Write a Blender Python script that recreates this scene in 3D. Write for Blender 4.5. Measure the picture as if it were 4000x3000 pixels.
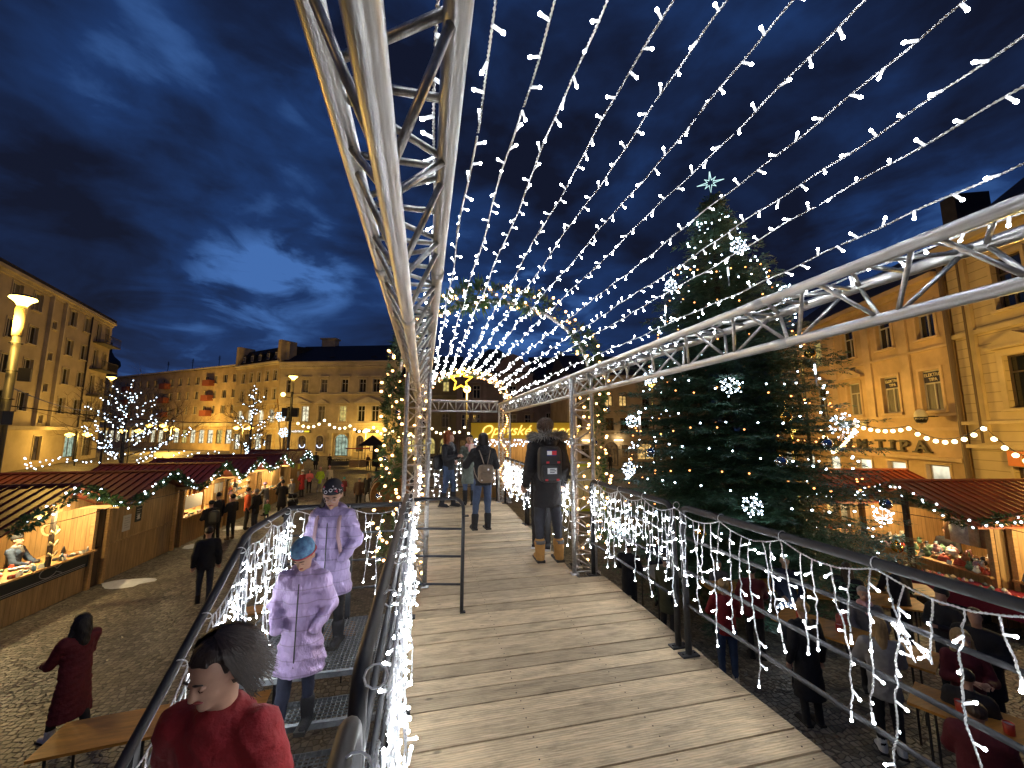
import bpy, bmesh, math, random
import numpy as np
from mathutils import Vector, Matrix, Euler
random.seed(11)
rng = np.random.default_rng(7)
for o in list(bpy.data.objects):
    bpy.data.objects.remove(o, do_unlink=True)
SC = bpy.context.scene
COL = SC.collection
R = math.radians
PI = math.pi

# ------------------------------------------------------------------ camera
EYE = 4.15
cam = bpy.data.cameras.new('camera')
cam.sensor_fit = 'HORIZONTAL'; cam.sensor_width = 36.0
cam.lens = 36.0 * 1503.0 / 4000.0
cam.clip_start = 0.05; cam.clip_end = 900
camo = bpy.data.objects.new('camera', cam)
camo.location = (0, 0, EYE)
camo.rotation_euler = (R(90 + 7.2), 0, R(-12.65))
COL.objects.link(camo)
SC.camera = camo

# ------------------------------------------------------------------ sky (dusk, sun gone)
world = bpy.data.worlds.new('World'); SC.world = world
world.use_nodes = True
wn = world.node_tree.nodes; wl = world.node_tree.links
wn.clear()
wout = wn.new('ShaderNodeOutputWorld'); bg = wn.new('ShaderNodeBackground')
sky = wn.new('ShaderNodeTexSky'); sky.sky_type = 'NISHITA'; sky.sun_disc = False
sky.sun_elevation = R(-3.5); sky.sun_rotation = R(-40)
tc = wn.new('ShaderNodeTexCoord')
# clouds: noise laid out on a cloud layer (direction divided by its height)
sep = wn.new('ShaderNodeSeparateXYZ'); wl.new(tc.outputs['Generated'], sep.inputs[0])
zz = wn.new('ShaderNodeMath'); zz.operation = 'ADD'; zz.inputs[1].default_value = 0.22
wl.new(sep.outputs['Z'], zz.inputs[0])
zm = wn.new('ShaderNodeMath'); zm.operation = 'MAXIMUM'; zm.inputs[1].default_value = 0.05; wl.new(zz.outputs[0], zm.inputs[0])
dv = wn.new('ShaderNodeVectorMath'); dv.operation = 'DIVIDE'
cz = wn.new('ShaderNodeCombineXYZ')
for k in range(3): wl.new(zm.outputs[0], cz.inputs[k])
wl.new(tc.outputs['Generated'], dv.inputs[0]); wl.new(cz.outputs[0], dv.inputs[1])
mp = wn.new('ShaderNodeMapping'); mp.inputs['Location'].default_value = (4.3, 1.15, 0.0)
mp.inputs['Rotation'].default_value = (0, 0, R(20)); mp.inputs['Scale'].default_value = (2.3, 2.3, 4.2)
wl.new(tc.outputs['Generated'], mp.inputs[0])
n1 = wn.new('ShaderNodeTexNoise'); n1.inputs['Scale'].default_value = 1.15; n1.inputs['Detail'].default_value = 7
n1.inputs['Roughness'].default_value = 0.52; n1.inputs['Distortion'].default_value = 0.35
wl.new(mp.outputs[0], n1.inputs['Vector'])
cr = wn.new('ShaderNodeValToRGB')
e = cr.color_ramp.elements
e[0].position = 0.36; e[0].color = (0.0058, 0.0084, 0.023, 1)
e[1].position = 0.85; e[1].color = (0.055, 0.15, 0.42, 1)
m_ = e.new(0.48); m_.color = (0.0085, 0.0185, 0.060, 1)
m_ = e.new(0.62); m_.color = (0.0125, 0.037, 0.130, 1)
# breaks in the cloud where the last light comes through: soft lobes round a few directions, torn by the same noise
def lobe(az, el, width, gain):
    d = wn.new('ShaderNodeVectorMath'); d.operation = 'DOT_PRODUCT'; d.inputs[1].default_value = (math.sin(R(az))*math.cos(R(el)), math.cos(R(az))*math.cos(R(el)), math.sin(R(el)))
    wl.new(tc.outputs['Generated'], d.inputs[0])
    m = wn.new('ShaderNodeMapRange'); m.interpolation_type = 'SMOOTHSTEP'; m.inputs['From Min'].default_value = math.cos(R(width)); m.inputs['To Max'].default_value = gain
    wl.new(d.outputs['Value'], m.inputs['Value']); return m
tot = None
for q in ((-23, 18.5, 7, .17), (-16, 21, 7, .17), (-29, 16, 5, .10), (-36, 33, 5, .05), (-20, 23, 12, .05), (-33, 8, 9, .15), (-22, 8, 9, .10), (16, 17, 12, .16), (61, 17, 13, .12), (0, 24, 12, .05), (-14, 45, 14, .06), (-75, 40, 30, -.12), (-30, 50, 12, -.05)):
    m = lobe(*q)
    if tot is None: tot = m.outputs[0]
    else:
        ad = wn.new('ShaderNodeMath'); ad.operation = 'ADD'; wl.new(tot, ad.inputs[0]); wl.new(m.outputs[0], ad.inputs[1]); tot = ad.outputs[0]
n2 = wn.new('ShaderNodeTexNoise'); n2.inputs['Scale'].default_value = 5.5; n2.inputs['Detail'].default_value = 6; n2.inputs['Roughness'].default_value = .55; n2.inputs['Distortion'].default_value = .6
mp2 = wn.new('ShaderNodeMapping'); mp2.inputs['Scale'].default_value = (1, 1, 2.6); wl.new(tc.outputs['Generated'], mp2.inputs[0]); wl.new(mp2.outputs[0], n2.inputs['Vector'])
mr2 = wn.new('ShaderNodeMapRange'); mr2.inputs['From Min'].default_value = .41; mr2.inputs['From Max'].default_value = .60; mr2.inputs['To Min'].default_value = .0; mr2.inputs['To Max'].default_value = 1.15
wl.new(n2.outputs['Fac'], mr2.inputs['Value'])
mu = wn.new('ShaderNodeMath'); mu.operation = 'MULTIPLY'; wl.new(tot, mu.inputs[0]); wl.new(mr2.outputs[0], mu.inputs[1])
n3 = wn.new('ShaderNodeMapRange'); n3.inputs['From Min'].default_value = .3; n3.inputs['From Max'].default_value = .7; n3.inputs['To Min'].default_value = -.06; n3.inputs['To Max'].default_value = .05; wl.new(n2.outputs['Fac'], n3.inputs['Value'])
a3 = wn.new('ShaderNodeMath'); a3.operation = 'ADD'; wl.new(mu.outputs[0], a3.inputs[0]); wl.new(n3.outputs[0], a3.inputs[1])
a4 = wn.new('ShaderNodeMath'); a4.operation = 'ADD'; wl.new(a3.outputs[0], a4.inputs[0]); wl.new(n1.outputs['Fac'], a4.inputs[1])
wl.new(a4.outputs[0], cr.inputs[0])
hs = wn.new('ShaderNodeMixRGB'); hs.blend_type = 'ADD'; hs.inputs[0].default_value = 0.02
wl.new(cr.outputs[0], hs.inputs[1]); wl.new(sky.outputs[0], hs.inputs[2])
wl.new(hs.outputs[0], bg.inputs['Color']); bg.inputs['Strength'].default_value = 1.0
wl.new(bg.outputs[0], wout.inputs['Surface'])

SC.view_settings.view_transform = 'Standard'; SC.view_settings.look = 'None'
SC.view_settings.exposure = 0.0; SC.view_settings.gamma = 1.0
SC.render.engine = 'CYCLES'
SC.cycles.use_denoising = True
try: SC.cycles.denoiser = 'OPENIMAGEDENOISE'
except Exception: pass
SC.cycles.max_bounces = 4; SC.cycles.diffuse_bounces = 2; SC.cycles.glossy_bounces = 3
SC.cycles.transmission_bounces = 3; SC.cycles.transparent_max_bounces = 6
SC.cycles.sample_clamp_indirect = 3.0; SC.cycles.caustics_reflective = False; SC.cycles.caustics_refractive = False
SC.cycles.use_light_tree = True

# ------------------------------------------------------------------ materials
MATS = {}
def mat(name, col, rough=0.7, metal=0.0, var=0.0, vscale=8.0, bump=0.0, bscale=60.0, emit=None, estr=0.0,
        col2=None, wave=None, spec=None, island=0.0, stretch=None, trans=0.0, sss=0.0):
    """procedural material: base colour varied by noise, optional bump, optional plank/wave grooves"""
    if name in MATS: return MATS[name]
    m = bpy.data.materials.new(name); m.use_nodes = True
    n = m.node_tree.nodes; l = m.node_tree.links
    b = n['Principled BSDF']
    b.inputs['Base Color'].default_value = (*col, 1)
    b.inputs['Roughness'].default_value = rough; b.inputs['Metallic'].default_value = metal
    if spec is not None: b.inputs['Specular IOR Level'].default_value = spec
    if trans: b.inputs['Transmission Weight'].default_value = trans
    t = n.new('ShaderNodeTexCoord'); src = t.outputs['Object']
    if stretch:
        mpn = n.new('ShaderNodeMapping'); mpn.inputs['Scale'].default_value = stretch
        l.new(src, mpn.inputs[0]); src = mpn.outputs[0]
    cur = None
    if var or col2:
        no = n.new('ShaderNodeTexNoise'); no.inputs['Scale'].default_value = vscale; no.inputs['Detail'].default_value = 5
        no.inputs['Roughness'].default_value = 0.6
        l.new(src, no.inputs['Vector'])
        rp = n.new('ShaderNodeValToRGB'); rp.color_ramp.elements[0].position = 0.32; rp.color_ramp.elements[1].position = 0.68
        c2 = col2 or tuple(min(1, c * (1 + var)) for c in col)
        c1 = col if col2 else tuple(c * (1 - var) for c in col)
        rp.color_ramp.elements[0].color = (*c1, 1); rp.color_ramp.elements[1].color = (*c2, 1)
        l.new(no.outputs['Fac'], rp.inputs[0]); cur = rp.outputs[0]
    if island:
        g = n.new('ShaderNodeNewGeometry'); hv = n.new('ShaderNodeHueSaturation')
        mr = n.new('ShaderNodeMapRange'); mr.inputs['To Min'].default_value = 1 - island; mr.inputs['To Max'].default_value = 1 + island
        l.new(g.outputs['Random Per Island'], mr.inputs['Value']); l.new(mr.outputs[0], hv.inputs['Value'])
        if cur: l.new(cur, hv.inputs['Color'])
        else: hv.inputs['Color'].default_value = (*col, 1)
        cur = hv.outputs[0]
    hgt = None
    if wave:
        # wave = (axis, period in metres, depth of dark line)
        ax, per, dk = wave
        sp = n.new('ShaderNodeSeparateXYZ'); l.new(t.outputs['Object'], sp.inputs[0])
        md = n.new('ShaderNodeMath'); md.operation = 'PINGPONG'; md.inputs[1].default_value = per / 2
        l.new(sp.outputs[ax], md.inputs[0])
        r2 = n.new('ShaderNodeMapRange'); r2.inputs['From Min'].default_value = 0.0; r2.inputs['From Max'].default_value = per * 0.06
        l.new(md.outputs[0], r2.inputs['Value'])
        hgt = r2.outputs[0]
        mx = n.new('ShaderNodeMixRGB'); mx.blend_type = 'MULTIPLY'; mx.inputs[0].default_value = dk
        if cur: l.new(cur, mx.inputs[1])
        else: mx.inputs[1].default_value = (*col, 1)
        l.new(r2.outputs[0], mx.inputs[2]); cur = mx.outputs[0]
    if cur: l.new(cur, b.inputs['Base Color'])
    if bump:
        nb = n.new('ShaderNodeTexNoise'); nb.inputs['Scale'].default_value = bscale; nb.inputs['Detail'].default_value = 4
        l.new(src, nb.inputs['Vector'])
        bp = n.new('ShaderNodeBump'); bp.inputs['Strength'].default_value = bump; bp.inputs['Distance'].default_value = 0.02
        l.new(nb.outputs['Fac'], bp.inputs['Height']); l.new(bp.outputs[0], b.inputs['Normal'])
    if emit is not None:
        b.inputs['Emission Color'].default_value = (*emit, 1); b.inputs['Emission Strength'].default_value = estr
    MATS[name] = m
    return m

def emitter(name, col, s):
    if name in MATS: return MATS[name]
    m = bpy.data.materials.new(name); m.use_nodes = True
    n = m.node_tree.nodes; n.clear()
    em = n.new('ShaderNodeEmission'); em.inputs[0].default_value = (*col, 1); em.inputs[1].default_value = s
    ou = n.new('ShaderNodeOutputMaterial'); m.node_tree.links.new(em.outputs[0], ou.inputs[0])
    MATS[name] = m
    return m

# ------------------------------------------------------------------ mesh collector
class MB:
    def __init__(s): s.v = []; s.f = []; s.mi = []; s.cm = 0
    def add(s, vs, fs):
        o = len(s.v); s.v.extend(vs)
        for f in fs: s.f.append(tuple(i + o for i in f)); s.mi.append(s.cm)
        return s
    def box(s, c, d, rz=0.0, tilt=None):
        hx, hy, hz = d[0] / 2, d[1] / 2, d[2] / 2
        ca, sa = math.cos(rz), math.sin(rz); vs = []
        for x, y, z in ((-hx,-hy,-hz),(hx,-hy,-hz),(hx,hy,-hz),(-hx,hy,-hz),(-hx,-hy,hz),(hx,-hy,hz),(hx,hy,hz),(-hx,hy,hz)):
            if tilt is not None:
                p = tilt @ Vector((x, y, z)); x, y, z = p
            vs.append((c[0] + x * ca - y * sa, c[1] + x * sa + y * ca, c[2] + z))
        return s.add(vs, [(0,3,2,1),(4,5,6,7),(0,1,5,4),(1,2,6,5),(2,3,7,6),(3,0,4,7)])
    def bb(s, a, b):
        return s.box(((a[0]+b[0])/2, (a[1]+b[1])/2, (a[2]+b[2])/2), (abs(b[0]-a[0]), abs(b[1]-a[1]), abs(b[2]-a[2])))
    def tube(s, pts, r, n=8, cap=True):
        """tube through the points; r a number or a list"""
        P = [Vector(p) for p in pts]; m = len(P)
        rr = r if isinstance(r, (list, tuple)) else [r] * m
        up = None; vs = []; prev = None
        for i in range(m):
            if i == 0: t = P[1] - P[0]
            elif i == m - 1: t = P[-1] - P[-2]
            else: t = (P[i+1] - P[i]).normalized() + (P[i] - P[i-1]).normalized()
            if t.length < 1e-9: t = Vector((0, 0, 1))
            t.normalize()
            if prev is None:
                a = Vector((0, 0, 1)) if abs(t.z) < 0.9 else Vector((1, 0, 0))
                u = t.cross(a).normalized()
            else:
                u = (prev - t * prev.dot(t))
                u = u.normalized() if u.length > 1e-6 else t.orthogonal().normalized()
            prev = u; w = t.cross(u)
            for k in range(n):
                a = 2 * PI * k / n
                q = P[i] + (u * math.cos(a) + w * math.sin(a)) * rr[i]
                vs.append((q.x, q.y, q.z))
        fs = [(i*n+k, i*n+(k+1) % n, (i+1)*n+(k+1) % n, (i+1)*n+k) for i in range(m-1) for k in range(n)]
        if cap: fs.append(tuple(range(n-1, -1, -1))); fs.append(tuple((m-1)*n+k for k in range(n)))
        return s.add(vs, fs)
    def lathe(s, prof, c=(0,0,0), n=16):
        vs = []; m = len(prof)
        for r_, z in prof:
            for k in range(n):
                a = 2*PI*k/n; vs.append((c[0]+r_*math.cos(a), c[1]+r_*math.sin(a), c[2]+z))
        fs = [(i*n+k, i*n+(k+1) % n, (i+1)*n+(k+1) % n, (i+1)*n+k) for i in range(m-1) for k in range(n)]
        fs.append(tuple(range(n-1, -1, -1))); fs.append(tuple((m-1)*n+k for k in range(n)))
        return s.add(vs, fs)
    def ball(s, c, r, n=8, m=5, sc=(1,1,1)):
        vs = [(c[0], c[1], c[2]-r*sc[2])]
        for i in range(1, m):
            ph = -PI/2 + PI*i/m
            for k in range(n):
                a = 2*PI*k/n
                vs.append((c[0]+r*sc[0]*math.cos(ph)*math.cos(a), c[1]+r*sc[1]*math.cos(ph)*math.sin(a), c[2]+r*sc[2]*math.sin(ph)))
        vs.append((c[0], c[1], c[2]+r*sc[2])); L = len(vs)-1
        fs = [(0, 1+(k+1) % n, 1+k) for k in range(n)]
        for i in range(m-2):
            for k in range(n):
                a, b = 1+i*n+k, 1+i*n+(k+1) % n
                fs.append((a, b, b+n, a+n))
        o = 1+(m-2)*n
        fs += [(o+k, o+(k+1) % n, L) for k in range(n)]
        return s.add(vs, fs)
    def prism(s, poly, a, b):
        """poly: list of (u,v) extruded between frames a and b, callables (u,v)->point"""
        n = len(poly)
        vs = [tuple(a(u, v)) for u, v in poly] + [tuple(b(u, v)) for u, v in poly]
        fs = [tuple(range(n-1, -1, -1)), tuple(range(n, 2*n))] + [(i, (i+1) % n, n+(i+1) % n, n+i) for i in range(n)]
        return s.add(vs, fs)
    def build(s, name, m, parent=None, smooth=False, fix=False):
        me = bpy.data.meshes.new(name)
        v = s.v
        if parent is not None:
            inv = wm(parent).inverted()
            a = np.array(v, dtype=np.float64).reshape(-1, 3); M = np.array(inv)
            a = a @ M[:3, :3].T + M[:3, 3]; v = a.tolist()
        me.from_pydata(v, [], s.f)
        ms = m if isinstance(m, (list, tuple)) else [m]
        for q in ms: me.materials.append(q)
        if len(ms) > 1: me.polygons.foreach_set('material_index', s.mi)
        if smooth: me.polygons.foreach_set('use_smooth', [True]*len(me.polygons))
        if fix:
            bm = bmesh.new(); bm.from_mesh(me); bmesh.ops.recalc_face_normals(bm, faces=bm.faces); bm.to_mesh(me); bm.free()
        me.update()
        o = bpy.data.objects.new(name, me)
        COL.objects.link(o)
        if parent is not None: o.parent = parent
        return o

def wm(o):
    M = o.matrix_basis.copy()
    while o.parent is not None:
        o = o.parent; M = o.matrix_basis @ M
    return M
def tag(o, label=None, cat=None, group=None, kind=None):
    if label: o['label'] = label
    if cat: o['category'] = cat
    if group: o['group'] = group
    if kind: o['kind'] = kind
    return o
def thing(name, label, cat, loc=(0,0,0), rz=0.0, group=None):
    o = bpy.data.objects.new(name, None); COL.objects.link(o)
    o.location = loc; o.rotation_euler = (0, 0, rz); o.empty_display_size = 0.1
    return tag(o, label, cat, group)
def inst(me, name, parent, M):
    """another object on the same mesh; M world matrix"""
    o = bpy.data.objects.new(name, me); COL.objects.link(o)
    if parent is not None:
        o.parent = parent; M = wm(parent).inverted() @ M
    o.matrix_basis = M
    return o
def copy_tree(o, parent=None):
    c = o.copy(); COL.objects.link(c); c.parent = parent
    for ch in [x for x in o.children]: copy_tree(ch, c)
    return c
def dirmat(p, d, s=1.0, roll=0.0):
    d = Vector(d).normalized()
    q = d.to_track_quat('Z', 'Y')
    return Matrix.Translation(p) @ q.to_matrix().to_4x4() @ Matrix.Rotation(roll, 4, 'Z') @ Matrix.Scale(s, 4)
def text_mesh(name, s, size, ex, m, parent, M, off=0.0, shear=0.0, align='CENTER', bevel=0.0):
    cu = bpy.data.curves.new(name, 'FONT'); cu.body = s; cu.size = size; cu.extrude = ex; cu.offset = off; cu.shear = shear
    cu.align_x = align; cu.align_y = 'CENTER'; cu.bevel_depth = bevel; cu.resolution_u = 3
    t = bpy.data.objects.new(name, cu); COL.objects.link(t)
    me = bpy.data.meshes.new_from_object(t)
    bpy.data.objects.remove(t, do_unlink=True)
    me.materials.clear(); me.materials.append(m)
    o = bpy.data.objects.new(name, me); COL.objects.link(o)
    if parent is not None:
        o.parent = parent; M = wm(parent).inverted() @ M
    o.matrix_basis = M
    return o
def face_mat(p, nrm):
    """matrix for text/flat things: local +Z looks along nrm, local +Y is up"""
    z = Vector(nrm).normalized(); y = Vector((0, 0, 1)); x = y.cross(z).normalized(); y = z.cross(x)
    return Matrix(((x.x, y.x, z.x, p[0]), (x.y, y.y, z.y, p[1]), (x.z, y.z, z.z, p[2]), (0, 0, 0, 1)))
def lamp(name, p, col, power, r=0.1, parent=None, spot=None):
    L = bpy.data.lights.new(name, 'SPOT' if spot else 'POINT'); L.color = col; L.energy = power; L.shadow_soft_size = r
    if spot: L.spot_size = R(spot); L.spot_blend = 0.6
    o = bpy.data.objects.new(name, L); COL.objects.link(o)
    if parent is not None:
        o.parent = parent; p = wm(parent).inverted() @ Vector(p)
    o.location = p
    return o
def gz(x, y):
    return 0.03 * max(0.0, y - 25) * min(1.0, max(0.0, (5 - x) / 20.0))

# common materials
SOD = (1.0, 0.58, 0.11)
WARM = (1.0, 0.68, 0.30)
M_led = emitter('led_white', (0.93, 0.96, 1.0), 104.0)
M_ledb = mat('led_sleeve', (0.85, 0.87, 0.9), 0.4, emit=(0.88, 0.93, 1.0), estr=.9)
M_cool = emitter('led_cool', (0.66, 0.84, 1.0), 12.0)
M_warmled = emitter('led_warm', (1.0, 0.50, 0.17), 12.0)
M_amber = emitter('led_amber', (1.0, 0.55, 0.03), 2.2)
M_cable = mat('white_cable', (0.72, 0.73, 0.75), 0.55)
M_bcable = mat('dark_cable', (0.03, 0.03, 0.03), 0.6)
M_alu = mat('aluminium', (0.60, 0.595, 0.58), 0.34, 0.85, var=0.28, vscale=9, bump=0.10, bscale=40, stretch=(5, .35, 5))
M_rail = mat('painted_rail', (0.020, 0.021, 0.025), 0.55, 0.0, var=0.2, vscale=20)
M_steel = mat('galvanised', (0.33, 0.36, 0.38), 0.45, 0.7, var=0.2, vscale=30)
# ================================================================== ground
def cobble_mat():
    m = bpy.data.materials.new('cobblestones'); m.use_nodes = True
    n = m.node_tree.nodes; l = m.node_tree.links; b = n['Principled BSDF']
    t = n.new('ShaderNodeTexCoord')
    wob = n.new('ShaderNodeTexNoise'); wob.inputs['Scale'].default_value = 1.1; wob.inputs['Detail'].default_value = 2
    l.new(t.outputs['Object'], wob.inputs['Vector'])
    add = n.new('ShaderNodeMixRGB'); add.blend_type = 'ADD'; add.inputs[0].default_value = 0.25
    l.new(t.outputs['Object'], add.inputs[1]); l.new(wob.outputs['Color'], add.inputs[2])
    v = n.new('ShaderNodeTexVoronoi'); v.inputs['Scale'].default_value = 11.5; v.feature = 'F1'; v.inputs['Randomness'].default_value = 0.55
    v2 = n.new('ShaderNodeTexVoronoi'); v2.inputs['Scale'].default_value = 11.5; v2.feature = 'DISTANCE_TO_EDGE'; v2.inputs['Randomness'].default_value = 0.55
    l.new(add.outputs[0], v.inputs['Vector']); l.new(add.outputs[0], v2.inputs['Vector'])
    mr = n.new('ShaderNodeMapRange'); mr.inputs['From Max'].default_value = 0.13
    l.new(v2.outputs['Distance'], mr.inputs['Value'])
    cr = n.new('ShaderNodeValToRGB'); cr.color_ramp.elements[0].color = (0.13, 0.115, 0.09, 1); cr.color_ramp.elements[1].color = (0.33, 0.30, 0.24, 1)
    sp = n.new('ShaderNodeSeparateColor'); l.new(v.outputs['Color'], sp.inputs[0]); l.new(sp.outputs[0], cr.inputs[0])
    big = n.new('ShaderNodeTexNoise'); big.inputs['Scale'].default_value = 0.35; big.inputs['Detail'].default_value = 5
    l.new(t.outputs['Object'], big.inputs['Vector'])
    br = n.new('ShaderNodeValToRGB'); br.color_ramp.elements[0].position = .35; br.color_ramp.elements[1].position = .7
    br.color_ramp.elements[0].color = (0.62, 0.6, 0.58, 1); br.color_ramp.elements[1].color = (1.1, 1.08, 1.05, 1)
    l.new(big.outputs['Fac'], br.inputs[0])
    m1 = n.new('ShaderNodeMixRGB'); m1.blend_type = 'MULTIPLY'; m1.inputs[0].default_value = 1; l.new(cr.outputs[0], m1.inputs[1]); l.new(br.outputs[0], m1.inputs[2])
    m2 = n.new('ShaderNodeMixRGB'); m2.blend_type = 'MIX'; m2.inputs[1].default_value = (0.035, 0.03, 0.025, 1)
    l.new(mr.outputs[0], m2.inputs[0]); l.new(m1.outputs[0], m2.inputs[2]); l.new(m2.outputs[0], b.inputs['Base Color'])
    bp = n.new('ShaderNodeBump'); bp.inputs['Strength'].default_value = 0.9; bp.inputs['Distance'].default_value = 0.03
    l.new(mr.outputs[0], bp.inputs['Height']); l.new(bp.outputs[0], b.inputs['Normal'])
    b.inputs['Roughness'].default_value = 0.55
    return m
M_cob = cobble_mat()
mb = MB()
xs = [-400, -200, -120] + [x for x in range(-90, 61, 6)] + [100, 200, 400]
ys = [-60, -20] + [y for y in range(-6, 25, 6)] + [25] + [y for y in range(30, 121, 6)] + [200, 500]
def gzz(x, y): return min(1.0, gz(x, y))
mb.add([(x, y, gzz(x, y)) for y in ys for x in xs],
       [(j*len(xs)+i, j*len(xs)+i+1, (j+1)*len(xs)+i+1, (j+1)*len(xs)+i) for j in range(len(ys)-1) for i in range(len(xs)-1)])
g = mb.build('ground', M_cob, smooth=True); tag(g, kind='structure')

# ================================================================== buildings
M_glass = mat('window_glass', (0.012, 0.015, 0.02), 0.08, 0.0, spec=0.8)
M_glassw = mat('curtained_glass', (0.16, 0.15, 0.13), 0.5, var=0.35, vscale=3, stretch=(6, 6, 0.6))
M_frame = mat('white_window_frame', (0.50, 0.47, 0.42), 0.6)
M_framed = mat('dark_window_frame', (0.07, 0.05, 0.04), 0.6)
M_slate = mat('dark_roof_tiles', (0.022, 0.020, 0.022), 0.75, var=0.4, vscale=2.2, bump=0.4, bscale=18)
def lit_mat(name, col, s, sc=2.5):
    if name in MATS: return MATS[name]
    m = bpy.data.materials.new(name); m.use_nodes = True; n = m.node_tree.nodes; l = m.node_tree.links; n.clear()
    t = n.new('ShaderNodeTexCoord'); no = n.new('ShaderNodeTexNoise'); no.inputs['Scale'].default_value = sc; no.inputs['Detail'].default_value = 3
    l.new(t.outputs['Object'], no.inputs['Vector'])
    r = n.new('ShaderNodeValToRGB'); r.color_ramp.elements[0].position = .36; r.color_ramp.elements[1].position = .62
    r.color_ramp.elements[0].color = (*[c*.35 for c in col], 1); r.color_ramp.elements[1].color = (*col, 1)
    l.new(no.outputs['Fac'], r.inputs[0])
    e = n.new('ShaderNodeEmission'); e.inputs[1].default_value = s; l.new(r.outputs[0], e.inputs[0])
    o = n.new('ShaderNodeOutputMaterial'); l.new(e.outputs[0], o.inputs[0]); MATS[name] = m
    return m
M_lity = lit_mat('lit_room_yellow', (1.0, 0.80, 0.26), 0.75)
M_litw = lit_mat('lit_shop_white', (1.0, 0.94, 0.66), 1.25)
M_lito = lit_mat('lit_room_orange', (1.0, 0.62, 0.2), 1.2)
M_litd = lit_mat('dim_room', (0.35, 0.20, 0.08), 0.35)
M_litg = lit_mat('lit_hall_green', (0.55, 0.72, 0.55), 0.8)
M_litc = lit_mat('lit_clean_white', (1.0, 0.93, 0.66), 1.5, 0.8)
GL = {'d': M_glass, 'c': M_glassw, 'y': M_lity, 'w': M_litw, 'o': M_lito, 'm': M_litd, 'g': M_litg, 'W': M_litc}

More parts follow.
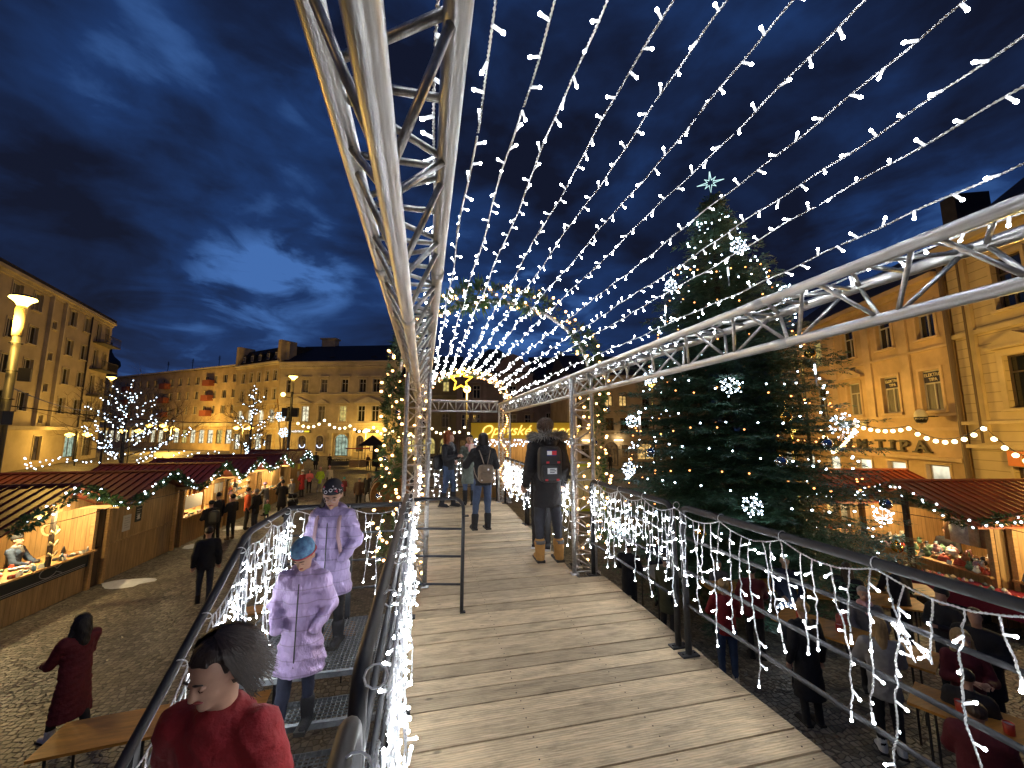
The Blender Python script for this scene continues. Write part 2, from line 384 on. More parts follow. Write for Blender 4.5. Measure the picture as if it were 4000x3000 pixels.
class Facade:
    def __init__(s, P, b, sign, label, name='building', group=None, cat='building', base=None):
        s.u = Vector((math.sin(R(b)), math.cos(R(b)), 0)); s.n = Vector((s.u.y, -s.u.x, 0)) * sign
        s.P = Vector((P[0], P[1], 0)); s.rz = math.atan2(s.u.y, s.u.x)
        s.base = gzz(P[0], P[1]) if base is None else base
        s.root = thing(name, label, cat, (P[0], P[1], s.base), 0.0, group)
        s.holes = []; s.wins = []; s.trim = MB(); s.sgn = sign
    def W(s, a, d, z):
        q = s.P + s.u * a + s.n * d; return (q.x, q.y, z)
    def tb(s, mb, a0, a1, d0, d1, z0, z1):
        c = s.W((a0+a1)/2, (d0+d1)/2, (z0+z1)/2); mb.box(c, (abs(a1-a0), abs(d1-d0), z1-z0), s.rz); return s
    def win(s, a, z0, z1, w=1.1, gl='d', fr='w', arch=False, style='T', sur=0.12, sill=True, hood=None, label=None):
        s.holes.append((a - w/2, a + w/2, z0, z1, arch))
        s.wins.append((a, z0, z1, w, gl, fr, arch, style, label))
        t = s.trim
        if sur:
            for sg in (-1, 1): s.tb(t, a+sg*(w/2), a+sg*(w/2+sur), 0.003, 0.06, z0, z1 - (w/2 if arch else 0))
            if not arch: s.tb(t, a-w/2-sur, a+w/2+sur, 0.003, 0.062, z1, z1+sur*1.2)
            else:
                k = 8; c0 = z1 - w/2; ri, ro = w/2, w/2+sur
                for i in range(k):
                    t0, t1 = PI*i/k, PI*(i+1)/k
                    q = [(a+ri*math.cos(t0), c0+ri*math.sin(t0)), (a+ro*math.cos(t0), c0+ro*math.sin(t0)), (a+ro*math.cos(t1), c0+ro*math.sin(t1)), (a+ri*math.cos(t1), c0+ri*math.sin(t1))]
                    t.prism(q, lambda x, z: s.W(x, 0.003, z), lambda x, z: s.W(x, 0.07, z))
        if sill: s.tb(t, a-w/2-sur-.04, a+w/2+sur+.04, 0.003, 0.14, z0-.12, z0-.003)
        if hood == 'ped':
            hw = w/2+.45
            q = [(a-hw, z1+.42), (a+hw, z1+.42), (a, z1+.95)]
            t.prism(q, lambda x, z: s.W(x, 0.003, z), lambda x, z: s.W(x, 0.22, z))
            s.tb(t, a-hw, a+hw, 0.003, 0.26, z1+.30, z1+.42)
        if hood == 'flat': s.tb(t, a-w/2-.3, a+w/2+.3, 0.003, 0.22, z1+.28, z1+.42)
    def band(s, z0, z1, d=0.08, a0=None, a1=None):
        s.tb(s.trim, s.a0 if a0 is None else a0, s.a1 if a1 is None else a1, 0.003, d, z0, z1)
    def finish(s, a0, a1, z0, z1, wm_, tm, depth=9.0, roof=None, rm=None, over=0.35):
        # wall sheet with holes
        mb = MB()
        xs = sorted({a0, a1} | {round(h[0], 4) for h in s.holes} | {round(h[1], 4) for h in s.holes})
        zs = sorted({z0, z1} | {round(h[2], 4) for h in s.holes} | {round(h[3], 4) for h in s.holes})
        xs = [x for x in xs if a0 <= x <= a1]; zs = [z for z in zs if z0 <= z <= z1]
        def q(p):
            mb.add([s.W(*v) for v in p], [tuple(range(len(p)))])
        for i in range(len(xs)-1):
            run = None
            for j in range(len(zs)-1):
                cx, cz = (xs[i]+xs[i+1])/2, (zs[j]+zs[j+1])/2
                ins = any(h[0] < cx < h[1] and h[2] < cz < h[3] for h in s.holes)
                if not ins: q([(xs[i], 0, zs[j]), (xs[i+1], 0, zs[j]), (xs[i+1], 0, zs[j+1]), (xs[i], 0, zs[j+1])])
        rv = 0.22
        for x0, x1, b0, b1, ar in s.holes:
            q([(x0, 0, b0), (x0, -rv, b0), (x0, -rv, b1), (x0, 0, b1)]); q([(x1, 0, b0), (x1, 0, b1), (x1, -rv, b1), (x1, -rv, b0)])
            q([(x0, 0, b0), (x1, 0, b0), (x1, -rv, b0), (x0, -rv, b0)]); q([(x0, 0, b1), (x0, -rv, b1), (x1, -rv, b1), (x1, 0, b1)])
            if ar:
                r_ = (x1-x0)/2; cx = (x0+x1)/2; c0 = b1-r_; k = 6
                for sg in (-1, 1):
                    pts = [(cx+sg*r_, 0.001, b1)] + [(cx+sg*r_*math.cos(PI/2*i/k), 0.001, c0+r_*math.sin(PI/2*i/k)) for i in range(k+1)]
                    q(pts)
        # back volume
        e = 0.25
        s.tb(mb, a0, a1, -rv-e, -depth, z0-1.5, z1)
        for aa in (a0, a1):
            q([(aa, 0, z0-1.5), (aa, -rv-e, z0-1.5), (aa, -rv-e, z1), (aa, 0, z1)])
        q([(a0, 0, z1), (a1, 0, z1), (a1, -rv-e, z1), (a0, -rv-e, z1)])
        q([(a0, 0, z0-1.5), (a1, 0, z0-1.5), (a1, 0, z0), (a0, 0, z0)])
        mb.build('wall', wm_, s.root)
        if s.trim.v: s.trim.build('moulding', tm, s.root)
        for a, b0, b1, w, gl, fr, ar, st, lab in s.wins:
            f = MB(); t = 0.07 if w > .8 else .05
            fm = M_frame if fr == 'w' else M_framed
            d0, d1 = -rv+.01, -rv+.07
            s.tb(f, a-w/2, a-w/2+t, d0, d1, b0, b1); s.tb(f, a+w/2-t, a+w/2, d0, d1, b0, b1)
            s.tb(f, a-w/2+t, a+w/2-t, d0, d1, b0, b0+t); s.tb(f, a-w/2+t, a+w/2-t, d0, d1, b1-t, b1)
            if st in ('T', 'X'):
                zt = b0 + (b1-b0)*.68
                s.tb(f, a-w/2+t, a+w/2-t, d0, d1+.003, zt-t/2, zt+t/2); s.tb(f, a-t/2, a+t/2, d0, d1+.006, b0+t, zt-t/2 if st == 'T' else b1-t)
            elif st == 'I': s.tb(f, a-t/2, a+t/2, d0, d1+.003, b0+t, b1-t)
            elif st == 'G':
                for k in range(1, 4): s.tb(f, a-w/2+w*k/4-.02, a-w/2+w*k/4+.02, d0, d1+.003, b0+t, b1-t)
                for k in range(1, 3): s.tb(f, a-w/2+t, a+w/2-t, d0, d1+.005, b1-w*.25*k-.02, b1-w*.25*k+.02)
            fo = f.build('window', fm, s.root)
            if lab: fo['label'] = lab
            p = MB(); p.add([s.W(a-w/2, -rv+.02, b0), s.W(a+w/2, -rv+.02, b0), s.W(a+w/2, -rv+.02, b1), s.W(a-w/2, -rv+.02, b1)], [(0, 1, 2, 3)])
            p.build('pane', GL[gl], fo)
        if roof:
            kind, h = roof; r_ = MB(); o = over
            A = lambda a, d, z: s.W(a, d, z)
            if kind == 'gable':
                dm = -depth/2
                r_.add([A(a0, o, z1-.02), A(a1, o, z1-.02), A(a1, dm, z1+h), A(a0, dm, z1+h), A(a1, -depth-o, z1), A(a0, -depth-o, z1),
                        A(a0, o, z1-.2), A(a1, o, z1-.2), A(a1, -depth-o, z1-.2), A(a0, -depth-o, z1-.2)],
                       [(0, 1, 2, 3), (3, 2, 4, 5), (0, 6, 7, 1), (1, 7, 8, 4, 2), (0, 3, 5, 9, 6), (5, 4, 8, 9), (6, 9, 8, 7)])
            elif kind == 'hip':
                dm = -depth/2; k = depth/2
                r_.add([A(a0-o, o, z1-.02), A(a1+o, o, z1-.02), A(a1-k, dm, z1+h), A(a0+k, dm, z1+h), A(a1+o, -depth-o, z1), A(a0-o, -depth-o, z1)],
                       [(0, 1, 2, 3), (3, 2, 4, 5), (1, 4, 2), (0, 3, 5), (0, 5, 4, 1)])
            elif kind == 'flat':
                s.tb(r_, a0, a1, o, -depth, z1, z1+h)
            s.roofo = r_.build('roof', rm or M_slate, s.root)
        return s.root

P_cream = lambda nm, c, v=.24: mat(nm, c, 0.85, var=v, vscale=0.55, bump=0.15, bscale=12)
# ---- big classical building behind the market
PM = (-12.66, 58.44)
f = Facade(PM, 107, 1, 'long pale yellow building with pediments over its windows and a plain dark roof'); f.a0, f.a1 = -8.3, 9.3
for a, g_ in ((-6.7, 'd'), (-4.4, 'c'), (-1.6, 'c'), (1.45, 'd'), (4.06, 'd'), (6.05, 'd'), (8.2, 'd')): f.win(a, 9.8, 11.7, 1.0, g_, style='X', hood='flat')
for a, g_, h in ((-6.5, 'd', None), (-4.15, 'w', None), (-1.75, 'c', 'ped'), (1.35, 'y', 'ped'), (4.05, 'd', None), (6.05, 'd', None), (8.2, 'd', None)): f.win(a, 5.7, 7.9, 1.05, g_, style='X', hood=h)
for a0_, a1_ in ((-7.4, -3.3), (3.1, 7.0)):
    q = [(a0_, 8.35), (a1_, 8.35), ((a0_+a1_)/2, 9.15)]
    f.trim.prism(q, lambda x, z: f.W(x, .003, z), lambda x, z: f.W(x, .22, z)); f.tb(f.trim, a0_, a1_, .003, .27, 8.2, 8.35)
for a, g_ in ((-6.6, 'm'), (-4.3, 'm'), (-1.75, 'm'), (4.05, 'm'), (6.0, 'o'), (8.3, 'm')): f.win(a, 1.55, 3.75, 1.15, g_, fr='d', arch=True, style='G')
f.win(1.4, 0.95, 3.95, 1.9, 'g', fr='d', arch=True, style='G', sill=False)
for a in (0.0, 2.85): f.tb(f.trim, a-.18, a+.18, .003, .42, .9, 4.1)
f.tb(f.trim, -.4, 3.2, .003, .6, 4.1, 4.5)
f.band(13.3, 13.6, .12); f.band(13.6, 14.0, .3); f.band(14.0, 14.22, .5); f.band(9.45, 9.6, .14); f.band(5.3, 5.5, .14); f.band(5.0, 5.06, .08)
i_ = f.a0
while i_ < f.a1: f.tb(f.trim, i_, i_+.14, .003, .28, 13.42, 13.596); i_ += .34
root = f.finish(-8.3, 9.3, .85, 14.2, P_cream('ochre_plaster', (0.52, 0.44, 0.31)), P_cream('pale_plaster', (0.62, 0.55, 0.42)), 11, ('gable', 3.6))
for a in (-8.0,):
    c = MB(); f.tb(c, a-.3, a+.5, -.5, -1.6, 14.0, 17.2); f.tb(c, a-.38, a+.58, -.42, -1.68, 17.2, 17.4); c.build('chimney', MATS['ochre_plaster'], f.roofo)
c = MB(); f.tb(c, -5.6, -3.4, -5.4, -6.6, 17, 18.9); f.tb(c, -5.8, -3.2, -5.2, -6.8, 18.9, 19.1); c.build('chimney', MATS['ochre_plaster'], f.roofo)
for a in (-1.2, 5.0):
    c = MB(); c.ball(f.W(a, -1.3, 14.9), .55, 10, 6, (1, 1, .8)); c.build('roof_hatch', M_slate, f.roofo)
M_blk = mat('black_sign', (0.015, 0.015, 0.018), 0.4)
M_txtw = emitter('lit_letters', (1, 1, 1), 1.3); M_txty = emitter('lit_letters_yellow', (1, .8, .05), 1.1)
c = MB(); f.tb(c, -5.95, -3.1, .07, .2, 4.1, 4.52); sg = c.build('shop_sign', M_blk, root)
text_mesh('lettering', 'NAŠVÝKUP', .36, .01, M_txtw, sg, face_mat(f.W(-4.95, .215, 4.3), f.n), .006)
c = MB(); f.tb(c, -3.95, -3.25, .2, .215, 4.2, 4.42); c.build('yellow_field', M_txty, sg)
c = MB(); f.tb(c, 3.5, 6.4, .07, .2, 4.1, 4.5); sg = c.build('shop_sign', M_blk, root)
text_mesh('lettering', 'KLENOTNICTVÍ', .28, .01, mat('dull_letters', (.25, .22, .15), .6), sg, face_mat(f.W(4.95, .215, 4.28), f.n), 0)
# curved light ornaments in two ground floor windows
for a in (-4.3, -1.75):
    c = MB(); c.tube([f.W(a+.38*math.cos(t), .0, 2.45+.38*math.sin(t)) for t in np.linspace(PI*1.0, PI*2.05, 12)], .045, 6)
    c.build('window_light', emitter('blue_white_tube', (.62, .72, 1), 3.0), root)

# ---- mansard building with dormers, left of it
J = (-20.6, 60.87)
f = Facade(J, 130, 1, 'yellow corner building with a row of white dormers in its mansard roof'); f.a0, f.a1 = -11.3, -0.05
for a in (-1.1, -3.1, -5.15, -7.15, -9.25):
    f.win(a, 11.7, 13.2, .85, 'd', style='X'); f.win(a, 8.9, 10.5, .85, 'd', style='X')
for a in (-1.3, -3.9, -6.8, -9.3): f.win(a, 5.6, 7.5, 1.35, 'w', arch=True, style='I')
for a, g_ in ((-1.6, 'm'), (-4.2, 'w'), (-7.0, 'm'), (-9.6, 'w')): f.win(a, 1.6, 3.9, 1.6, g_, fr='d', style='I', sill=False)
f.band(14.0, 14.3, .2); f.band(14.3, 14.5, .45); f.band(4.6, 4.8, .15); f.band(8.2, 8.3, .1)
root = f.finish(-11.3, -.05, .9, 14.5, P_cream('yellow_plaster', (0.56, 0.44, 0.26)), MATS['pale_plaster'], 9)
r_ = MB(); A = f.W
r_.add([A(-11.3, .1, 14.5), A(-.05, .1, 14.5), A(-.05, -1.3, 17.0), A(-11.3, -1.3, 17.0), A(-.05, -9, 17.6), A(-11.3, -9, 17.6), A(-.05, -9, 14.5), A(-11.3, -9, 14.5)],
       [(0, 1, 2, 3), (3, 2, 4, 5), (1, 6, 4, 2), (0, 3, 5, 7), (5, 4, 6, 7)])
rf = r_.build('roof', M_slate, root)
for a in (-1.2, -3.2, -5.3, -7.3, -9.4):
    c = MB(); f.tb(c, a-.42, a+.42, .0, -1.2, 14.8, 15.8); c.prism([(a-.42+.0, 15.8), (a+.42, 15.8), (a+.3, 16.1), (a, 16.25), (a-.3, 16.1)], lambda x, z: f.W(x, 0, z), lambda x, z: f.W(x, -1.2, z))
    d = c.build('dormer', MATS['dark_roof_tiles'], rf)
    c = MB(); f.tb(c, a-.3, a+.3, .01, .05, 14.95, 15.85); c.build('dormer_frame', M_frame, d)
    for sg in (-1, 1):
        c = MB(); f.tb(c, a+sg*.14-.1, a+sg*.14+.1, .05, .06, 15.02, 15.75); c.build('dormer_pane', M_glass, d)
for a in (-11.1, -.3):
    c = MB(); f.tb(c, a-.35, a+.35, .2, -2.2, 14.5, 17.6); c.build('chimney', MATS['yellow_plaster'], rf)
# ---- long apartment row
PK = (-32.47, 77.0)
f = Facade(PK, 125, 1, 'long four storey apartment row with small red balconies behind the lit bare trees', base=1.0); f.a0, f.a1 = -46, 3
k = 0; a = 1.4
while a > -45:
    for z in (13.2, 10.4, 7.6): f.win(a, z, z+1.5, 1.2 if k % 3 else .9, random.choice('dddcc') , style='I', sur=0.0)
    a -= 2.75; k += 1
a = 0.8
while a > -44:
    f.win(a, 2.2, 4.7, 1.7, random.choice('wwwmy'), fr='d', style='T', sur=0, sill=False); a -= 2.6
f.band(5.3, 5.9, .25); f.band(16.0, 16.3, .4)
root = f.finish(-46, 3, .5, 16.2, P_cream('tan_render', (0.50, 0.38, 0.24)), MATS['pale_plaster'], 10, ('gable', 1.4))
M_redb = mat('red_balcony', (0.28, 0.08, 0.05), .8)
for a in (-8.1, -21.9, -35.6):
    for z in (13.0, 10.2, 7.4):
        c = MB(); f.tb(c, a-1.0, a+1.0, .02, 1.0, z-.25, z-.12); f.tb(c, a-1.0, a+1.0, .95, 1.0, z-.12, z+.8); f.tb(c, a-1.0, a-.95, .02, .95, z-.12, z+.8); f.tb(c, a+.95, a+1.0, .02, .95, z-.12, z+.8)
        c.build('balcony', M_redb, root)
for a in (-6, -15, -24, -33):
    c = MB(); c.tube([f.W(a, -5, 17.4), f.W(a, -5, 20.0)], .06, 5); f.tb(c, a-.5, a+.5, -4.98, -5.02, 19.2, 19.3); f.tb(c, a-.4, a+.4, -4.98, -5.02, 19.6, 19.7); c.build('aerial', M_blk, root)
# ---- left apartment block
PL = (-38.77, 51.95)
f = Facade(PL, -13.8, 1, 'tall grey apartment block with balconies at its corner behind the tall street lamp'); f.a0, f.a1 = -34, 8.3
for z in (15.9, 12.6, 9.4, 6.2):
    for a in (-30, -27, -22, -19, -15.5, -12.6, -9.6, -6.7, -0.6, 2.3):
        f.win(a, z, z+1.75, 1.35, random.choice('ddcd'), style='I', sur=.08)
    f.win(5.0, z-.6, z+1.75, 1.0, 'd', style='I', sur=.08); f.win(7.2, z, z+1.6, .8, 'd', style='I', sur=.08)
    f.win(-3.7, z-1.1, z-.3, .7, 'd', style='O', sur=.1)
for a, w_, g_ in ((-31, 3, 'm'), (-26, 3, 'w'), (-20, 3, 'm'), (-15, 3, 'y'), (-10.5, 2.6, 'm'), (-3.6, 1.2, 'm'), (2.2, 2.4, 'g'), (5.8, 2.2, 'c')): f.win(a, 1.4, 3.8, w_, g_, fr='d', style='I', sur=.1, sill=False)
f.band(4.4, 4.75, .9); f.band(17.9, 18.2, .15); f.band(18.2, 18.5, .4)
f.tb(f.trim, -4.9, -4.7, .003, .3, 4.8, 18); f.tb(f.trim, -2.6, -2.4, .003, .3, 4.8, 18)
root = f.finish(-34, 8.3, .7, 18.5, P_cream('grey_render', (0.46, 0.38, 0.27), .15), P_cream('grey_trim', (0.50, 0.43, 0.32)), 12, ('flat', .35), MATS['dark_roof_tiles'])
for z in (15.3, 12.0, 8.8, 5.7):
    c = MB(); f.tb(c, 4.0, 8.2, .02, 1.1, z-.25, z-.1); f.tb(c, 4.0, 8.2, 1.04, 1.08, z+.85, z+.92)
    for k in range(20): f.tb(c, 4.02+k*.218, 4.05+k*.218, 1.045, 1.075, z-.1, z+.85)
    c.build('balcony', mat('balcony_metal', (.06, .055, .05), .6), root)
c = MB(); c.tube([f.W(3.0, .12, 1), f.W(3.0, .12, 18)], .08, 6); c.build('drainpipe', M_blk, root)
# ---- olive building C
f = Facade((-0.2, 54.6), 100, 1, 'dark olive building with one lit attic window seen through the small garland arch', base=0.55)
PC = (1.74, 54.9)
f.P = Vector((PC[0], PC[1], 0)); f.root.location = (PC[0], PC[1], .5)
f.a0, f.a1 = -7.3, 3.0
for a, g_ in ((-5.6, 'd'), (-2.3, 'd'), (1.0, 'y')): f.win(a, 9.9, 11.3, .9, g_, style='I')
for a, g_ in ((-5.6, 'd'), (-2.3, 'd'), (1.0, 'c')): f.win(a, 4.9, 6.8, 1.0, g_, style='X', hood='flat')
for a in (-6, -3.6, -1.2, 1.2): f.win(a, 1.2, 3.5, 1.7, 'y', fr='d', arch=True, style='I', sill=False)
f.band(9.2, 9.4, .12); f.band(11.5, 11.8, .35); f.band(4.0, 4.2, .12)
f.finish(-7.3, 3.0, .3, 11.8, P_cream('olive_plaster', (0.20, 0.19, 0.14)), P_cream('olive_trim', (0.25, 0.235, 0.18)), 9, ('gable', 4.0))
# ---- mauve building D
PD = (9.74, 51.05)
f = Facade(PD, 97, 1, 'mauve grey building with a curved gable in its dark roof behind the yellow sign', base=0.3); f.a0, f.a1 = -5.8, 4.55
for a in (-4.6, -3.1, 1.8, 3.9): f.win(a, 8.7, 10.5, .95, 'd', style='X', hood='flat')
for a in (-4.6, -3.1, .4, 1.8, 3.9): f.win(a, 4.6, 6.6, 1.0, 'd' if a != 1.8 else 'c', style='X', hood='flat')
for a in (-4.4, -1.6, 1.3, 3.5): f.win(a, 1.0, 3.2, 1.8, 'm', fr='d', style='I', sill=False)
f.band(11.9, 12.2, .3); f.band(7.6, 7.8, .1); f.band(3.6, 3.9, .15)
for a in (-5.5, -2.0, .9, 4.3): f.tb(f.trim, a-.2, a+.2, .003, .12, 3.9, 11.9)
root = f.finish(-5.8, 4.55, .2, 12.2, P_cream('mauve_plaster', (0.20, 0.165, 0.17)), P_cream('mauve_trim', (0.25, 0.21, 0.21)), 9, ('hip', 4.3))
c = MB(); pts = [(-.6, 12.2), (4.2, 12.2), (4.1, 13.2), (3.3, 13.9), (2.7, 14.6), (1.8, 14.9), (.9, 14.6), (.3, 13.9), (-.5, 13.2)]
c.prism(pts, lambda x, z: f.W(x, .08, z), lambda x, z: f.W(x, -.5, z)); c.build('gable', MATS['mauve_plaster'], root)
# ---- E
f = Facade(PD, 97, 1, 'narrow dark mauve building with twin windows and a tall chimney', base=0.3); f.a0, f.a1 = 4.6, 9.4
for a, g_ in ((6.75, 'd'), (7.75, 'm')): f.win(a, 4.7, 6.8, .75, 'd', style='X')
f.win(8.0, 8.6, 10.2, .9, 'd', style='X'); f.win(5.9, 8.6, 10.2, .9, 'd', style='X')
for a in (6, 8.2): f.win(a, 1.0, 3.2, 1.5, 'm', fr='d', style='I', sill=False)
f.band(10.9, 11.2, .4); f.band(7.7, 7.85, .1)
f.finish(4.6, 9.4, .2, 11.2, MATS['mauve_plaster'], MATS['mauve_trim'], 9, ('gable', 4.2))
c = MB(); f.tb(c, 8.9, 9.5, -2.5, -3.5, 12.5, 15.9); c.build('chimney', MATS['mauve_plaster'], f.roofo)
c = MB(); f.tb(c, 6.7, 7.7, -.9, -2.2, 11.9, 13.0); d_ = c.build('dormer', M_slate, f.roofo)
# ---- F
f = Facade((0, 0), 95, 1, 'beige building with two glowing upper windows and an arched doorway left of the spruce', base=0.1)
PFv = Vector((21.586, 41.488, 0))
f.P = Vector((PFv.x, PFv.y, 0)); f.root.location = (PFv.x, PFv.y, .1)
f.a0, f.a1 = -5.7, 12
for a, g_ in ((-4.4, 'd'), (-.6, 'o'), (1.15, 'o'), (4, 'd'), (6.5, 'd'), (9, 'd')): f.win(a, 7.25, 8.5, .95, g_, fr='d', style='X')
for a in (-4.4, -.6, 1.2, 3.8, 6.5, 9): f.win(a, 4.4, 5.85, 1.0, 'd', fr='d', style='I', hood='flat')
f.win(-.5, .3, 3.1, 1.7, 'm', fr='d', arch=True, style='G', sill=False); f.win(1.2, 1.4, 2.7, .8, 'm', fr='d', style='X')
f.win(3.75, 1.0, 2.9, 2.1, 'o', fr='d', arch=True, style='I'); f.win(-3.6, 1.2, 2.7, 1.0, 'd', fr='d', style='X'); f.win(7, 1, 2.8, 1.6, 'm', fr='d', style='I')
for a in (-.6, 1.2): f.tb(f.trim, a-.55, a+.55, .003, .1, 3.5, 4.0)
f.band(10.6, 10.9, .35); f.band(6.6, 6.72, .1); f.band(3.2, 3.3, .1)
root = f.finish(-5.7, 12, -.2, 10.9, P_cream('beige_plaster', (0.34, 0.275, 0.20)), P_cream('beige_trim', (0.38, 0.31, 0.23)), 9, ('gable', 3.2))
for a in (-3.5, .35):
    c = MB(); f.tb(c, a-.5, a+.5, .1, .35, 3.2, 3.34); c.build('wall_lamp', emitter('wall_lamp_glow', (1, .82, .45), 5.0), root)
    lamp('wall_light', f.W(a, .5, 3.3), (1, .75, .4), 60, .2, root)

# ---- right side: orange shop house A and yellow house B
PR = (25.16, 14.86)
f = Facade(PR, 21.3, -1, 'orange corner shop house with blind-covered windows behind the red roofed stalls', base=0); f.a0, f.a1 = -2.05, 15
for a, g_ in ((-.85, 'd'), (1.8, 'd'), (4.7, 'd'), (7.9, 'y'), (10.8, 'd'), (13.5, 'd')): f.win(a, 8.95, 10.75, 1.05, g_, style='T')
for a, g_ in ((-.72, 'c'), (1.78, 'c'), (4.65, 'c'), (7.9, 'd'), (10.8, 'd'), (13.5, 'd')): f.win(a, 5.25, 7.3, 1.15, g_, style='T', hood='ped' if a > 4 else None)
for a in (-.5, 1.95, 4.4, 7.2, 10, 13): f.win(a, .8, 2.55, 1.25, 'W', style='O', sur=.1)
for a in (.55, 3.2, 6.3, 9.4, 12.2): f.tb(f.trim, a-.28, a+.28, .003, .1, 4.95, 11.3)
f.band(11.5, 11.75, .2); f.band(11.75, 12.0, .5); f.band(8.3, 8.42, .1); f.band(4.95, 5.07, .15); f.band(4.25, 4.4, .22); f.band(2.78, 2.95, .28)
root = f.finish(-2.05, 15, -.1, 12.0, P_cream('orange_plaster', (0.54, 0.385, 0.225)), P_cream('orange_trim', (0.58, 0.43, 0.27)), 12, ('gable', 4.5))
M_slab = mat('slab_letters', (0.10, 0.085, 0.06), .7)
def slab(ch, a, z, h, par):
    """fat slab-serif letter: the glyph thickened, plus serif bars"""
    text_mesh('letter', ch, h, .06, M_slab, par, face_mat(f.W(a, .10, z), f.n) @ Matrix.Diagonal((1.35, 1, 1, 1)), .022)
    if ch in 'TIPAM':
        c = MB(); wd = {'T': .2, 'I': .26, 'P': .24, 'A': .2, 'M': .17}[ch]
        offs = {'T': (0,), 'I': (0,), 'P': (.2,), 'A': (-.33, .33), 'M': (-.36, .36)}[ch]
        for o_ in offs: f.tb(c, a+o_-wd, a+o_+wd, .03, .17, z-h*.37, z-h*.28)
        if ch in 'IP': f.tb(c, a-.02+(.2 if ch == 'P' else 0)-.2, a-.02+(.2 if ch == 'P' else 0)+.2, .03, .17, z+h*.28, z+h*.37)
        c.build('serif', M_slab, par)
sg = thing('shop_lettering', 'dark slab letters DŮM TIPA fixed across the orange house', 'lettering', f.W(3.3, .1, 3.3))
for ch, a in zip('DŮMTIPA', (6.75, 5.6, 4.3, 2.85, 2.0, 1.2, .15)): slab(ch, a, 3.42, .82, sg)
for a in (-.72, 1.78):
    c = MB(); f.tb(c, a-.5, a+.5, -.13, -.12, 6.68, 7.22); pl_ = c.build('window_sign', mat('navy_sign', (.02, .02, .06), .5), root)
    for k, tx in enumerate(('ELEKTRO', 'TIPA')): text_mesh('lettering', tx, .23, .004, mat('sign_cream', (.7, .62, .4), .6), pl_, face_mat(f.W(a, -.112, 7.06-k*.24), f.n), .004)
for a, mt in ((5.5, mat('blue_plate', (.12, .2, .42), .5)), (4.3, mat('cream_plate', (.75, .7, .55), .5))):
    c = MB(); f.tb(c, a-.58, a+.58, .12, .16, 4.45, 4.88); p_ = c.build('wall_plate', mt, root)
    if a < 5: text_mesh('lettering', 'ČSOB', .2, .004, M_blk, p_, face_mat(f.W(a+.2, .17, 4.68), f.n))
# round sign hung off the wall
rs = thing('round_sign', 'round white and black lamp sign sticking out from the orange house', 'sign', f.W(-.85, .7, 5.0))
cc = Vector(f.W(-.85, .75, 4.95))
c = MB(); c.ball(cc, .40, 18, 10, (.62, .62, .95)); c.build('globe', mat('sign_white', (.75, .7, .55), .4), rs, True)
c = MB(); c.lathe([(.18, -.31), (.245, -.16), (.258, -.03), (.258, -.02)], cc, 18); c.build('dark_half', M_blk, rs, True)
dd_ = (Vector((0, 0, EYE)) - cc).normalized()
text_mesh('lettering', 'PRONTO', .10, .004, mat('sign_white', (1, 1, 1)), rs, face_mat(cc + Vector((dd_.x, dd_.y, 0)).normalized()*.27 + Vector((0, 0, -.12)), (dd_.x, dd_.y, 0)))
c = MB(); c.tube([cc + Vector((0, 0, .0)), f.W(-.85, 0, 4.95)], .03, 6); c.build('bracket', M_blk, rs)
# house B
f = Facade(PR, 21.3, -1, 'yellow banded stone house with large dark windows at the right edge', base=0); f.a0, f.a1 = -16, -2.25
for a in (-4.8, -7.4, -10, -13): f.win(a, 9.3, 11.5, 1.15, 'd', fr='d', style='T', hood=None)
for a in (-4.75, -7.4, -10, -13): f.win(a, 5.15, 7.35, 1.25, 'd', fr='d', style='T', sur=.22, hood='ped')
for a, g_ in ((-4.8, 'm'), (-8.0, 'm'), (-12, 'y')): f.win(a, .6, 2.75, 1.8, g_, fr='d', style='I', sill=False)
f.band(12.3, 12.6, .25); f.band(12.6, 12.95, .6); f.band(8.5, 8.7, .15); f.band(4.5, 4.65, .25); f.band(3.45, 3.62, .2)
f.tb(f.trim, -3.25, -3.0, .003, .14, 3.65, 12.3)
wbm = mat('yellow_banded_stone', (0.56, 0.45, 0.27), .85, var=.1, vscale=.8, bump=.15, bscale=12, wave=(2, .42, .55))
root = f.finish(-16, -2.25, -.1, 12.95, wbm, P_cream('yellow_trim', (0.58, 0.47, 0.28)), 12)
r_ = MB(); A = f.W
r_.add([A(-16, .5, 12.96), A(-2.5, .5, 12.96), A(-2.5, -4, 16.6), A(-16, -4, 16.6), A(-2.5, -12, 16.6), A(-16, -12, 16.6), A(-2.5, -12, 12.96)],
       [(0, 1, 2, 3), (3, 2, 4, 5), (1, 6, 4, 2)])
f.tb(r_, -3.4, -2.7, .2, -1.2, 12.96, 15.2)
r_.build('roof', M_slate, root)
c = MB(); f.tb(c, -7.0, -4.0, .25, .3, 2.8, 3.4); os_ = c.build('orange_sign', mat('orange_sign', (.75, .22, .06), .5), root)
c = MB(); ctr = (-4.75, 3.1)
c.tube([f.W(ctr[0]+.24*math.cos(t), .315, ctr[1]+.24*math.sin(t)) for t in np.linspace(0, 2*PI, 25)], .018, 5)
c.prism([(-4.95, 3.0), (-4.75, 3.2), (-4.55, 3.0), (-4.75, 2.92)], lambda x, z: f.W(x, .302, z), lambda x, z: f.W(x, .32, z)); c.build('emblem', mat('emblem_cream', (.9, .7, .35), .5), os_)
c = MB(); c.tube([f.W(-2.15, .16, 0), f.W(-2.15, .16, 12.4)], .11, 8); c.tube([f.W(-3.1, .26, 3.7), f.W(-3.1, .26, 12.2)], .05, 6); c.build('drainpipe', mat('brown_pipe', (.13, .09, .06), .6), root)

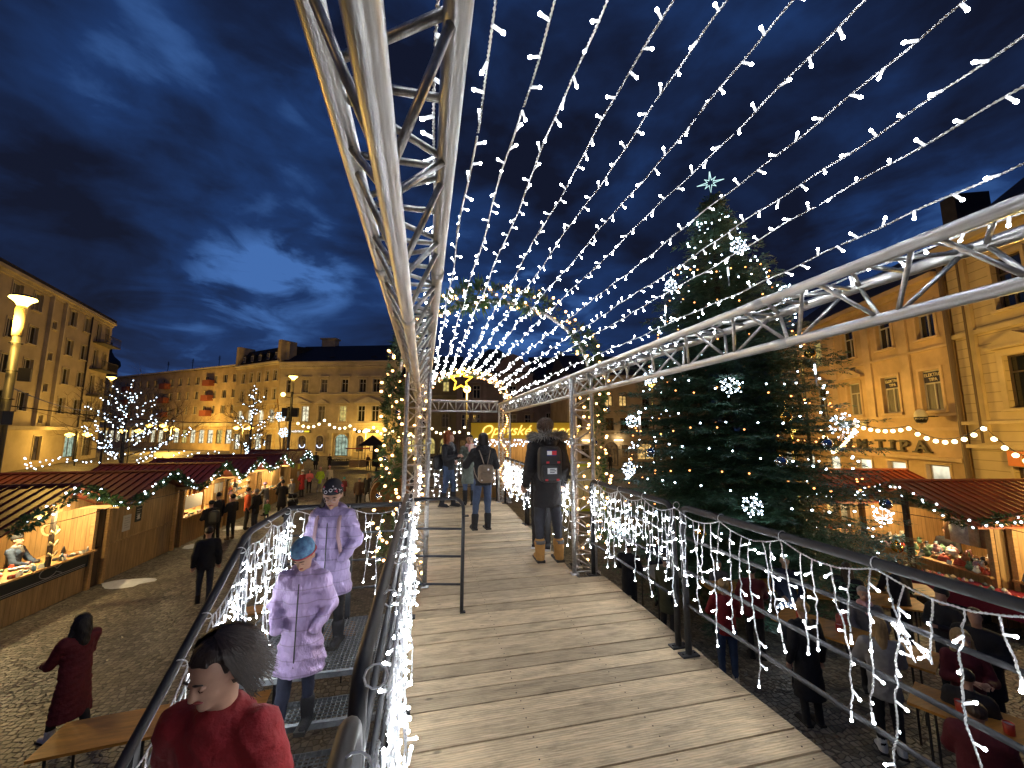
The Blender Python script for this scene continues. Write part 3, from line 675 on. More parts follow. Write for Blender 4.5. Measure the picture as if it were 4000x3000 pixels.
# ---- church tower far behind, left
ch = thing('church', 'dark onion domed church tower far behind the left lit tree', 'church', (-78.5, 116, 1))
c = MB(); c.lathe([(4.6, 9), (4.6, 22.0)], (-78.5, 116, -10), 10); c.build('tower', mat('church_stone', (.06, .05, .05), .9), ch)
c = MB(); c.lathe([(5.2, 22.0), (5.3, 23.5), (4.6, 25.6), (2.6, 27.2), (1.7, 28.0), (1.6, 30.0), (2.2, 31.0), (2.0, 32.2), (.8, 33.4), (.3, 34.5), (.12, 37)], (-78.5, 116, -10), 14); c.build('dome', mat('copper', (.02, .03, .03), .6), ch, True)
# ---- hill far right/left for the horizon
c = MB(); N_ = 90
for i in range(N_):
    a = 2*PI*i/N_; h = 9 + 5*math.sin(a*3+1) + 3*math.sin(a*7)
    c.v.append((430*math.sin(a), 430*math.cos(a), -2)); c.v.append((520*math.sin(a), 520*math.cos(a), max(4, h)))
for i in range(N_):
    j = (i+1) % N_; c.f.append((2*i, 2*j, 2*j+1, 2*i+1)); c.mi.append(0)
h_ = c.build('hills', mat('hill_dark', (.02, .025, .02), 1), None); tag(h_, kind='structure')
# ================================================================== wooden walkway
DZ = 2.5
M_plank = mat('weathered_planks', (0.50, 0.39, 0.25), 0.68, var=0.2, vscale=3.4, bump=0.6, bscale=9, island=0.24, stretch=(1.1, 6.5, 6.5))
_n = M_plank.node_tree.nodes; _l = M_plank.node_tree.links; _b = _n['Principled BSDF']
_src = _b.inputs['Base Color'].links[0].from_socket
_t = _n.new('ShaderNodeTexCoord'); _mp = _n.new('ShaderNodeMapping'); _mp.inputs['Scale'].default_value = (1.6, 4.5, 1); _l.new(_t.outputs['Object'], _mp.inputs[0])
_s = _n.new('ShaderNodeTexNoise'); _s.inputs['Scale'].default_value = 2.3; _s.inputs['Detail'].default_value = 8; _s.inputs['Roughness'].default_value = .7; _l.new(_mp.outputs[0], _s.inputs['Vector'])
_r = _n.new('ShaderNodeValToRGB'); _r.color_ramp.elements[0].position = .34; _r.color_ramp.elements[0].color = (.64, .61, .57, 1); _r.color_ramp.elements[1].position = .52; _r.color_ramp.elements[1].color = (1.1, 1.07, 1.0, 1); _l.new(_s.outputs['Fac'], _r.inputs[0])
_v = _n.new('ShaderNodeTexVoronoi'); _v.inputs['Scale'].default_value = 3.1; _mp3 = _n.new('ShaderNodeMapping'); _mp3.inputs['Scale'].default_value = (.8, 1.6, 0); _l.new(_t.outputs['Object'], _mp3.inputs[0]); _l.new(_mp3.outputs[0], _v.inputs['Vector'])
_k = _n.new('ShaderNodeMapRange'); _k.inputs['From Min'].default_value = .03; _k.inputs['From Max'].default_value = .07; _k.inputs['To Min'].default_value = .35; _l.new(_v.outputs['Distance'], _k.inputs['Value'])
_w = _n.new('ShaderNodeTexWave'); _w.bands_direction = 'Y'; _w.inputs['Scale'].default_value = 9; _w.inputs['Distortion'].default_value = 5; _w.inputs['Detail'].default_value = 3; _mp4 = _n.new('ShaderNodeMapping'); _mp4.inputs['Scale'].default_value = (.25, 2.2, 1); _l.new(_t.outputs['Object'], _mp4.inputs[0]); _l.new(_mp4.outputs[0], _w.inputs['Vector'])
_q = _n.new('ShaderNodeMapRange'); _q.inputs['To Min'].default_value = .80; _q.inputs['To Max'].default_value = 1.06; _l.new(_w.outputs['Fac'], _q.inputs['Value'])
for _o in (_r.outputs[0], _k.outputs[0], _q.outputs[0]):
    _m = _n.new('ShaderNodeMixRGB'); _m.blend_type = 'MULTIPLY'; _m.inputs[0].default_value = .85; _l.new(_src, _m.inputs[1]); _l.new(_o, _m.inputs[2]); _src = _m.outputs[0]
_l.new(_src, _b.inputs['Base Color'])
M_under = mat('dark_steel_frame', (0.03, 0.03, 0.035), 0.6)
wk = thing('walkway', 'raised walkway of weathered pale planks under the string lights', 'walkway', (0.9, 4, DZ))
SCR = []; c = MB(); y = -1.0
while y < 9.55:
    SCR.append(y)
    w = 0.140 + random.uniform(-.004, .004)
    near = y + w/2 < 4.42
    x1 = 2.075 if near else 1.76 + (y-4.4)*.03
    x0 = -0.135 if near else -.12
    dz = random.uniform(-.0035, .0035)
    if near: a, b = x0 + random.uniform(-.006, .006), x1 + random.uniform(-.006, .006)
    else: a, b = x0, x1 + random.uniform(-.008, .008)
    c.bb((a, y, DZ-.045+dz), (b, y+w, DZ+dz)); y += w + random.choice([.007, .008, .009, .012])
c.build('planks', M_plank, wk)
c = MB()
for v0 in range(0, len(SCR), 1):
    yy = SCR[v0]
    for x in (-.09, .62, 1.30, 1.70 if yy > 4.4 else 1.98):
        for dy in (.035, .105): c.lathe([(.0045, 0), (.0045, .0012)], (x+random.uniform(-.01, .01), yy+dy, DZ+.0035), 6)
c.build('screws', mat('rusty_screw', (.05, .03, .02), .6), wk)
c = MB()
for x in (-.1, .6, 1.3, 1.72): c.bb((x-.04, -1, DZ-.22), (x+.04, 9.5, DZ-.05))
c.bb((1.95, -1, DZ-.22), (2.05, 4.4, DZ-.05))
for yy in (-.8, 1.5, 3.8, 6.5, 9.3): c.bb((-.14, yy-.04, DZ-.36), (1.9, yy+.04, DZ-.222))
for x in (-.06, 1.8):
    for yy in (-.8, 1.5, 3.8, 6.5, 9.3): c.bb((x-.05, yy-.05, 0), (x+.05, yy+.05, DZ-.362))
c.build('support_frame', M_under, wk)

# ================================================================== trusses
def truss(name, label, A, B, U, W_, width, hgt, cat='truss', step=.2175, group=None, rc=.0255, rb=.0095, invert=False, ladder=False):
    """triangular truss from A to B. U = unit 'up', W_ = unit across. chords: two at +hgt side, one at the apex"""
    A, B, U, W_ = Vector(A), Vector(B), Vector(U), Vector(W_)
    t = thing(name, label, cat, tuple(A), 0, group)
    L = (B-A).length; D = (B-A).normalized()
    c1 = [W_*(width/2) + U*hgt, W_*(-width/2) + U*hgt, Vector((0, 0, 0))]
    for o in c1:
        c = MB(); c.tube([A+o+D*(L*i/6) for i in range(7)], rc, 14)
        # coupler sleeves where the lengths join
        s = .9
        while s < L: c.tube([A+o+D*(s-.05), A+o+D*(s+.05)], rc*1.1, 14); s += 2.0
        c.build('chord', M_alu, t, True)
    n = max(1, round(L/step)); st = L/n; c = MB()
    for (p, q) in ((c1[0], c1[2]), (c1[1], c1[2]), (c1[0], c1[1])):
        for i in range(n):
            a = A + D*(st*i+.03); b = A + D*(st*(i+1)-.03)
            if i % 2 == 0: c.tube([a+p, b+q], rb, 7)
            else: c.tube([a+q, b+p], rb, 7)
            if i % 2 == 0: c.tube([b+q+D*.0+(q-q), b+D*.035+p], rb*.95, 7) if False else None
        if ladder or (p is c1[0] and q is c1[1]):
            for i in range(n+1):
                a = A + D*min(L-.02, max(.02, st*i)); c.tube([a+p, a+q], rb, 7)
    c.build('bracing', M_alu, t, True)
    return t
up, ex = (0, 0, 1), (1, 0, 0)
truss('truss_beam', 'long silver truss beam at upper left running away above the stairs', (-.085, -1.2, 4.64), (-.085, 9.45, 4.64), up, ex, .24, .22)
truss('truss_beam', 'long silver truss beam over the right railing before the spruce', (1.9, -1.2, 4.635), (1.9, 9.45, 4.635), up, ex, .27, .215)
truss('truss_beam', 'short silver cross truss beam under the yellow star', (.1, 9.3, 4.66), (1.72, 9.3, 4.66), up, (0, 1, 0), .22, .24, ladder=True, step=.2)
PG = None
for nm, x, yy, w in (('silver truss post on the right beside the man in the parka', 1.9, 4.5, .27), ('silver truss post on the left beside the swing gate end of the rail', -.085, 4.5, .25),
                     ('far right silver truss post carrying the yellow star arch', 1.9, 9.3, .27), ('far left silver truss post behind the red haired woman', -.085, 9.3, .25)):
    t = truss('truss_post', nm, (x, yy+.23, DZ+.0), (x, yy+.23, 4.86), (0, -1, 0), ex, w, .23, 'truss post', step=.215, group=PG, rb=.008, ladder=True)
    c = MB()
    for o in ((w/2, 0), (-w/2, 0), (0, .23)): c.bb((x+o[0]-.045, yy+o[1]-.045, DZ-.02), (x+o[0]+.045, yy+o[1]+.045, DZ+.012))
    for o in ((w/2, 0), (-w/2, 0), (0, .23)):
        for zc in (3.05, 4.05): c.lathe([(.034, -.035), (.034, .035)], (x+o[0], yy+o[1], zc), 12)
    c.build('coupler', M_alu, t, True)

# ================================================================== LED bulb meshes
def bulb_mesh(nm, mt, ms, rl=.0058, sl=.034, rs=.0050):
    c = MB(); c.cm = 1; c.lathe([(rs*.8, -sl), (rs, -sl*.9), (rs, -.002)], (0, 0, 0), 6)
    c.cm = 0; c.ball((0, 0, .003), rl, 7, 5, (1, 1, 1.25))
    o = c.build(nm, [mt, ms], None, True); me = o.data; bpy.data.objects.remove(o, do_unlink=True); return me
B_white = bulb_mesh('bulb', M_led, M_ledb)
B_small = bulb_mesh('bulb', M_cool, M_ledb, .016, .03, .008)
B_tiny = bulb_mesh('bulb', M_cool, M_bcable, .022, .03, .01)
B_warm = bulb_mesh('bulb', M_warmled, M_bcable, .0155, .02, .005)
B_warmt = bulb_mesh('bulb', M_warmled, M_bcable, .016, .02, .007)
B_far = bulb_mesh('bulb', emitter('led_far', (.62, .80, 1.0), 11.0), M_bcable, .030, .03, .01)

def put_bulbs(par, items, me, cap=100, me_stuff=None):
    """items: (pos, dir). first `cap` nearest the walkway's camera end become parts, the rest one stuff part"""
    items = sorted(items, key=lambda q: (Vector(q[0])-Vector((0, 0, EYE))).length)
    for p, d in items[:cap]: inst(me, 'bulb', par, dirmat(p, d, 1.0, random.random()*6))
    rest = items[cap:]
    if rest:
        c = MB(); mi = []
        vs = np.array([v.co[:] for v in me.vertices]); fs = [tuple(p.vertices) for p in me.polygons]; pm = [p.material_index for p in me.polygons]
        for p, d in rest:
            M = np.array(dirmat(p, d)); q = vs @ M[:3, :3].T + M[:3, 3]
            o = len(c.v); c.v.extend(q.tolist()); c.f.extend(tuple(i+o for i in f) for f in fs); c.mi.extend(pm)
        o = c.build('bulbs', [m for m in me.materials], par, True); o['kind'] = 'stuff'

def twist(c, pts, r, pitch=.03, n=4, amp=None):
    """two thin strands wound round each other along the polyline"""
    P = [Vector(p) for p in pts]; amp = amp or r*1.05
    out = [[], []]; acc = 0
    for i in range(len(P)-1):
        d = P[i+1]-P[i]; L = d.length; k = max(1, int(L/(pitch/4)))
        u = d.orthogonal().normalized(); u = (Vector((0, 0, 1)).cross(d)); u = u.normalized() if u.length > 1e-5 else Vector((1, 0, 0)); w = d.normalized().cross(u)
        for j in range(k):
            s = acc + L*j/k; a = 2*PI*s/pitch
            o = (u*math.cos(a)+w*math.sin(a))*amp; q = P[i]+d*(j/k)
            out[0].append(q+o); out[1].append(q-o)
        acc += L
    for s in out:
        if len(s) > 1: c.tube(s, r, n)

# ---- ceiling strings, parallel to the walkway, hung over the two garland arches
ratios = [.006, .136, .263, .38, .53, .655, .805, .976, 1.2, 1.444, 1.66, 2.12, 2.62]
cx0, zb, rx, rz_ = .93, 4.84, .98, .74
desc = ['leftmost', 'second from the left', 'third from the left', 'fourth from the left', 'fifth from the left', 'sixth from the left', 'middle', 'seventh from the right', 'sixth from the right',
        'fifth from the right', 'fourth from the right', 'third from the right', 'rightmost']
desc[7:] = ['sixth from the right', 'fifth from the right', 'fourth from the right', 'third from the right', 'second from the right', 'rightmost']
for si, k in enumerate(ratios):
    # point of the arch profile seen along that direction
    best = None
    for t in np.linspace(0.0, PI, 400):
        X = cx0 + rx*math.cos(t); Z = zb + rz_*math.sin(t)
        e = abs(X - k*(Z-EYE)) + (0.0 if t < PI*.985 else .02)
        if best is None or e < best[0]: best = (e, X, Z)
    X, Z = best[1], best[2]
    s = thing('string_lights', 'white string of LED lights overhead, %s of the parallel strings' % desc[si], 'string lights', (X, 9.3, Z), 0, 'parallel white light strings overhead')
    pts = []; y = 9.32; sag = random.uniform(.01, .025)
    def P(y):
        u = (y % 4.8)/4.8
        return Vector((X + .008*math.sin(y*5+si), y, Z - sag*4*u*(1-u) + .004*math.sin(y*17+si*2)))
    c = MB()
    far = [P(yy) for yy in np.arange(9.32, 1.3, -.06)]
    c.tube(far, .004, 4); twist(c, [P(yy) for yy in np.arange(1.32, -.9, -.05)], .0025)
    c.build('cable', M_cable, s)
    if si % 3 == 1:
        yc = 1.9 + si*.13; q = P(yc); c = MB(); c.tube([q+Vector((0, -.05, .004)), q+Vector((0, .05, .004))], .007, 8); c.build('connector', M_cable, s)
    it = []; y = 9.25
    while y > .15:
        q = P(y); a = random.uniform(0, 2*PI); d = Vector((math.cos(a), random.uniform(-.6, .6), math.sin(a)*.9 - .15)).normalized()
        it.append((q + d*.032, d)); y -= random.uniform(.088, .122)
    put_bulbs(s, it, B_white)

# ---- icicle curtains
LENS = [.26, .52, .36, .66, .44, .60, .30, .70, .4, .5]
def icicles(label, path, group, step=.115, lens=1.0, wild=.03, rail_r=.024, tw=True, cap=100, inward=(0, 0, 0), seed=0, dens=1.0, mess=0.0):
    rd = random.Random(seed)
    P = [Vector(p) for p in path]
    t = thing('icicle_lights', label, 'icicle lights', tuple(P[0]), 0, group)
    segs = [(P[i], P[i+1]) for i in range(len(P)-1)]; L = sum((b-a).length for a, b in segs)
    iw = Vector(inward)
    def at(s):
        for a, b in segs:
            l = (b-a).length
            if s <= l + 1e-6: return a.lerp(b, min(1, s/l))
            s -= l
        return segs[-1][1].copy()
    c = MB(); ties = MB(); top = []
    tie = .46
    for s in np.arange(0, L, .03):
        u = (s % tie)/tie; top.append(at(s) + iw*.03 + Vector((0, 0, -.012 - .055*4*u*(1-u) + rd.uniform(-.002, .002))))
    (twist if tw else lambda c_, p, r: c_.tube(p, r*1.5, 4))(c, top, .0026)
    s = 0.02
    while s < L:
        q = at(s); q2 = at(s+.01); d = (q2-q).normalized()
        if d.length < .5: d = (segs[-1][1]-segs[-1][0]).normalized()
        u = d.cross(Vector((0, 0, 1))); u = u.normalized() if u.length > .1 else Vector((1, 0, 0)); w = u.cross(d)
        ties.tube([q + (u*math.cos(a)+w*math.sin(a))*(rail_r+.004) for a in np.linspace(0, 2*PI, 11)], .0028, 4, False); s += tie
    it = []; s = .03; k = rd.randrange(10)
    while s < L-.01:
        ln = LENS[k % 10]*lens*rd.uniform(.85, 1.12); k += 1
        i = min(len(top)-1, int(s/.03)); q = top[i].copy(); pts = [q.copy()]
        dx = rd.uniform(-1, 1)*wild; fold = rd.random() < .10 + mess
        ph = rd.uniform(0, 6); n = max(4, int(ln/.03)); dirn = (at(min(L, s+.02))-at(max(0, s-.02))).normalized()
        cur = q; drift = rd.uniform(-.35, .35) + (rd.uniform(-.5, .5) if mess else 0)
        for j in range(1, n+1):
            f_ = j/n
            lat = drift*math.sin(f_*PI*.9+ph*.2)*.35 + rd.uniform(-.25, .25)
            step_v = Vector((0, 0, -ln/n)) + dirn*(lat*ln/n) + Vector((rd.uniform(-1, 1), rd.uniform(-1, 1), 0))*.004 + iw*(rd.uniform(-.004, .006))
            if fold and f_ > .72: step_v.z *= -.55; step_v += dirn*.012
            cur = cur + step_v; pts.append(cur.copy())
        (twist if tw else lambda c_, p, r: c_.tube(p, r*1.5, 4))(c, pts, .0024)
        acc = 0; nxt = rd.uniform(.03, .09)
        for j in range(len(pts)-1):
            acc += (pts[j+1]-pts[j]).length
            if acc >= nxt or j == len(pts)-2:
                a = rd.uniform(0, 2*PI); dd = (dirn*math.cos(a) + dirn.cross(Vector((0, 0, 1)))*math.sin(a)*.8 + Vector((0, 0, rd.uniform(-.9, .3)))).normalized()
                if j == len(pts)-2: dd = (pts[-1]-pts[-2]).normalized()
                it.append((pts[j+1] + dd*.034, dd)); nxt = acc + .105/dens
        s += step*rd.uniform(.8, 1.2)
    c.build('cable', M_cable, t); ties.build('cable_tie', M_cable, t)
    put_bulbs(t, it, B_white, cap)
    return t

# ================================================================== railings
def rail_panel(label, a, b, top, bars, z0=DZ, r=.024, rb=.0125, plates=True, group=None, corners=True, posts=True):
    """a,b: (x,y) ends; tube frame with rounded corners, posts with foot plates"""
    A, B = Vector((a[0], a[1], 0)), Vector((b[0], b[1], 0)); D = (B-A).normalized(); N = Vector((D.y, -D.x, 0))
    t = thing('railing', label, 'railing', (a[0], a[1], z0), 0, group)
    k = .09
    arc = lambda P, s: [P + D*(s*(k - k*math.cos(u))) + Vector((0, 0, top - k + k*math.sin(u))) for u in np.linspace(0, PI/2, 6)]
    pts = [A+Vector((0, 0, z0+.012))] + arc(A, 1) + list(reversed(arc(B, -1))) + [B+Vector((0, 0, z0+.012))]
    c = MB(); c.tube(pts, r, 12); c.build('frame', M_rail, t, True)
    for z in bars:
        c = MB(); c.tube([A+Vector((0, 0, z)), B+Vector((0, 0, z))], rb, 8); c.build('bar', M_rail, t, True)
    if plates:
        for P in (A, B):
            c = MB(); c.box((P.x, P.y, z0+.006), (.14, .07, .012), math.atan2(N.y, N.x))
            for s in (-1, 1): q = P + N*(.05*s); c.lathe([(.009, 0), (.009, .008), (.004, .011)], (q.x, q.y, z0+.012), 8)
            c.build('foot_plate', M_rail, t)
    return t
GR = None
bars = (3.355, 3.105, 2.86)
XR = 1.97
rail_panel('dark tube railing at the right edge nearest the camera', (XR, .86), (XR, 2.74), 3.575, bars)
rail_panel('dark tube railing on the right between the two truss post and near panel', (XR, 2.86), (XR, 4.42), 3.575, bars)
rail_panel('dark tube railing beyond the right truss post beside the man in the parka', (1.90, 4.8), (1.86, 6.95), 3.56, bars)
rail_panel('dark tube railing on the far right by the woman with the backpack', (1.845, 7.05), (1.88, 9.1), 3.56, bars)
rail_panel('dark tube railing closing the far end of the walkway', (.1, 9.5), (1.75, 9.5), 3.56, bars)
rail_panel('dark tube railing on the far left of the walkway', (-.14, 4.95), (-.12, 9.1), 3.56, bars, plates=False)
# left side of the walkway, along the stairs
t = rail_panel('thick dark handrail left of the planks ending in the short swing gate', (-.14, 1.07), (-.15, 3.95), 3.56, (3.33, 3.08, 2.83), plates=False, r=.022)
for yy in (1.67, 2.6, 3.8):
    c = MB(); c.box((-.10, yy, DZ+.006), (.12, .07, .012)); c.lathe([(.009, .0), (.009, .008), (.004, .011)], (-.065, yy-.015, DZ+.012), 8); c.lathe([(.009, .0), (.009, .008), (.004, .011)], (-.065, yy+.015, DZ+.012), 8)
    c.build('foot_plate', M_rail, t)
t = rail_panel('near end of the dark handrail at the bottom edge, left of the planks', (-.14, -.9), (-.137, .99), 3.545, (3.33, 3.08, 2.83), plates=False, r=.022)
# gate panel standing across the head of the stairs
t = thing('gate_panel', 'short dark tube gate standing on the planks at the head of the stairs', 'gate', (.37, 3.82, DZ))
c = MB(); k = .07
pts = [Vector((-.135, 3.98, 3.50))] + [Vector((.38-k+k*math.sin(u), 3.98-(.16*(u/(PI/2))), 3.50-k+k*math.cos(u))) for u in np.linspace(0, PI/2, 6)] + [Vector((.38, 3.82, 3.2)), Vector((.375, 3.80, DZ+.01))]
c.tube(pts, .017, 10); c.build('frame', M_rail, t, True)
for z in (3.24, 2.99, 2.74):
    c = MB(); c.tube([(-.135, 3.95, z), (.378, 3.82, z)], .011, 8); c.build('bar', M_rail, t, True)
c = MB(); c.box((.385, 3.80, DZ+.006), (.05, .035, .012)); c.box((.40, 3.82, 3.36), (.06, .045, .012)); c.build('foot_plate', M_rail, t)

# ================================================================== stairs
st = thing('staircase', 'open metal staircase with grating treads beside the walkway', 'staircase', (-.7, 3.2, 2.45))
def grating(c, x0, x1, y0, y1, z, th=.028, pit=.032):
    n = max(1, round((x1-x0)/pit))
    for i in range(n+1): x = x0+(x1-x0)*i/n; c.bb((x-.0013, y0, z-th), (x+.0013, y1, z))
    m = max(1, round((y1-y0)/pit))
    for j in range(m+1): y = y0+(y1-y0)*j/m; c.bb((x0, y-.0011, z-th*.35), (x1, y+.0011, z-.001))
def tread(x0, x1, y0, y1, z, nose=True, nm='tread'):
    c = MB(); grating(c, x0, x1, y0+.03, y1, z)
    if nose: c.bb((x0, y0, z-.035), (x1, y0+.028, z+.001))
    c.bb((x0, y1, z-.035), (x1, y1+.004, z))
    c.build(nm, M_steel, st)
tread(-1.2, -.2, 3.2, 4.05, 2.45, nm='landing')
for i in range(1, 15): tread(-1.2, -.2, 3.2-.25*i, 3.2-.25*i+.25, 2.45-.163*i)
for x in (-1.23, -.18):
    c = MB(); c.prism([(3.25, 2.46), (4.1, 2.46), (4.1, 2.32), (3.3, 2.32), (-.4, 2.32-.163*14.2), (-.4, .22)], lambda y, z: (x-.006, y, z), lambda y, z: (x+.006, y, z)); c.build('stringer', M_under, st)
c = MB()
for x, y in ((-1.2, 4.05), (-.24, 4.05), (-1.2, 3.2)): c.bb((x-.03, y-.03, 0), (x+.03, y+.03, 2.4))
c.build('support_leg', M_under, st)
# stair rail: level part round the landing, then down the slope
sr = thing('stair_railing', 'dark railing round the stair landing sloping down towards the camera', 'railing', (-1.22, 3.2, 2.45))
c = MB(); sl = .652
pts = [(-.2, 4.07, 3.45), (-1.12, 4.07, 3.45), (-1.19, 4.05, 3.45), (-1.22, 3.98, 3.45), (-1.22, 3.27, 3.44), (-1.22, 3.18, 3.42), (-1.22, 2.9, 3.42-.28*sl), (-1.22, -.2, 3.42-3.38*sl)]
c.tube(pts, .024, 10); c.build('handrail', M_rail, sr, True)
for z in (.25, .5, .75):
    c = MB(); c.tube([(-.2, 4.07, 3.45-z), (-1.22, 4.07, 3.45-z)], .0105, 7); c.tube([(-1.22, 4.07, 3.45-z), (-1.22, 3.18, 3.44-z)], .0105, 7)
    c.tube([(-1.22, 3.18, 3.44-z), (-1.22, -.2, 3.42-3.38*sl-z)], .0105, 7); c.build('bar', M_rail, sr, True)
for x, y, h in ((-.22, 4.07, 3.45), (-.66, 4.07, 3.45), (-1.22, 4.05, 3.45), (-1.22, 3.2, 3.42), (-1.22, 2.2, 3.42-.98*sl), (-1.22, 1.2, 3.42-1.98*sl), (-1.22, .2, 3.42-2.98*sl)):
    c = MB(); c.bb((x-.022, y-.022, h-1.08), (x+.022, y+.022, h)); c.build('post', M_rail, sr)

# ---- curtains on the rails
GI = 'icicle light curtains tied to the railings'
icicles('icicle lights on the nearest right railing, with long widely spread strands', [(XR, .92, 3.575), (XR, 2.76, 3.575)], GI, inward=(-1, 0, 0), seed=3, step=.078, lens=1.05, wild=.05, mess=.10, dens=1.05)
icicles('icicle lights on the right railing between the near posts and the truss post', [(XR, 2.78, 3.575), (XR, 4.42, 3.575)], GI, inward=(-1, 0, 0), seed=5, step=.056, dens=1.15)
icicles('icicle lights beyond the right truss post, behind the man in the parka', [(1.90, 4.8, 3.56), (1.86, 7.0, 3.56)], GI, inward=(-1, 0, 0), seed=6, step=.06, tw=False, dens=1.25)
icicles('dense icicle lights on the far right railing beside the woman with the backpack', [(1.845, 7.0, 3.56), (1.88, 9.1, 3.56)], GI, inward=(-1, 0, 0), seed=7, step=.05, tw=False, dens=1.35)
icicles('icicle lights on the far end railing behind the two women', [(.1, 9.5, 3.56), (1.75, 9.5, 3.56)], GI, inward=(0, -1, 0), seed=8, step=.09, tw=False, lens=1.2)
icicles('icicle lights on the handrail along the planks, hanging inside the walkway', [(-.1, 1.05, 3.56), (-.12, 3.95, 3.56)], GI, inward=(1, 0, 0), seed=9, step=.055, lens=1.1, mess=.1)
icicles('short icicle lights at the very bottom of the left handrail', [(-.1, .35, 3.54), (-.11, 1.0, 3.54)], GI, inward=(1, 0, 0), seed=19, step=.06, lens=1.1, mess=.1)
icicles('icicle lights on the far left railing past the truss post', [(-.14, 4.95, 3.56), (-.12, 9.0, 3.56)], GI, inward=(1, 0, 0), seed=10, step=.085, tw=False)
icicles('icicle lights on the back rail of the stair landing', [(-.2, 4.07, 3.44), (-1.18, 4.07, 3.44)], GI, inward=(0, -1, 0), seed=11, step=.085, lens=.95)
icicles('icicle lights draped down the sloping stair rail beside the girls', [(-1.2, 4.0, 3.44), (-1.2, 3.18, 3.42), (-1.2, 2.55, 3.42-.63*sl)], GI, inward=(1, 0, 0), seed=12, step=.05, lens=1.2, mess=.15, wild=.05)
icicles('icicle lights on the lower stair rail left of the woman in red', [(-1.2, 2.5, 3.42-.68*sl), (-1.2, 1.35, 3.42-1.83*sl)], GI, inward=(1, 0, 0), seed=14, step=.10, lens=.75, mess=.1)

# ================================================================== garland arches
M_needle = mat('spruce_needles', (0.055, 0.12, 0.04), 0.6, var=0.45, vscale=5, island=.35)
def needles(c, p, d, n, ln, spread, rd, w=.16):
    """tuft of thin needle blades round direction d"""
    d = Vector(d).normalized(); u = d.orthogonal().normalized(); v = d.cross(u)
    for _ in range(n):
        a = rd.uniform(0, 2*PI); s = rd.uniform(.2, 1)*spread
        e = (d + (u*math.cos(a)+v*math.sin(a))*s).normalized(); L = ln*rd.uniform(.6, 1.1)
        q = Vector(p) + d*rd.uniform(0, .5)*ln; sd = e.orthogonal().normalized()*L*w*.5
        m = q + e*L*.45
        c.add([tuple(q), tuple(m+sd), tuple(q+e*L), tuple(m-sd)], [(0, 1, 2, 3)])
def garland(path, rad, label, nb, bulb, seed, par=None, dens=1.0, name='garland', baubles=0, group=None, tl=.10, cap=100, legk=1.0):
    rd = random.Random(seed)
    P = [Vector(p) for p in path]
    t = par or thing(name, label, 'garland', tuple(P[0]), 0, group)
    L = [0]
    for i in range(len(P)-1): L.append(L[-1]+(P[i+1]-P[i]).length)
    def at(s):
        for i in range(len(P)-1):
            if s <= L[i+1]: f_ = (s-L[i])/(L[i+1]-L[i]); return P[i].lerp(P[i+1], f_), (P[i+1]-P[i]).normalized()
        return P[-1].copy(), (P[-1]-P[-2]).normalized()
    c = MB(); s = 0
    while s < L[-1]:
        p, d = at(s); bulge = (.75 + .45*math.sin(s*5.1+seed) * math.sin(s*2.3))*(legk if abs(d.z) > .98 else 1)
        for _ in range(3):
            a = rd.uniform(0, 2*PI); u = d.orthogonal().normalized(); v = d.cross(u); o = (u*math.cos(a)+v*math.sin(a))
            needles(c, p + o*rad*.25, (o + d*rd.uniform(-.6, .6)), 7, rad*rd.uniform(.6, 1.25)*bulge, .9, rd, .19)
        s += tl*.34/dens
    c.build('greenery', M_needle, t)
    it = []
    for i in range(nb):
        s = (i+rd.random())*L[-1]/nb; p, d = at(s); a = rd.uniform(0, 2*PI); u = d.orthogonal().normalized(); v = d.cross(u); o = u*math.cos(a)+v*math.sin(a)
        it.append((p + o*rad*rd.uniform(.65, 1.05), o))
    put_bulbs(t, it, bulb, cap)
    return t, at, L[-1]
M_silver = mat('silver_bauble', (0.75, 0.76, 0.78), 0.08, 1.0)
M_gold = mat('gold_bauble', (0.80, 0.48, 0.10), 0.14, 1.0)
def arch_path(cx, y, zb, rx, rz, x0, x1, zlow, n=28):
    pts = [(x0, y, z) for z in np.linspace(zlow, zb, 8)][:-1]
    pts += [(cx - rx*math.cos(t), y, zb + rz*math.sin(t)) for t in np.linspace(0, PI, n)]
    pts += [(x1, y, z) for z in np.linspace(zb, zlow, 8)][1:]
    return pts
gp = arch_path(.90, 4.66, 4.86, 1.28, 1.04, -.38, 2.18, 2.75)
t, at, L = garland(gp, .150, 'big spruce garland arch with warm lights and silver baubles round the near posts', 170, B_warm, 21, cap=100, dens=2.2, legk=.68)
c = MB(); c.tube([(.9-1.21*math.cos(u), 4.70, 4.86+.96*math.sin(u)) for u in np.linspace(0, PI, 40)], .021, 10); c.build('hoop', M_alu, t, True)
for k in range(16):
    p, d = at(L*(k+.5)/16); a = random.uniform(0, 6); q = p + Vector((math.cos(a)*.1, -.09, math.sin(a)*.1-.03))
    b = thing('bauble', 'small mirrored silver bauble %s' % ['low on the left leg of the big garland arch', 'second lowest on the left garland leg', 'third up the left garland leg', 'upper left garland leg, beside the beam',
        'at the left shoulder of the big arch', 'on the left rise of the big arch', 'left of the crown of the big arch', 'just left of the arch crown', 'just right of the arch crown', 'right of the crown of the big arch',
        'on the right fall of the big arch', 'at the right shoulder of the big arch', 'upper right garland leg near the beam', 'third up the right garland leg', 'second lowest on the right garland leg', 'low on the right leg of the big garland arch'][k],
        'bauble', tuple(q), 0, 'silver baubles in the big garland arch')
    c = MB(); c.ball(q, .036, 12, 8); c.build('ball', M_silver, b, True)
    c = MB(); c.lathe([(.009, .033), (.009, .045)], q, 8); c.build('cap', M_gold, b)
gp2 = [(.93 - 1.02*math.cos(u), 9.25, 4.86+.74*math.sin(u)) for u in np.linspace(0.0, PI, 30)]
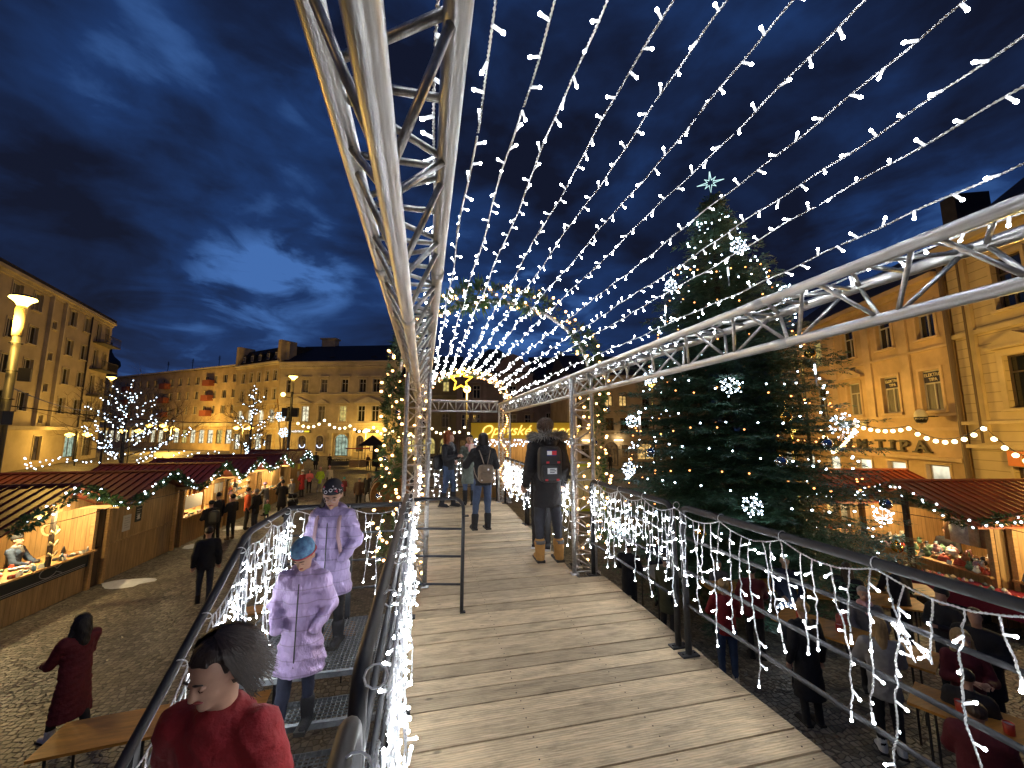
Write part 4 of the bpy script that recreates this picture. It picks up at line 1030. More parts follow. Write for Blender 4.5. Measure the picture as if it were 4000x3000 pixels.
t, at, L = garland(gp2, .10, 'small garland arch thick with warm lights over the far cross beam', 110, bulb_mesh('bulb', M_warmled, M_bcable, .016, .02, .005), 22)
c = MB(); c.tube([(.93-.98*math.cos(u), 9.32, 4.86+.71*math.sin(u)) for u in np.linspace(0, PI, 30)], .02, 8); c.build('hoop', M_alu, t, True)
# star
M_ah = emitter('led_amber_hot', (1, .55, .04), 4.5)
star = thing('star_light', 'five pointed amber star of lights hanging under the small garland arch', 'star light', (.8, 9.1, 5.42))
pts = []
for i in range(11):
    a = PI/2 + PI*i/5; r_ = .27 if i % 2 == 0 else .125; pts.append((.80 + r_*math.cos(a), 9.1, 5.38 + r_*math.sin(a)))
c = MB(); c.tube(pts, .012, 6); c.build('outline', M_amber, star)
it = []
for i in range(10):
    for k in range(5):
        p = Vector(pts[i]).lerp(Vector(pts[i+1]), k/5); it.append((p + Vector((0, -.02, 0)), (0, -1, .1)))
put_bulbs(star, it, bulb_mesh('bulb', M_ah, M_amber, .021, .01, .008))
c = MB(); c.tube([(.8, 9.1, 5.65), (.8, 9.2, 5.62)], .004, 4); c.build('hook', M_bcable, star)
# warm fairy lights wound inside the truss posts
for lb, x, y, z0, z1, n in (('amber fairy lights wound up inside the left truss post', -.085, 4.62, 2.6, 4.9, 24), ('warm fairy lights wound up inside the right truss post', 1.9, 4.64, 2.6, 4.85, 18),
                            ('warm fairy lights wound round the far right truss post', 1.9, 9.4, 2.8, 4.8, 36)):
    t = thing('fairy_lights', lb, 'fairy lights', (x, y, z0)); pts = []; it = []
    for i in range(n):
        f_ = i/n; a = f_*15; q = Vector((x + .07*math.cos(a), y + .07*math.sin(a), z0 + (z1-z0)*f_)); pts.append(q); it.append((q + Vector((math.cos(a), math.sin(a), 0))*.02, (math.cos(a), math.sin(a), 0)))
    c = MB(); c.tube(pts, .003, 4); c.build('cable', M_bcable, t); put_bulbs(t, it, B_warmt)
# ================================================================== the big spruce
M_spr = mat('big_spruce_needles', (0.060, 0.135, 0.075), 0.55, var=0.5, vscale=1.4, island=.45)
M_bark = mat('bark', (0.055, 0.04, 0.03), 0.9, var=.3, bump=.5, bscale=20)
TX, TY, TH = 8.25, 9.25, 11.35
sp = thing('spruce_tree', 'tall dark spruce Christmas tree hung with lights, baubles and snowflakes', 'tree', (TX, TY, 0))
c = MB(); c.tube([(TX, TY, 0), (TX+.03, TY, 4), (TX-.02, TY, 8), (TX, TY, TH)], [.2, .15, .08, .02], 10); c.build('trunk', M_bark, sp, True)
prof = [(0.9, 2.75), (1.5, 2.95), (3.3, 2.75), (5.2, 2.35), (7.8, 1.6), (9.2, 1.0), (10.4, .48), (11.3, .08)]
def crad(z):
    for (z0, r0), (z1, r1) in zip(prof, prof[1:]):
        if z0 <= z <= z1: return r0 + (r1-r0)*(z-z0)/(z1-z0)
    return prof[0][1] if z < prof[0][0] else .05
rd = random.Random(5)
V = []; F = []
def blade(q, e, L, w):
    sd = e.cross(Vector((0, 0, 1)))
    sd = sd.normalized() if sd.length > 1e-3 else Vector((1, 0, 0))
    if rd.random() < .4: sd = (sd + Vector((0, 0, rd.uniform(-1, 1)))).normalized()
    sd = sd*w; m = q + e*(L*.4); o = len(V)
    V.extend([tuple(q), tuple(m+sd), tuple(q+e*L), tuple(m-sd)]); F.append((o, o+1, o+2, o+3))
tips = []
z = .75
while z < TH-.1:
    r0 = crad(z); nb = max(5, int(5 + r0*7.5))
    ph = rd.uniform(0, 6)
    for k in range(nb):
        a = ph + 2*PI*k/nb + rd.uniform(-.25, .25); L = r0*rd.choice([.62, .75, .9, 1.0, 1.1, 1.24])*rd.uniform(.9, 1.08)
        out = Vector((math.cos(a), math.sin(a), 0)); zz_ = z + rd.uniform(-.1, .1)
        droop = rd.uniform(.12, .30) if z < 9.6 else rd.uniform(-.6, -.2)
        n = max(4, int(L/.14)); prev = None
        side = Vector((-math.sin(a), math.cos(a), 0))
        for i in range(n+1):
            f_ = i/n; q = Vector((TX, TY, zz_)) + out*(L*f_) + Vector((0, 0, -droop*L*f_ + .26*droop*L*f_*f_*2.2))
            q += side*(.05*math.sin(f_*7+k))
            if i and f_ > .22:
                d = (q-prev).normalized()
                wl_ = min((.16 + .34*min(1, r0/2))*(1.15-f_)*1.25 + .10, .12+r0*.45)
                for sg in (-1, 1):
                    for rep in range(2):
                        e = (d*rd.uniform(.35, .9) + side*sg*rd.uniform(.6, 1.1) + Vector((0, 0, rd.uniform(-.35, .12)))).normalized()
                        m = max(2, int(wl_/.075)); base = q + d*rd.uniform(-.05, .05)
                        for j in range(m):
                            b0 = base + e*(wl_*j/m)
                            for s2 in (-1, 1):
                                e2 = (e + e.cross(Vector((0, 0, 1)))*s2*rd.uniform(.3, .9) + Vector((0, 0, rd.uniform(-.5, .3)))).normalized()
                                blade(b0, e2, rd.uniform(.07, .13), .013)
                        blade(base + e*wl_*.85, e, .12, .014)
                if i == n:
                    for _ in range(5): blade(q, (d + Vector((rd.uniform(-.4, .4), rd.uniform(-.4, .4), rd.uniform(-.2, .3)))).normalized(), rd.uniform(.1, .18), .014)
            prev = q
        tips.append((q, out))
    z += .21 if z > 2 else .26
me = bpy.data.meshes.new('crown'); me.from_pydata([(x-TX, y-TY, z_) for x, y, z_ in V], [], F); me.materials.append(M_spr); me.update()
o = bpy.data.objects.new('crown', me); COL.objects.link(o); o.parent = sp
print('spruce faces', len(F))
# lights: loose helical strings lying on the crown
def tree_string(label, z0, turns, drop, n, me_, cap=100, rr=1.0, ph=0, col=M_bcable):
    t = thing('tree_lights', label, 'tree lights', (TX, TY, z0), 0, 'light strings wound round the spruce'); pts = []; it = []
    r2 = random.Random(int(z0*10)+n)
    for i in range(n*3):
        f_ = i/(n*3); a = ph + 2*PI*turns*f_; zc = z0 - drop*f_ + .14*math.sin(f_*turns*19); r_ = crad(zc)*rr*(1.0 + .05*math.sin(a*9)); q = Vector((TX + r_*math.cos(a), TY + r_*math.sin(a), zc - .12*r_))
        pts.append(q)
        if i % 3 == 0: q2 = q + Vector((r2.uniform(-.05, .05), r2.uniform(-.05, .05), r2.uniform(-.08, .08))); it.append((q2, (math.cos(a), math.sin(a), .1)))
    c = MB(); c.tube(pts, .004, 4); c.build('cable', col, t); put_bulbs(t, it, me_, cap)
B_t1 = bulb_mesh('bulb', emitter('led_tree', (.66, .84, 1.0), 26.0), M_bcable, .018, .02, .007); B_t2 = bulb_mesh('bulb', emitter('led_orange', (1, .36, .10), 6), M_bcable, .019, .02, .007)
tree_string('cool white light string winding round the top of the spruce', 10.7, 4.5, 3.0, 100, B_t1)
tree_string('cool white light string winding round the middle of the spruce', 7.4, 3.5, 2.8, 100, B_t1, ph=2.6)
tree_string('cool white light string winding round the lower spruce', 4.4, 3, 2.6, 100, B_t1, ph=1.0)
tree_string('orange light string winding round the upper spruce', 9.2, 3.5, 3.2, 70, B_t2, ph=.5)
tree_string('orange light string winding round the lower spruce', 5.4, 3.0, 2.7, 90, B_t2, ph=3.5)
# star on top
s8 = thing('tree_star', 'eight pointed pale star of light on the tip of the spruce', 'star light', (TX, TY, TH))
vd = Vector((-TX, -TY, 0)).normalized(); rt = Vector((0, 0, 1)).cross(vd).normalized(); ctr = Vector((TX, TY, TH+.33)); pts = []
for i in range(17):
    a = PI/2 + 2*PI*i/16; r_ = (.36 if i % 4 == 0 else .22) if i % 2 == 0 else .085
    if i % 4 == 2: r_ = .21
    pts.append(ctr + rt*(r_*math.cos(a)) + Vector((0, 0, r_*math.sin(a))))
c = MB(); c.tube(pts, .015, 6); c.tube([ctr-Vector((0, 0, .42)), ctr-Vector((0, 0, .75))], .02, 6); c.build('outline', emitter('star_tube', (.55, .85, .85), 1.6), s8)
# snowflakes and baubles hung on the crown (angle measured round the trunk)
def on_crown(a, z, k=1.06):
    r_ = crad(z)*k; return Vector((TX + r_*math.cos(a), TY + r_*math.sin(a), z - .1*r_))
fa = math.atan2(-TY, -TX)
M_flake = emitter('snowflake_light', (.66, .82, 1.0), 16.0)
B_flake = bulb_mesh('bulb', M_flake, M_ledb, .016, .02, .008)
flakes = [(-1.15, 8.6, 'near the top left of the spruce'), (.55, 9.2, 'near the top of the spruce'), (1.2, 7.9, 'on the upper right edge of the spruce'), (-.9, 5.9, 'on the left of the spruce by the beam'), (-1.45, 4.75, 'far out on the left of the spruce'),
          (.05, 5.45, 'just under the beam in the middle of the spruce'), (1.05, 4.55, 'on the right of the spruce, largest and brightest'), (-1.0, 3.45, 'left of the middle of the spruce'), (.12, 2.95, 'in the lower middle of the spruce'),
          (-1.15, 1.75, 'low on the left of the spruce beside the icicle tube'), (1.38, 2.6, 'on the lower right tip of the spruce'), (.28, .95, 'at the bottom of the spruce just above the handrail')]
for da, z, lb in flakes:
    p = on_crown(fa+da, z, 1.05); t = thing('snowflake_light', 'glowing white snowflake light %s' % lb, 'snowflake light', tuple(p), 0, 'snowflake lights on the spruce')
    vd = (Vector((0, 0, EYE))-p).normalized(); vd = (vd + Vector((math.cos(fa+da), math.sin(fa+da), 0))*.7).normalized(); rt = Vector((0, 0, 1)).cross(vd).normalized(); uv = vd.cross(rt); c = MB(); it = []
    R_ = .20 if 'largest' not in lb else .32
    for k in range(6):
        a = PI/3*k + .3; e = rt*math.cos(a)+uv*math.sin(a); c.tube([p, p+e*R_], .003, 4)
        for j in (1, 2, 3): it.append((p+e*R_*j/3*rd.uniform(.7, 1.2)+uv*rd.uniform(-.05, .05)+rt*rd.uniform(-.05, .05)+vd*rd.uniform(-.1, .1), vd))
        for s_ in (-1, 1):
            e2 = rt*math.cos(a+s_*.7)+uv*math.sin(a+s_*.7); b0 = p+e*R_*.55; c.tube([b0, b0+e2*R_*.35], .0025, 4); it.append((b0+e2*R_*.35, vd))
    c.build('frame', M_ledb, t); put_bulbs(t, it, B_flake)
bls = [(-.5, 6.6, 's', 'upper left of the spruce'), (.9, 6.2, 'g', 'upper right, above the beam'), (.42, 4.75, 'g', 'just below the beam'), (-.62, 3.95, 's', 'left of the middle'), (.32, 3.85, 's', 'in the middle of the spruce'), (.68, 4.2, 's', 'right of the middle'),
       (1.2, 2.95, 's', 'on the right edge of the spruce'), (-.2, 2.35, 'g', 'in the lower middle'), (.02, 1.45, 'g', 'low in the middle, above the handrail'), (-.98, 1.2, 'g', 'low on the left'), (1.22, 1.2, 'g', 'low on the right'), (1.5, 1.9, 'g', 'far out on the right before the stall roof')]
for da, z, k, lb in bls:
    p = on_crown(fa+da, z, 1.10); t = thing('bauble', 'large %s mirror bauble %s' % ({'s': 'silver', 'g': 'gold'}[k], lb), 'bauble', tuple(p), 0, 'large baubles on the spruce')
    c = MB(); c.ball(p, .115, 16, 10); c.build('ball', M_silver if k == 's' else M_gold, t, True)
    c = MB(); c.lathe([(.03, .105), (.03, .15)], p, 8); c.tube([p+Vector((0, 0, .15)), p+Vector((0, 0, .35))], .004, 4); c.build('hanger', M_gold, t)
for da, z, lb in ((-1.22, 2.1, 'on the lower left of the spruce'), (-.95, 4.9, 'behind the beam on the left'), (.98, 6.0, 'above the right stall, upper'), (1.30, 1.8, 'at the lower right before the stall'), (-1.0, 8.0, 'high on the left'), (.2, 8.6, 'near the top')):
    p = on_crown(fa+da, z, 1.06); t = thing('icicle_tube', 'slender hanging light tube %s' % lb, 'icicle tube', tuple(p), 0, 'hanging light tubes on the spruce')
    c = MB(); c.tube([p, p-Vector((0, 0, .55))], .016, 6); c.build('tube', mat('frosted_tube', (.5, .55, .6), .3), t)
    c = MB(); c.tube([p-Vector((0, 0, .05)), p-Vector((0, 0, .28))], .019, 6); c.build('lit_end', emitter('tube_glow', (.8, .95, 1), 5 if z < 5.5 and z > 2 else 1.2), t)

# ================================================================== bare trees with lights
def bare_tree(label, x, y, h, rad, seed, light_label, nl):
    rd = random.Random(seed); z0 = gzz(x, y)
    t = thing('bare_tree', label, 'tree', (x, y, z0)); tw = MB(); limbs = []
    tr = [Vector((x, y, z0)), Vector((x+.05, y, z0+1.2)), Vector((x-.03, y, z0+h*.45)), Vector((x, y, z0+h*.75)), Vector((x, y, z0+h))]
    c = MB(); c.tube(tr, [.16, .13, .09, .05, .015], 8); c.build('trunk', M_bark, t, True)
    def grow(p, d, L, r, lev):
        n = 5; pts = [p]; cur = p
        for i in range(n):
            d = (d + Vector((rd.uniform(-.16, .16), rd.uniform(-.16, .16), rd.uniform(-.02, .14)))).normalized(); cur = cur + d*L/n; pts.append(cur)
        tw.tube(pts, [r*(1-.75*i/n) for i in range(n+1)], 4 if lev else 5, False)
        if lev == 0: limbs.append(pts)
        if lev < 3:
            for k in range(5 if lev == 0 else 4):
                i = rd.randint(1, n); s = d.orthogonal().normalized(); a = rd.uniform(0, 6.3); s = (Matrix.Rotation(a, 3, d) @ s)
                grow(pts[i], (d*.7 + s*.75 + Vector((0, 0, .15))).normalized(), L*rd.uniform(.4, .6), r*.5, lev+1)
    lim = 21 if rad > 4 else 15
    for k in range(lim):
        f_ = k/(lim-1); zz_ = z0 + h*(.2 + .62*f_); a = k*2.4 + rd.uniform(-.3, .3)
        L = rad*(1.12 - .78*f_)*rd.uniform(.8, 1.1)
        grow(Vector((x, y, zz_)), Vector((math.cos(a), math.sin(a), .22+.35*f_)).normalized(), L, .045, 0)
    tw.build('branches', mat('lamplit_bark', (.13, .085, .05), .9), t)  # lighter than the trunk: lamplight on the branches put into the colour
    s = thing('tree_lights', light_label, 'tree lights', (x, y, z0+1)); it = []; c = MB()
    for pts in limbs + [tr[2:]]:
        L = sum((pts[i+1]-pts[i]).length for i in range(len(pts)-1)); k = max(4, int(L/.25)); prev = None; cab = []
        for j in range(k):
            sj = L*(.25+.75*j/k); i = 0; acc = 0
            while i < len(pts)-2 and acc + (pts[i+1]-pts[i]).length < sj: acc += (pts[i+1]-pts[i]).length; i += 1
            q = pts[i].lerp(pts[i+1], min(1, (sj-acc)/(pts[i+1]-pts[i]).length)) + Vector((rd.uniform(-.14, .14), rd.uniform(-.14, .14), rd.uniform(-.16, .10)))
            cab.append(q); it.append((q, (rd.uniform(-1, 1), rd.uniform(-1, 1), .2)))
        c.tube(cab, .006, 4, False)
    # loop of lights near the top and round the crown's skirt
    for k in range(nl):
        a = k*2*PI*1.0/nl; q = Vector((x+rad*.97*math.cos(a), y+rad*.97*math.sin(a), z0+h*.27+.25*math.sin(a*7)+.2*rd.uniform(-1, 1))); it.append((q, (0, 0, 1)))
    c.build('cable', M_bcable, s); put_bulbs(s, it, B_far, 100)
bare_tree('bare round tree strung with lights before the grey apartment block', -20.3, 32.1, 7.7, 4.3, 3, 'cool white lights strung through the larger bare tree on the left', 60)
bare_tree('slender bare tree strung with lights behind the red roofed stalls', -13.05, 33.5, 7.8, 2.6, 8, 'cool white lights strung through the slender bare tree', 40)
# low shrubs along the left pavement
M_shrub = mat('dark_shrub', (.02, .025, .012), .8, island=.4)
for i, (x, y, r_) in enumerate(((-16.5, 20.0, .9), (-18.3, 20.6, .7), (-22, 36, .9), (-18.5, 41, 1.0), (-24, 44, 1.2), (-14.5, 44.5, 1.0))):
    c = MB(); q = random.Random(i)
    for _ in range(260):
        p = Vector((q.gauss(0, r_*.5), q.gauss(0, r_*.4), abs(q.gauss(.35, .25)))); needles(c, (x+p.x, y+p.y, gzz(x, y)+p.z), (q.uniform(-1, 1), q.uniform(-1, 1), q.uniform(.2, 1)), 3, .28, .7, q, .2)
    o = c.build('shrub', M_shrub); tag(o, 'low dark leafless shrub ' + ['behind the second stall roof', 'further left behind the second stall', 'under the larger bare tree', 'beyond the stalls by the lit shops', 'at the foot of the grey block', 'by the corner of the dormer building'][i], 'shrub', 'low shrubs')
# ================================================================== market stalls
M_pine = mat('stall_pine', (0.42, 0.265, 0.11), 0.65, var=0.28, vscale=2.0, bump=.25, bscale=20, stretch=(5, 5, .6), wave=(1, .12, .6))
M_pinef = mat('stall_pine_side', (0.40, 0.25, 0.10), 0.65, var=0.28, vscale=2.0, bump=.25, bscale=20, stretch=(5, 5, .6), wave=(0, .12, .6))
M_plain = mat('pine_plain', (0.45, 0.26, 0.10), 0.6, var=0.25, vscale=3, stretch=(1, 8, 8))
M_redroof = mat('red_metal_roof', (0.17, 0.036, 0.025), 0.42, var=.18, vscale=2)
M_banner = mat('chalk_banner', (0.02, 0.028, 0.03), 0.7)
M_snow = mat('old_snow', (0.62, 0.64, 0.68), 0.8, var=.12, vscale=6, bump=.5, bscale=14)
GOODS = [(.75, .72, .62), (.6, .1, .06), (.10, .22, .14), (.7, .55, .3), (.35, .2, .1), (.75, .75, .75), (.6, .35, .4), (.15, .3, .4), (.05, .05, .06)]
GM = [mat('goods_%s' % n, c_, .6, var=.2, vscale=20) for n, c_ in zip(('cream', 'red', 'green', 'straw', 'brown', 'white', 'pink', 'teal', 'black'), GOODS)]
def place(roots, M):
    for r_ in roots: r_.matrix_basis = M @ r_.matrix_basis
B_st = bulb_mesh('bulb', emitter('led_stall', (.72, .87, 1.0), 9.0), M_bcable, .021, .03, .009)
def stall(label, M, w=2.9, d=3.3, kind='open', glabel='', seed=0, lampw=55, eave=2.2, ridge=2.85, tint=None, front_over=.65, warm=(1, .76, .36), door=False, bulbs=22, roofm=None):
    rd = random.Random(seed); h = w/2; roots = []
    t = thing('market_stall', label, 'stall', (0, 0, 0)); roots.append(t)
    c = MB(); th = .04
    c.bb((-d, h-th, 0), (-.0, h, eave)); c.build('side_wall', M_pinef, t)
    c = MB(); c.bb((-d, -h, 0), (-.0, -h+th, eave)); c.build('side_wall', M_pinef, t)
    c = MB(); c.bb((-d, -h+th, 0), (-d+th, h-th, eave)); c.prism([(-h, eave+.002), (h, eave+.002), (0, ridge-.04)], lambda y, z: (-d, y, z), lambda y, z: (-d+th, y, z)); c.build('back_wall', M_pine, t)
    c = MB(); c.prism([(-h, eave+.002), (h, eave+.002), (0, ridge-.04)], lambda y, z: (-.04, y, z), lambda y, z: (0, y, z)); c.build('gable_board', M_pine, t)
    # roof: two seamed metal slopes
    c = MB(); ov = .22; sl = (ridge-eave)/h; x0, x1 = -d-.25, front_over
    for s in (-1, 1):
        ye, ze = s*(h+ov), eave - ov*sl
        c.add([(x0, 0, ridge+.03), (x1, 0, ridge+.03), (x1, ye, ze+.03), (x0, ye, ze+.03), (x0, 0, ridge-.01), (x1, 0, ridge-.01), (x1, ye, ze-.01), (x0, ye, ze-.01)],
              [(0, 1, 2, 3), (4, 7, 6, 5), (0, 4, 5, 1), (3, 2, 6, 7), (1, 5, 6, 2), (0, 3, 7, 4)])
        k = x0+.02
        while k < x1:
            c.add([(k, 0, ridge+.032), (k+.025, 0, ridge+.032), (k+.025, ye, ze+.032), (k, ye, ze+.032), (k, 0, ridge+.068), (k+.025, 0, ridge+.068), (k+.025, ye, ze+.068), (k, ye, ze+.068)],
                  [(4, 5, 6, 7), (0, 4, 7, 3), (1, 2, 6, 5), (3, 7, 6, 2), (0, 1, 5, 4)])
            k += .235
    c.tube([(x0, 0, ridge+.05), (x1, 0, ridge+.05)], .05, 6)
    c.build('roof', roofm or M_redroof, t)
    c = MB(); c.bb((-d+.1, -h+.05, eave-.1), (front_over-.05, -h+.13, eave-.005)); c.bb((-d+.1, h-.13, eave-.1), (front_over-.05, h-.05, eave-.005)); c.bb((-d, -.05, ridge-.15), (front_over-.05, .05, ridge-.03)); c.build('rafters', M_plain, t)
    for y in (-h+.06, h-.06): c = MB(); c.bb((0.003, y-.05, 0), (.09, y+.05, eave-.11)); c.build('corner_post', M_plain, t)
    if kind == 'closed':
        c = MB(); c.bb((-.04, -h+th+.001, 0), (0, h-th-.001, eave)); c.bb((0.002, -h+.2, .98), (.03, h-.12, 1.02)); c.build('front_panel', M_pine, t)
    else:
        c = MB(); c.bb((-.04, -h+th+.001, 0), (0, h-th-.001, .98)); c.build('front_board', M_pine, t)
        c = MB(); c.bb((-.75, -h+.05, .981), (.18, h-.05, 1.02)); c.build('counter', M_plain, t)
        c = MB(); c.bb((-d+.06, -h+.06, .01), (-.05, h-.06, .05)); c.build('floor_boards', M_plain, t)
        if door: c = MB(); c.bb((.02, h-1.25, 1.05), (.06, h-.1, 2.05)); c.build('folded_shutter', M_pine, t)
        if lampw:
            lb = MB(); lb.ball((-.55, 0, 2.25), .05, 8, 6); lb.tube([(-.55, 0, 2.3), (-.55, 0, ridge-.14)], .006, 4); lb.build('lamp', emitter('stall_bulb', (1, .75, .4), 25), t)
            lamp('stall_light', (-.55, 0, 2.14), warm, lampw*1.3, .06, t); lamp('spill_light', (.35, 0, 2.2), warm, lampw*.45, .06, t)  # second light has no fixture, added for warm spill before the stall
    # garland along the gable
    pts = [Vector((front_over+.03, -h-.1, eave-.05)), Vector((front_over+.05, -h*.5, (eave+ridge)/2-.07)), Vector((front_over+.06, 0, ridge-.02)), Vector((front_over+.05, h*.5, (eave+ridge)/2-.07)), Vector((front_over+.03, h+.1, eave-.05))]
    g_, at, L = garland(pts, .12, glabel, bulbs, B_st, seed, group='green garlands on the stall gables', tl=.12, dens=2.4)
    cb = MB(); cb.tube([(front_over-.1, -h+.1+i*(2*h-.2)/8, eave-.02-.07*4*(i/8)*(1-i/8)) for i in range(9)], .008, 5); cb.build('power_cable', M_bcable, t)
    if kind != 'closed':
        for i in range(5): cb = MB(); yy = -h+.35+i*(2*h-.7)/4+rd.uniform(-.1, .1); cb.box((.13, yy, 1.075), (.012, .12, .09), rd.uniform(-.2, .2), Matrix.Rotation(-.3, 3, 'Y')); cb.build('price_card', mat('card', (.7, .66, .55), .8), t)
    roots.append(g_)
    return t, roots
def goods(roots, n, box, names, label, group, seed, sz=(.04, .1), hang=False):
    rd = random.Random(seed)
    for i in range(n):
        x, y = rd.uniform(box[0], box[1]), rd.uniform(box[2], box[3]); z = box[4]; s = rd.uniform(*sz); k = rd.choice(names)
        if hang: z = rd.uniform(box[4], box[5]) if len(box) > 5 else box[4]
        c = MB(); m = rd.choice(GM)
        if k == 'hat': c.ball((x, y, z+s*.5), s, 9, 6, (1, 1, .75)); c.lathe([(s*1.04, 0), (s*1.08, s*.25), (s*1.0, s*.4)], (x, y, z), 9); c.ball((x, y, z+s*1.32), s*.28, 6, 5)
        elif k == 'tree_ornament': c.lathe([(s*.15, 0), (s*.15, s*.3), (s*.7, s*.3), (s*.4, s*.9), (s*.55, s*.9), (s*.25, s*1.5), (s*.38, s*1.5), (.003, s*2.3)], (x, y, z), 8)
        elif k == 'bowl': c.lathe([(s*.5, 0), (s*.9, s*.4), (s*1.1, s*.75), (s*1.0, s*.75), (s*.8, s*.35), (s*.1, s*.2)], (x, y, z), 10)
        elif k == 'jar': c.lathe([(s*.5, 0), (s*.55, s*.2), (s*.55, s*1.1), (s*.35, s*1.25), (s*.4, s*1.3), (s*.4, s*1.5)], (x, y, z), 9)
        elif k == 'gift_box': c.box((x, y, z+s*.4), (s*1.4, s, s*.8), rd.uniform(0, 3)); c.box((x, y, z+s*.81), (s*.2, s*1.02, .006), 0)
        elif k == 'sausage': c.tube([(x, y, z), (x+.01, y+.01, z-s*.8), (x, y, z-s*2.2)], [s*.18, s*.25, s*.15], 7); m = mat('smoked_meat', (.16, .05, .025), .5)
        elif k == 'plush': c.ball((x, y, z+s*.6), s*.7, 8, 6); c.ball((x, y, z+s*1.45), s*.45, 8, 6); c.ball((x-s*.3, y+.01, z+s*1.85), s*.17, 6, 4); c.ball((x+s*.3, y+.01, z+s*1.85), s*.17, 6, 4)
        elif k == 'sheepskin': c.box((x, y, z-.25), (.05, .38, .55), 0); c.ball((x, y, z), .17, 8, 6, (.4, 1, .6))
        o = c.build(k, m, None, True); o.data.materials[0] = m; tag(o, label, k.replace('_', ' '), group); roots.append(o)
def MT(x, y, rz=0): return Matrix.Translation((x, y, gzz(x, y))) @ Matrix.Rotation(rz, 4, 'Z')

# stall 1: carved things, seller in a blue jacket
t, rs = stall('nearest left stall with open front, lit pine inside and a black chalk banner', MT(0, 0), w=3.0, d=3.1, seed=31, lampw=190, glabel='garland with white lights on the gable of the nearest left stall')
c = MB(); c.bb((.005, -1.4, .62), (.045, 1.42, 1.0)); b_ = c.build('banner', M_banner, t)
c = MB()
def chalk(pts, r_=.007): c.tube([(.05, y, z) for y, z in pts], r_, 5)
chalk([(.25+.22*math.cos(u), .84+.12*math.sin(u)) for u in np.linspace(.3, 6.0, 20)]); chalk([(.46, .87), (.62, .95)]); chalk([(.46, .80), (.62, .72)])
chalk([(-1.2, .70), (1.3, .70)]); chalk([(-1.2, .66), (1.3, .66)], .005); c.build('chalk_drawing', mat('chalk', (.5, .5, .48), .9), b_)
c = MB(); c.bb((.10, .05, 1.02), (.17, .12, 2.3)); c.build('front_post', M_bark, t)
for z in (1.3, 1.55, 1.8):
    c = MB(); c.tube([(.19+.05*math.cos(a), .085+.09*math.sin(a), z+.05*math.sin(3*a)) for a in np.linspace(0, 6.28, 12)], .018, 6)
    o = c.build('twig_wreath', GM[3]); tag(o, 'small twig wreath hanging on the dark post of the nearest left stall', 'wreath', 'twig wreaths on the stall post'); rs.append(o)
c = MB(); c.tube([(-.9+.0, 1.15+.17*math.cos(a)*(1 if a < 3.2 else .9), 1.72+.15*math.sin(a)) for a in np.linspace(0, 6.28, 14)], .03, 6); c.tube([(-.9, 1.15, 1.87), (-.9, 1.2, 2.0)], .01, 4)
for v in range(len(c.v)): c.v[v] = (c.v[v][1]-1.15-.9, 1.41+(c.v[v][0]+.9), c.v[v][2]-.12)
o = c.build('wicker_heart', GM[3]); tag(o, 'woven wicker hen ornament on the pine side wall of the nearest left stall', 'ornament'); rs.append(o)
goods(rs, 26, (-.55, .12, -1.25, .2, 1.022), ['bowl', 'jar', 'gift_box'], 'small pale craft piece piled on the counter in front of the seller', 'craft pieces on the nearest left counter', 1, (.05, .09))
goods(rs, 12, (-.5, .12, .35, 1.3, 1.022), ['tree_ornament', 'gift_box', 'tree_ornament'], 'small green and cream tree figure on the far end of the nearest left counter', 'tree figures on the nearest left counter', 2, (.06, .09))
place(rs, MT(-8.72, 11.6))
# low brown crate wall between stall 1 and 2 ; stall 2 closed with posters
t, rs = stall('closed pine stall with two small posters between the two lit left stalls', MT(0, 0), w=3.2, d=4.0, kind='closed', seed=32, glabel='garland with white lights on the gable of the closed pine stall')
for y, z, w_, h_, m_, lb in ((-.75, 1.45, .30, .46, mat('paper', (.55, .53, .5), .8), 'white paper notice'), (-.28, 1.62, .26, .46, M_banner, 'black framed poster')):
    c = MB(); c.bb((.002, y-w_/2, z-h_/2), (.02, y+w_/2, z+h_/2)); p_ = c.build('poster', m_, t)
    c = MB()
    for k in range(5): c.bb((.021, y-w_*.35, z+h_*.3-k*.07), (.023, y+w_*.35-(k % 2)*.05, z+h_*.3-k*.07+.012))
    if 'black' in lb: c.bb((.021, y-.05, z-.16), (.024, y+.05, z-.02))
    c.build('print', mat('grey_print', (.25, .25, .25), .8) if 'white' in lb else mat('paper', (1, 1, 1)), p_)
c = MB(); c.bb((-.6, -1.95, 0), (-.0, -1.62, 1.0)); c.build('side_bin', mat('dark_board', (.07, .04, .02), .8), t)
place(rs, MT(-8.72, 15.05))
# stall 3: meats
t, rs = stall('red roofed stall with smoked meats hanging and notices on its open door', MT(0, 0), w=3.1, d=3.4, seed=33, lampw=170, glabel='garland with white lights on the gable of the smoked meat stall')
c = MB(); c.bb((.012, .55, 1.03), (.05, 1.5, 2.15)); dr = c.build('door_panel', M_pine, t)
for y, z in ((.82, 1.8), (1.2, 1.8), (1.0, 1.42)):
    c = MB(); c.bb((.052, y-.16, z-.2 if z > 1.5 else z-.08), (.056, y+.16, z+.2 if z > 1.5 else z+.08)); c.build('notice', mat('paper', (1, 1, 1)), dr)
c = MB(); c.bb((-.05, -1.4, 1.25), (-.03, -.05, 1.75)); c.build('price_board', mat('white_board', (.8, .75, .7), .6), t)
c = MB(); c.bb((-.06, -.02, 1.02), (.0, .07, 2.2)); c.build('front_post', M_plain, t)
goods(rs, 14, (-.25, -.1, -1.3, .4, 2.15), ['sausage'], 'dark smoked sausage hanging under the roof of the meat stall', 'sausages hanging in the meat stall', 3, (.16, .22))
goods(rs, 8, (-.6, .1, -1.3, .4, 1.022), ['bowl', 'jar'], 'pale bowl of food on the counter of the meat stall', 'bowls on the meat stall counter', 4, (.06, .1))
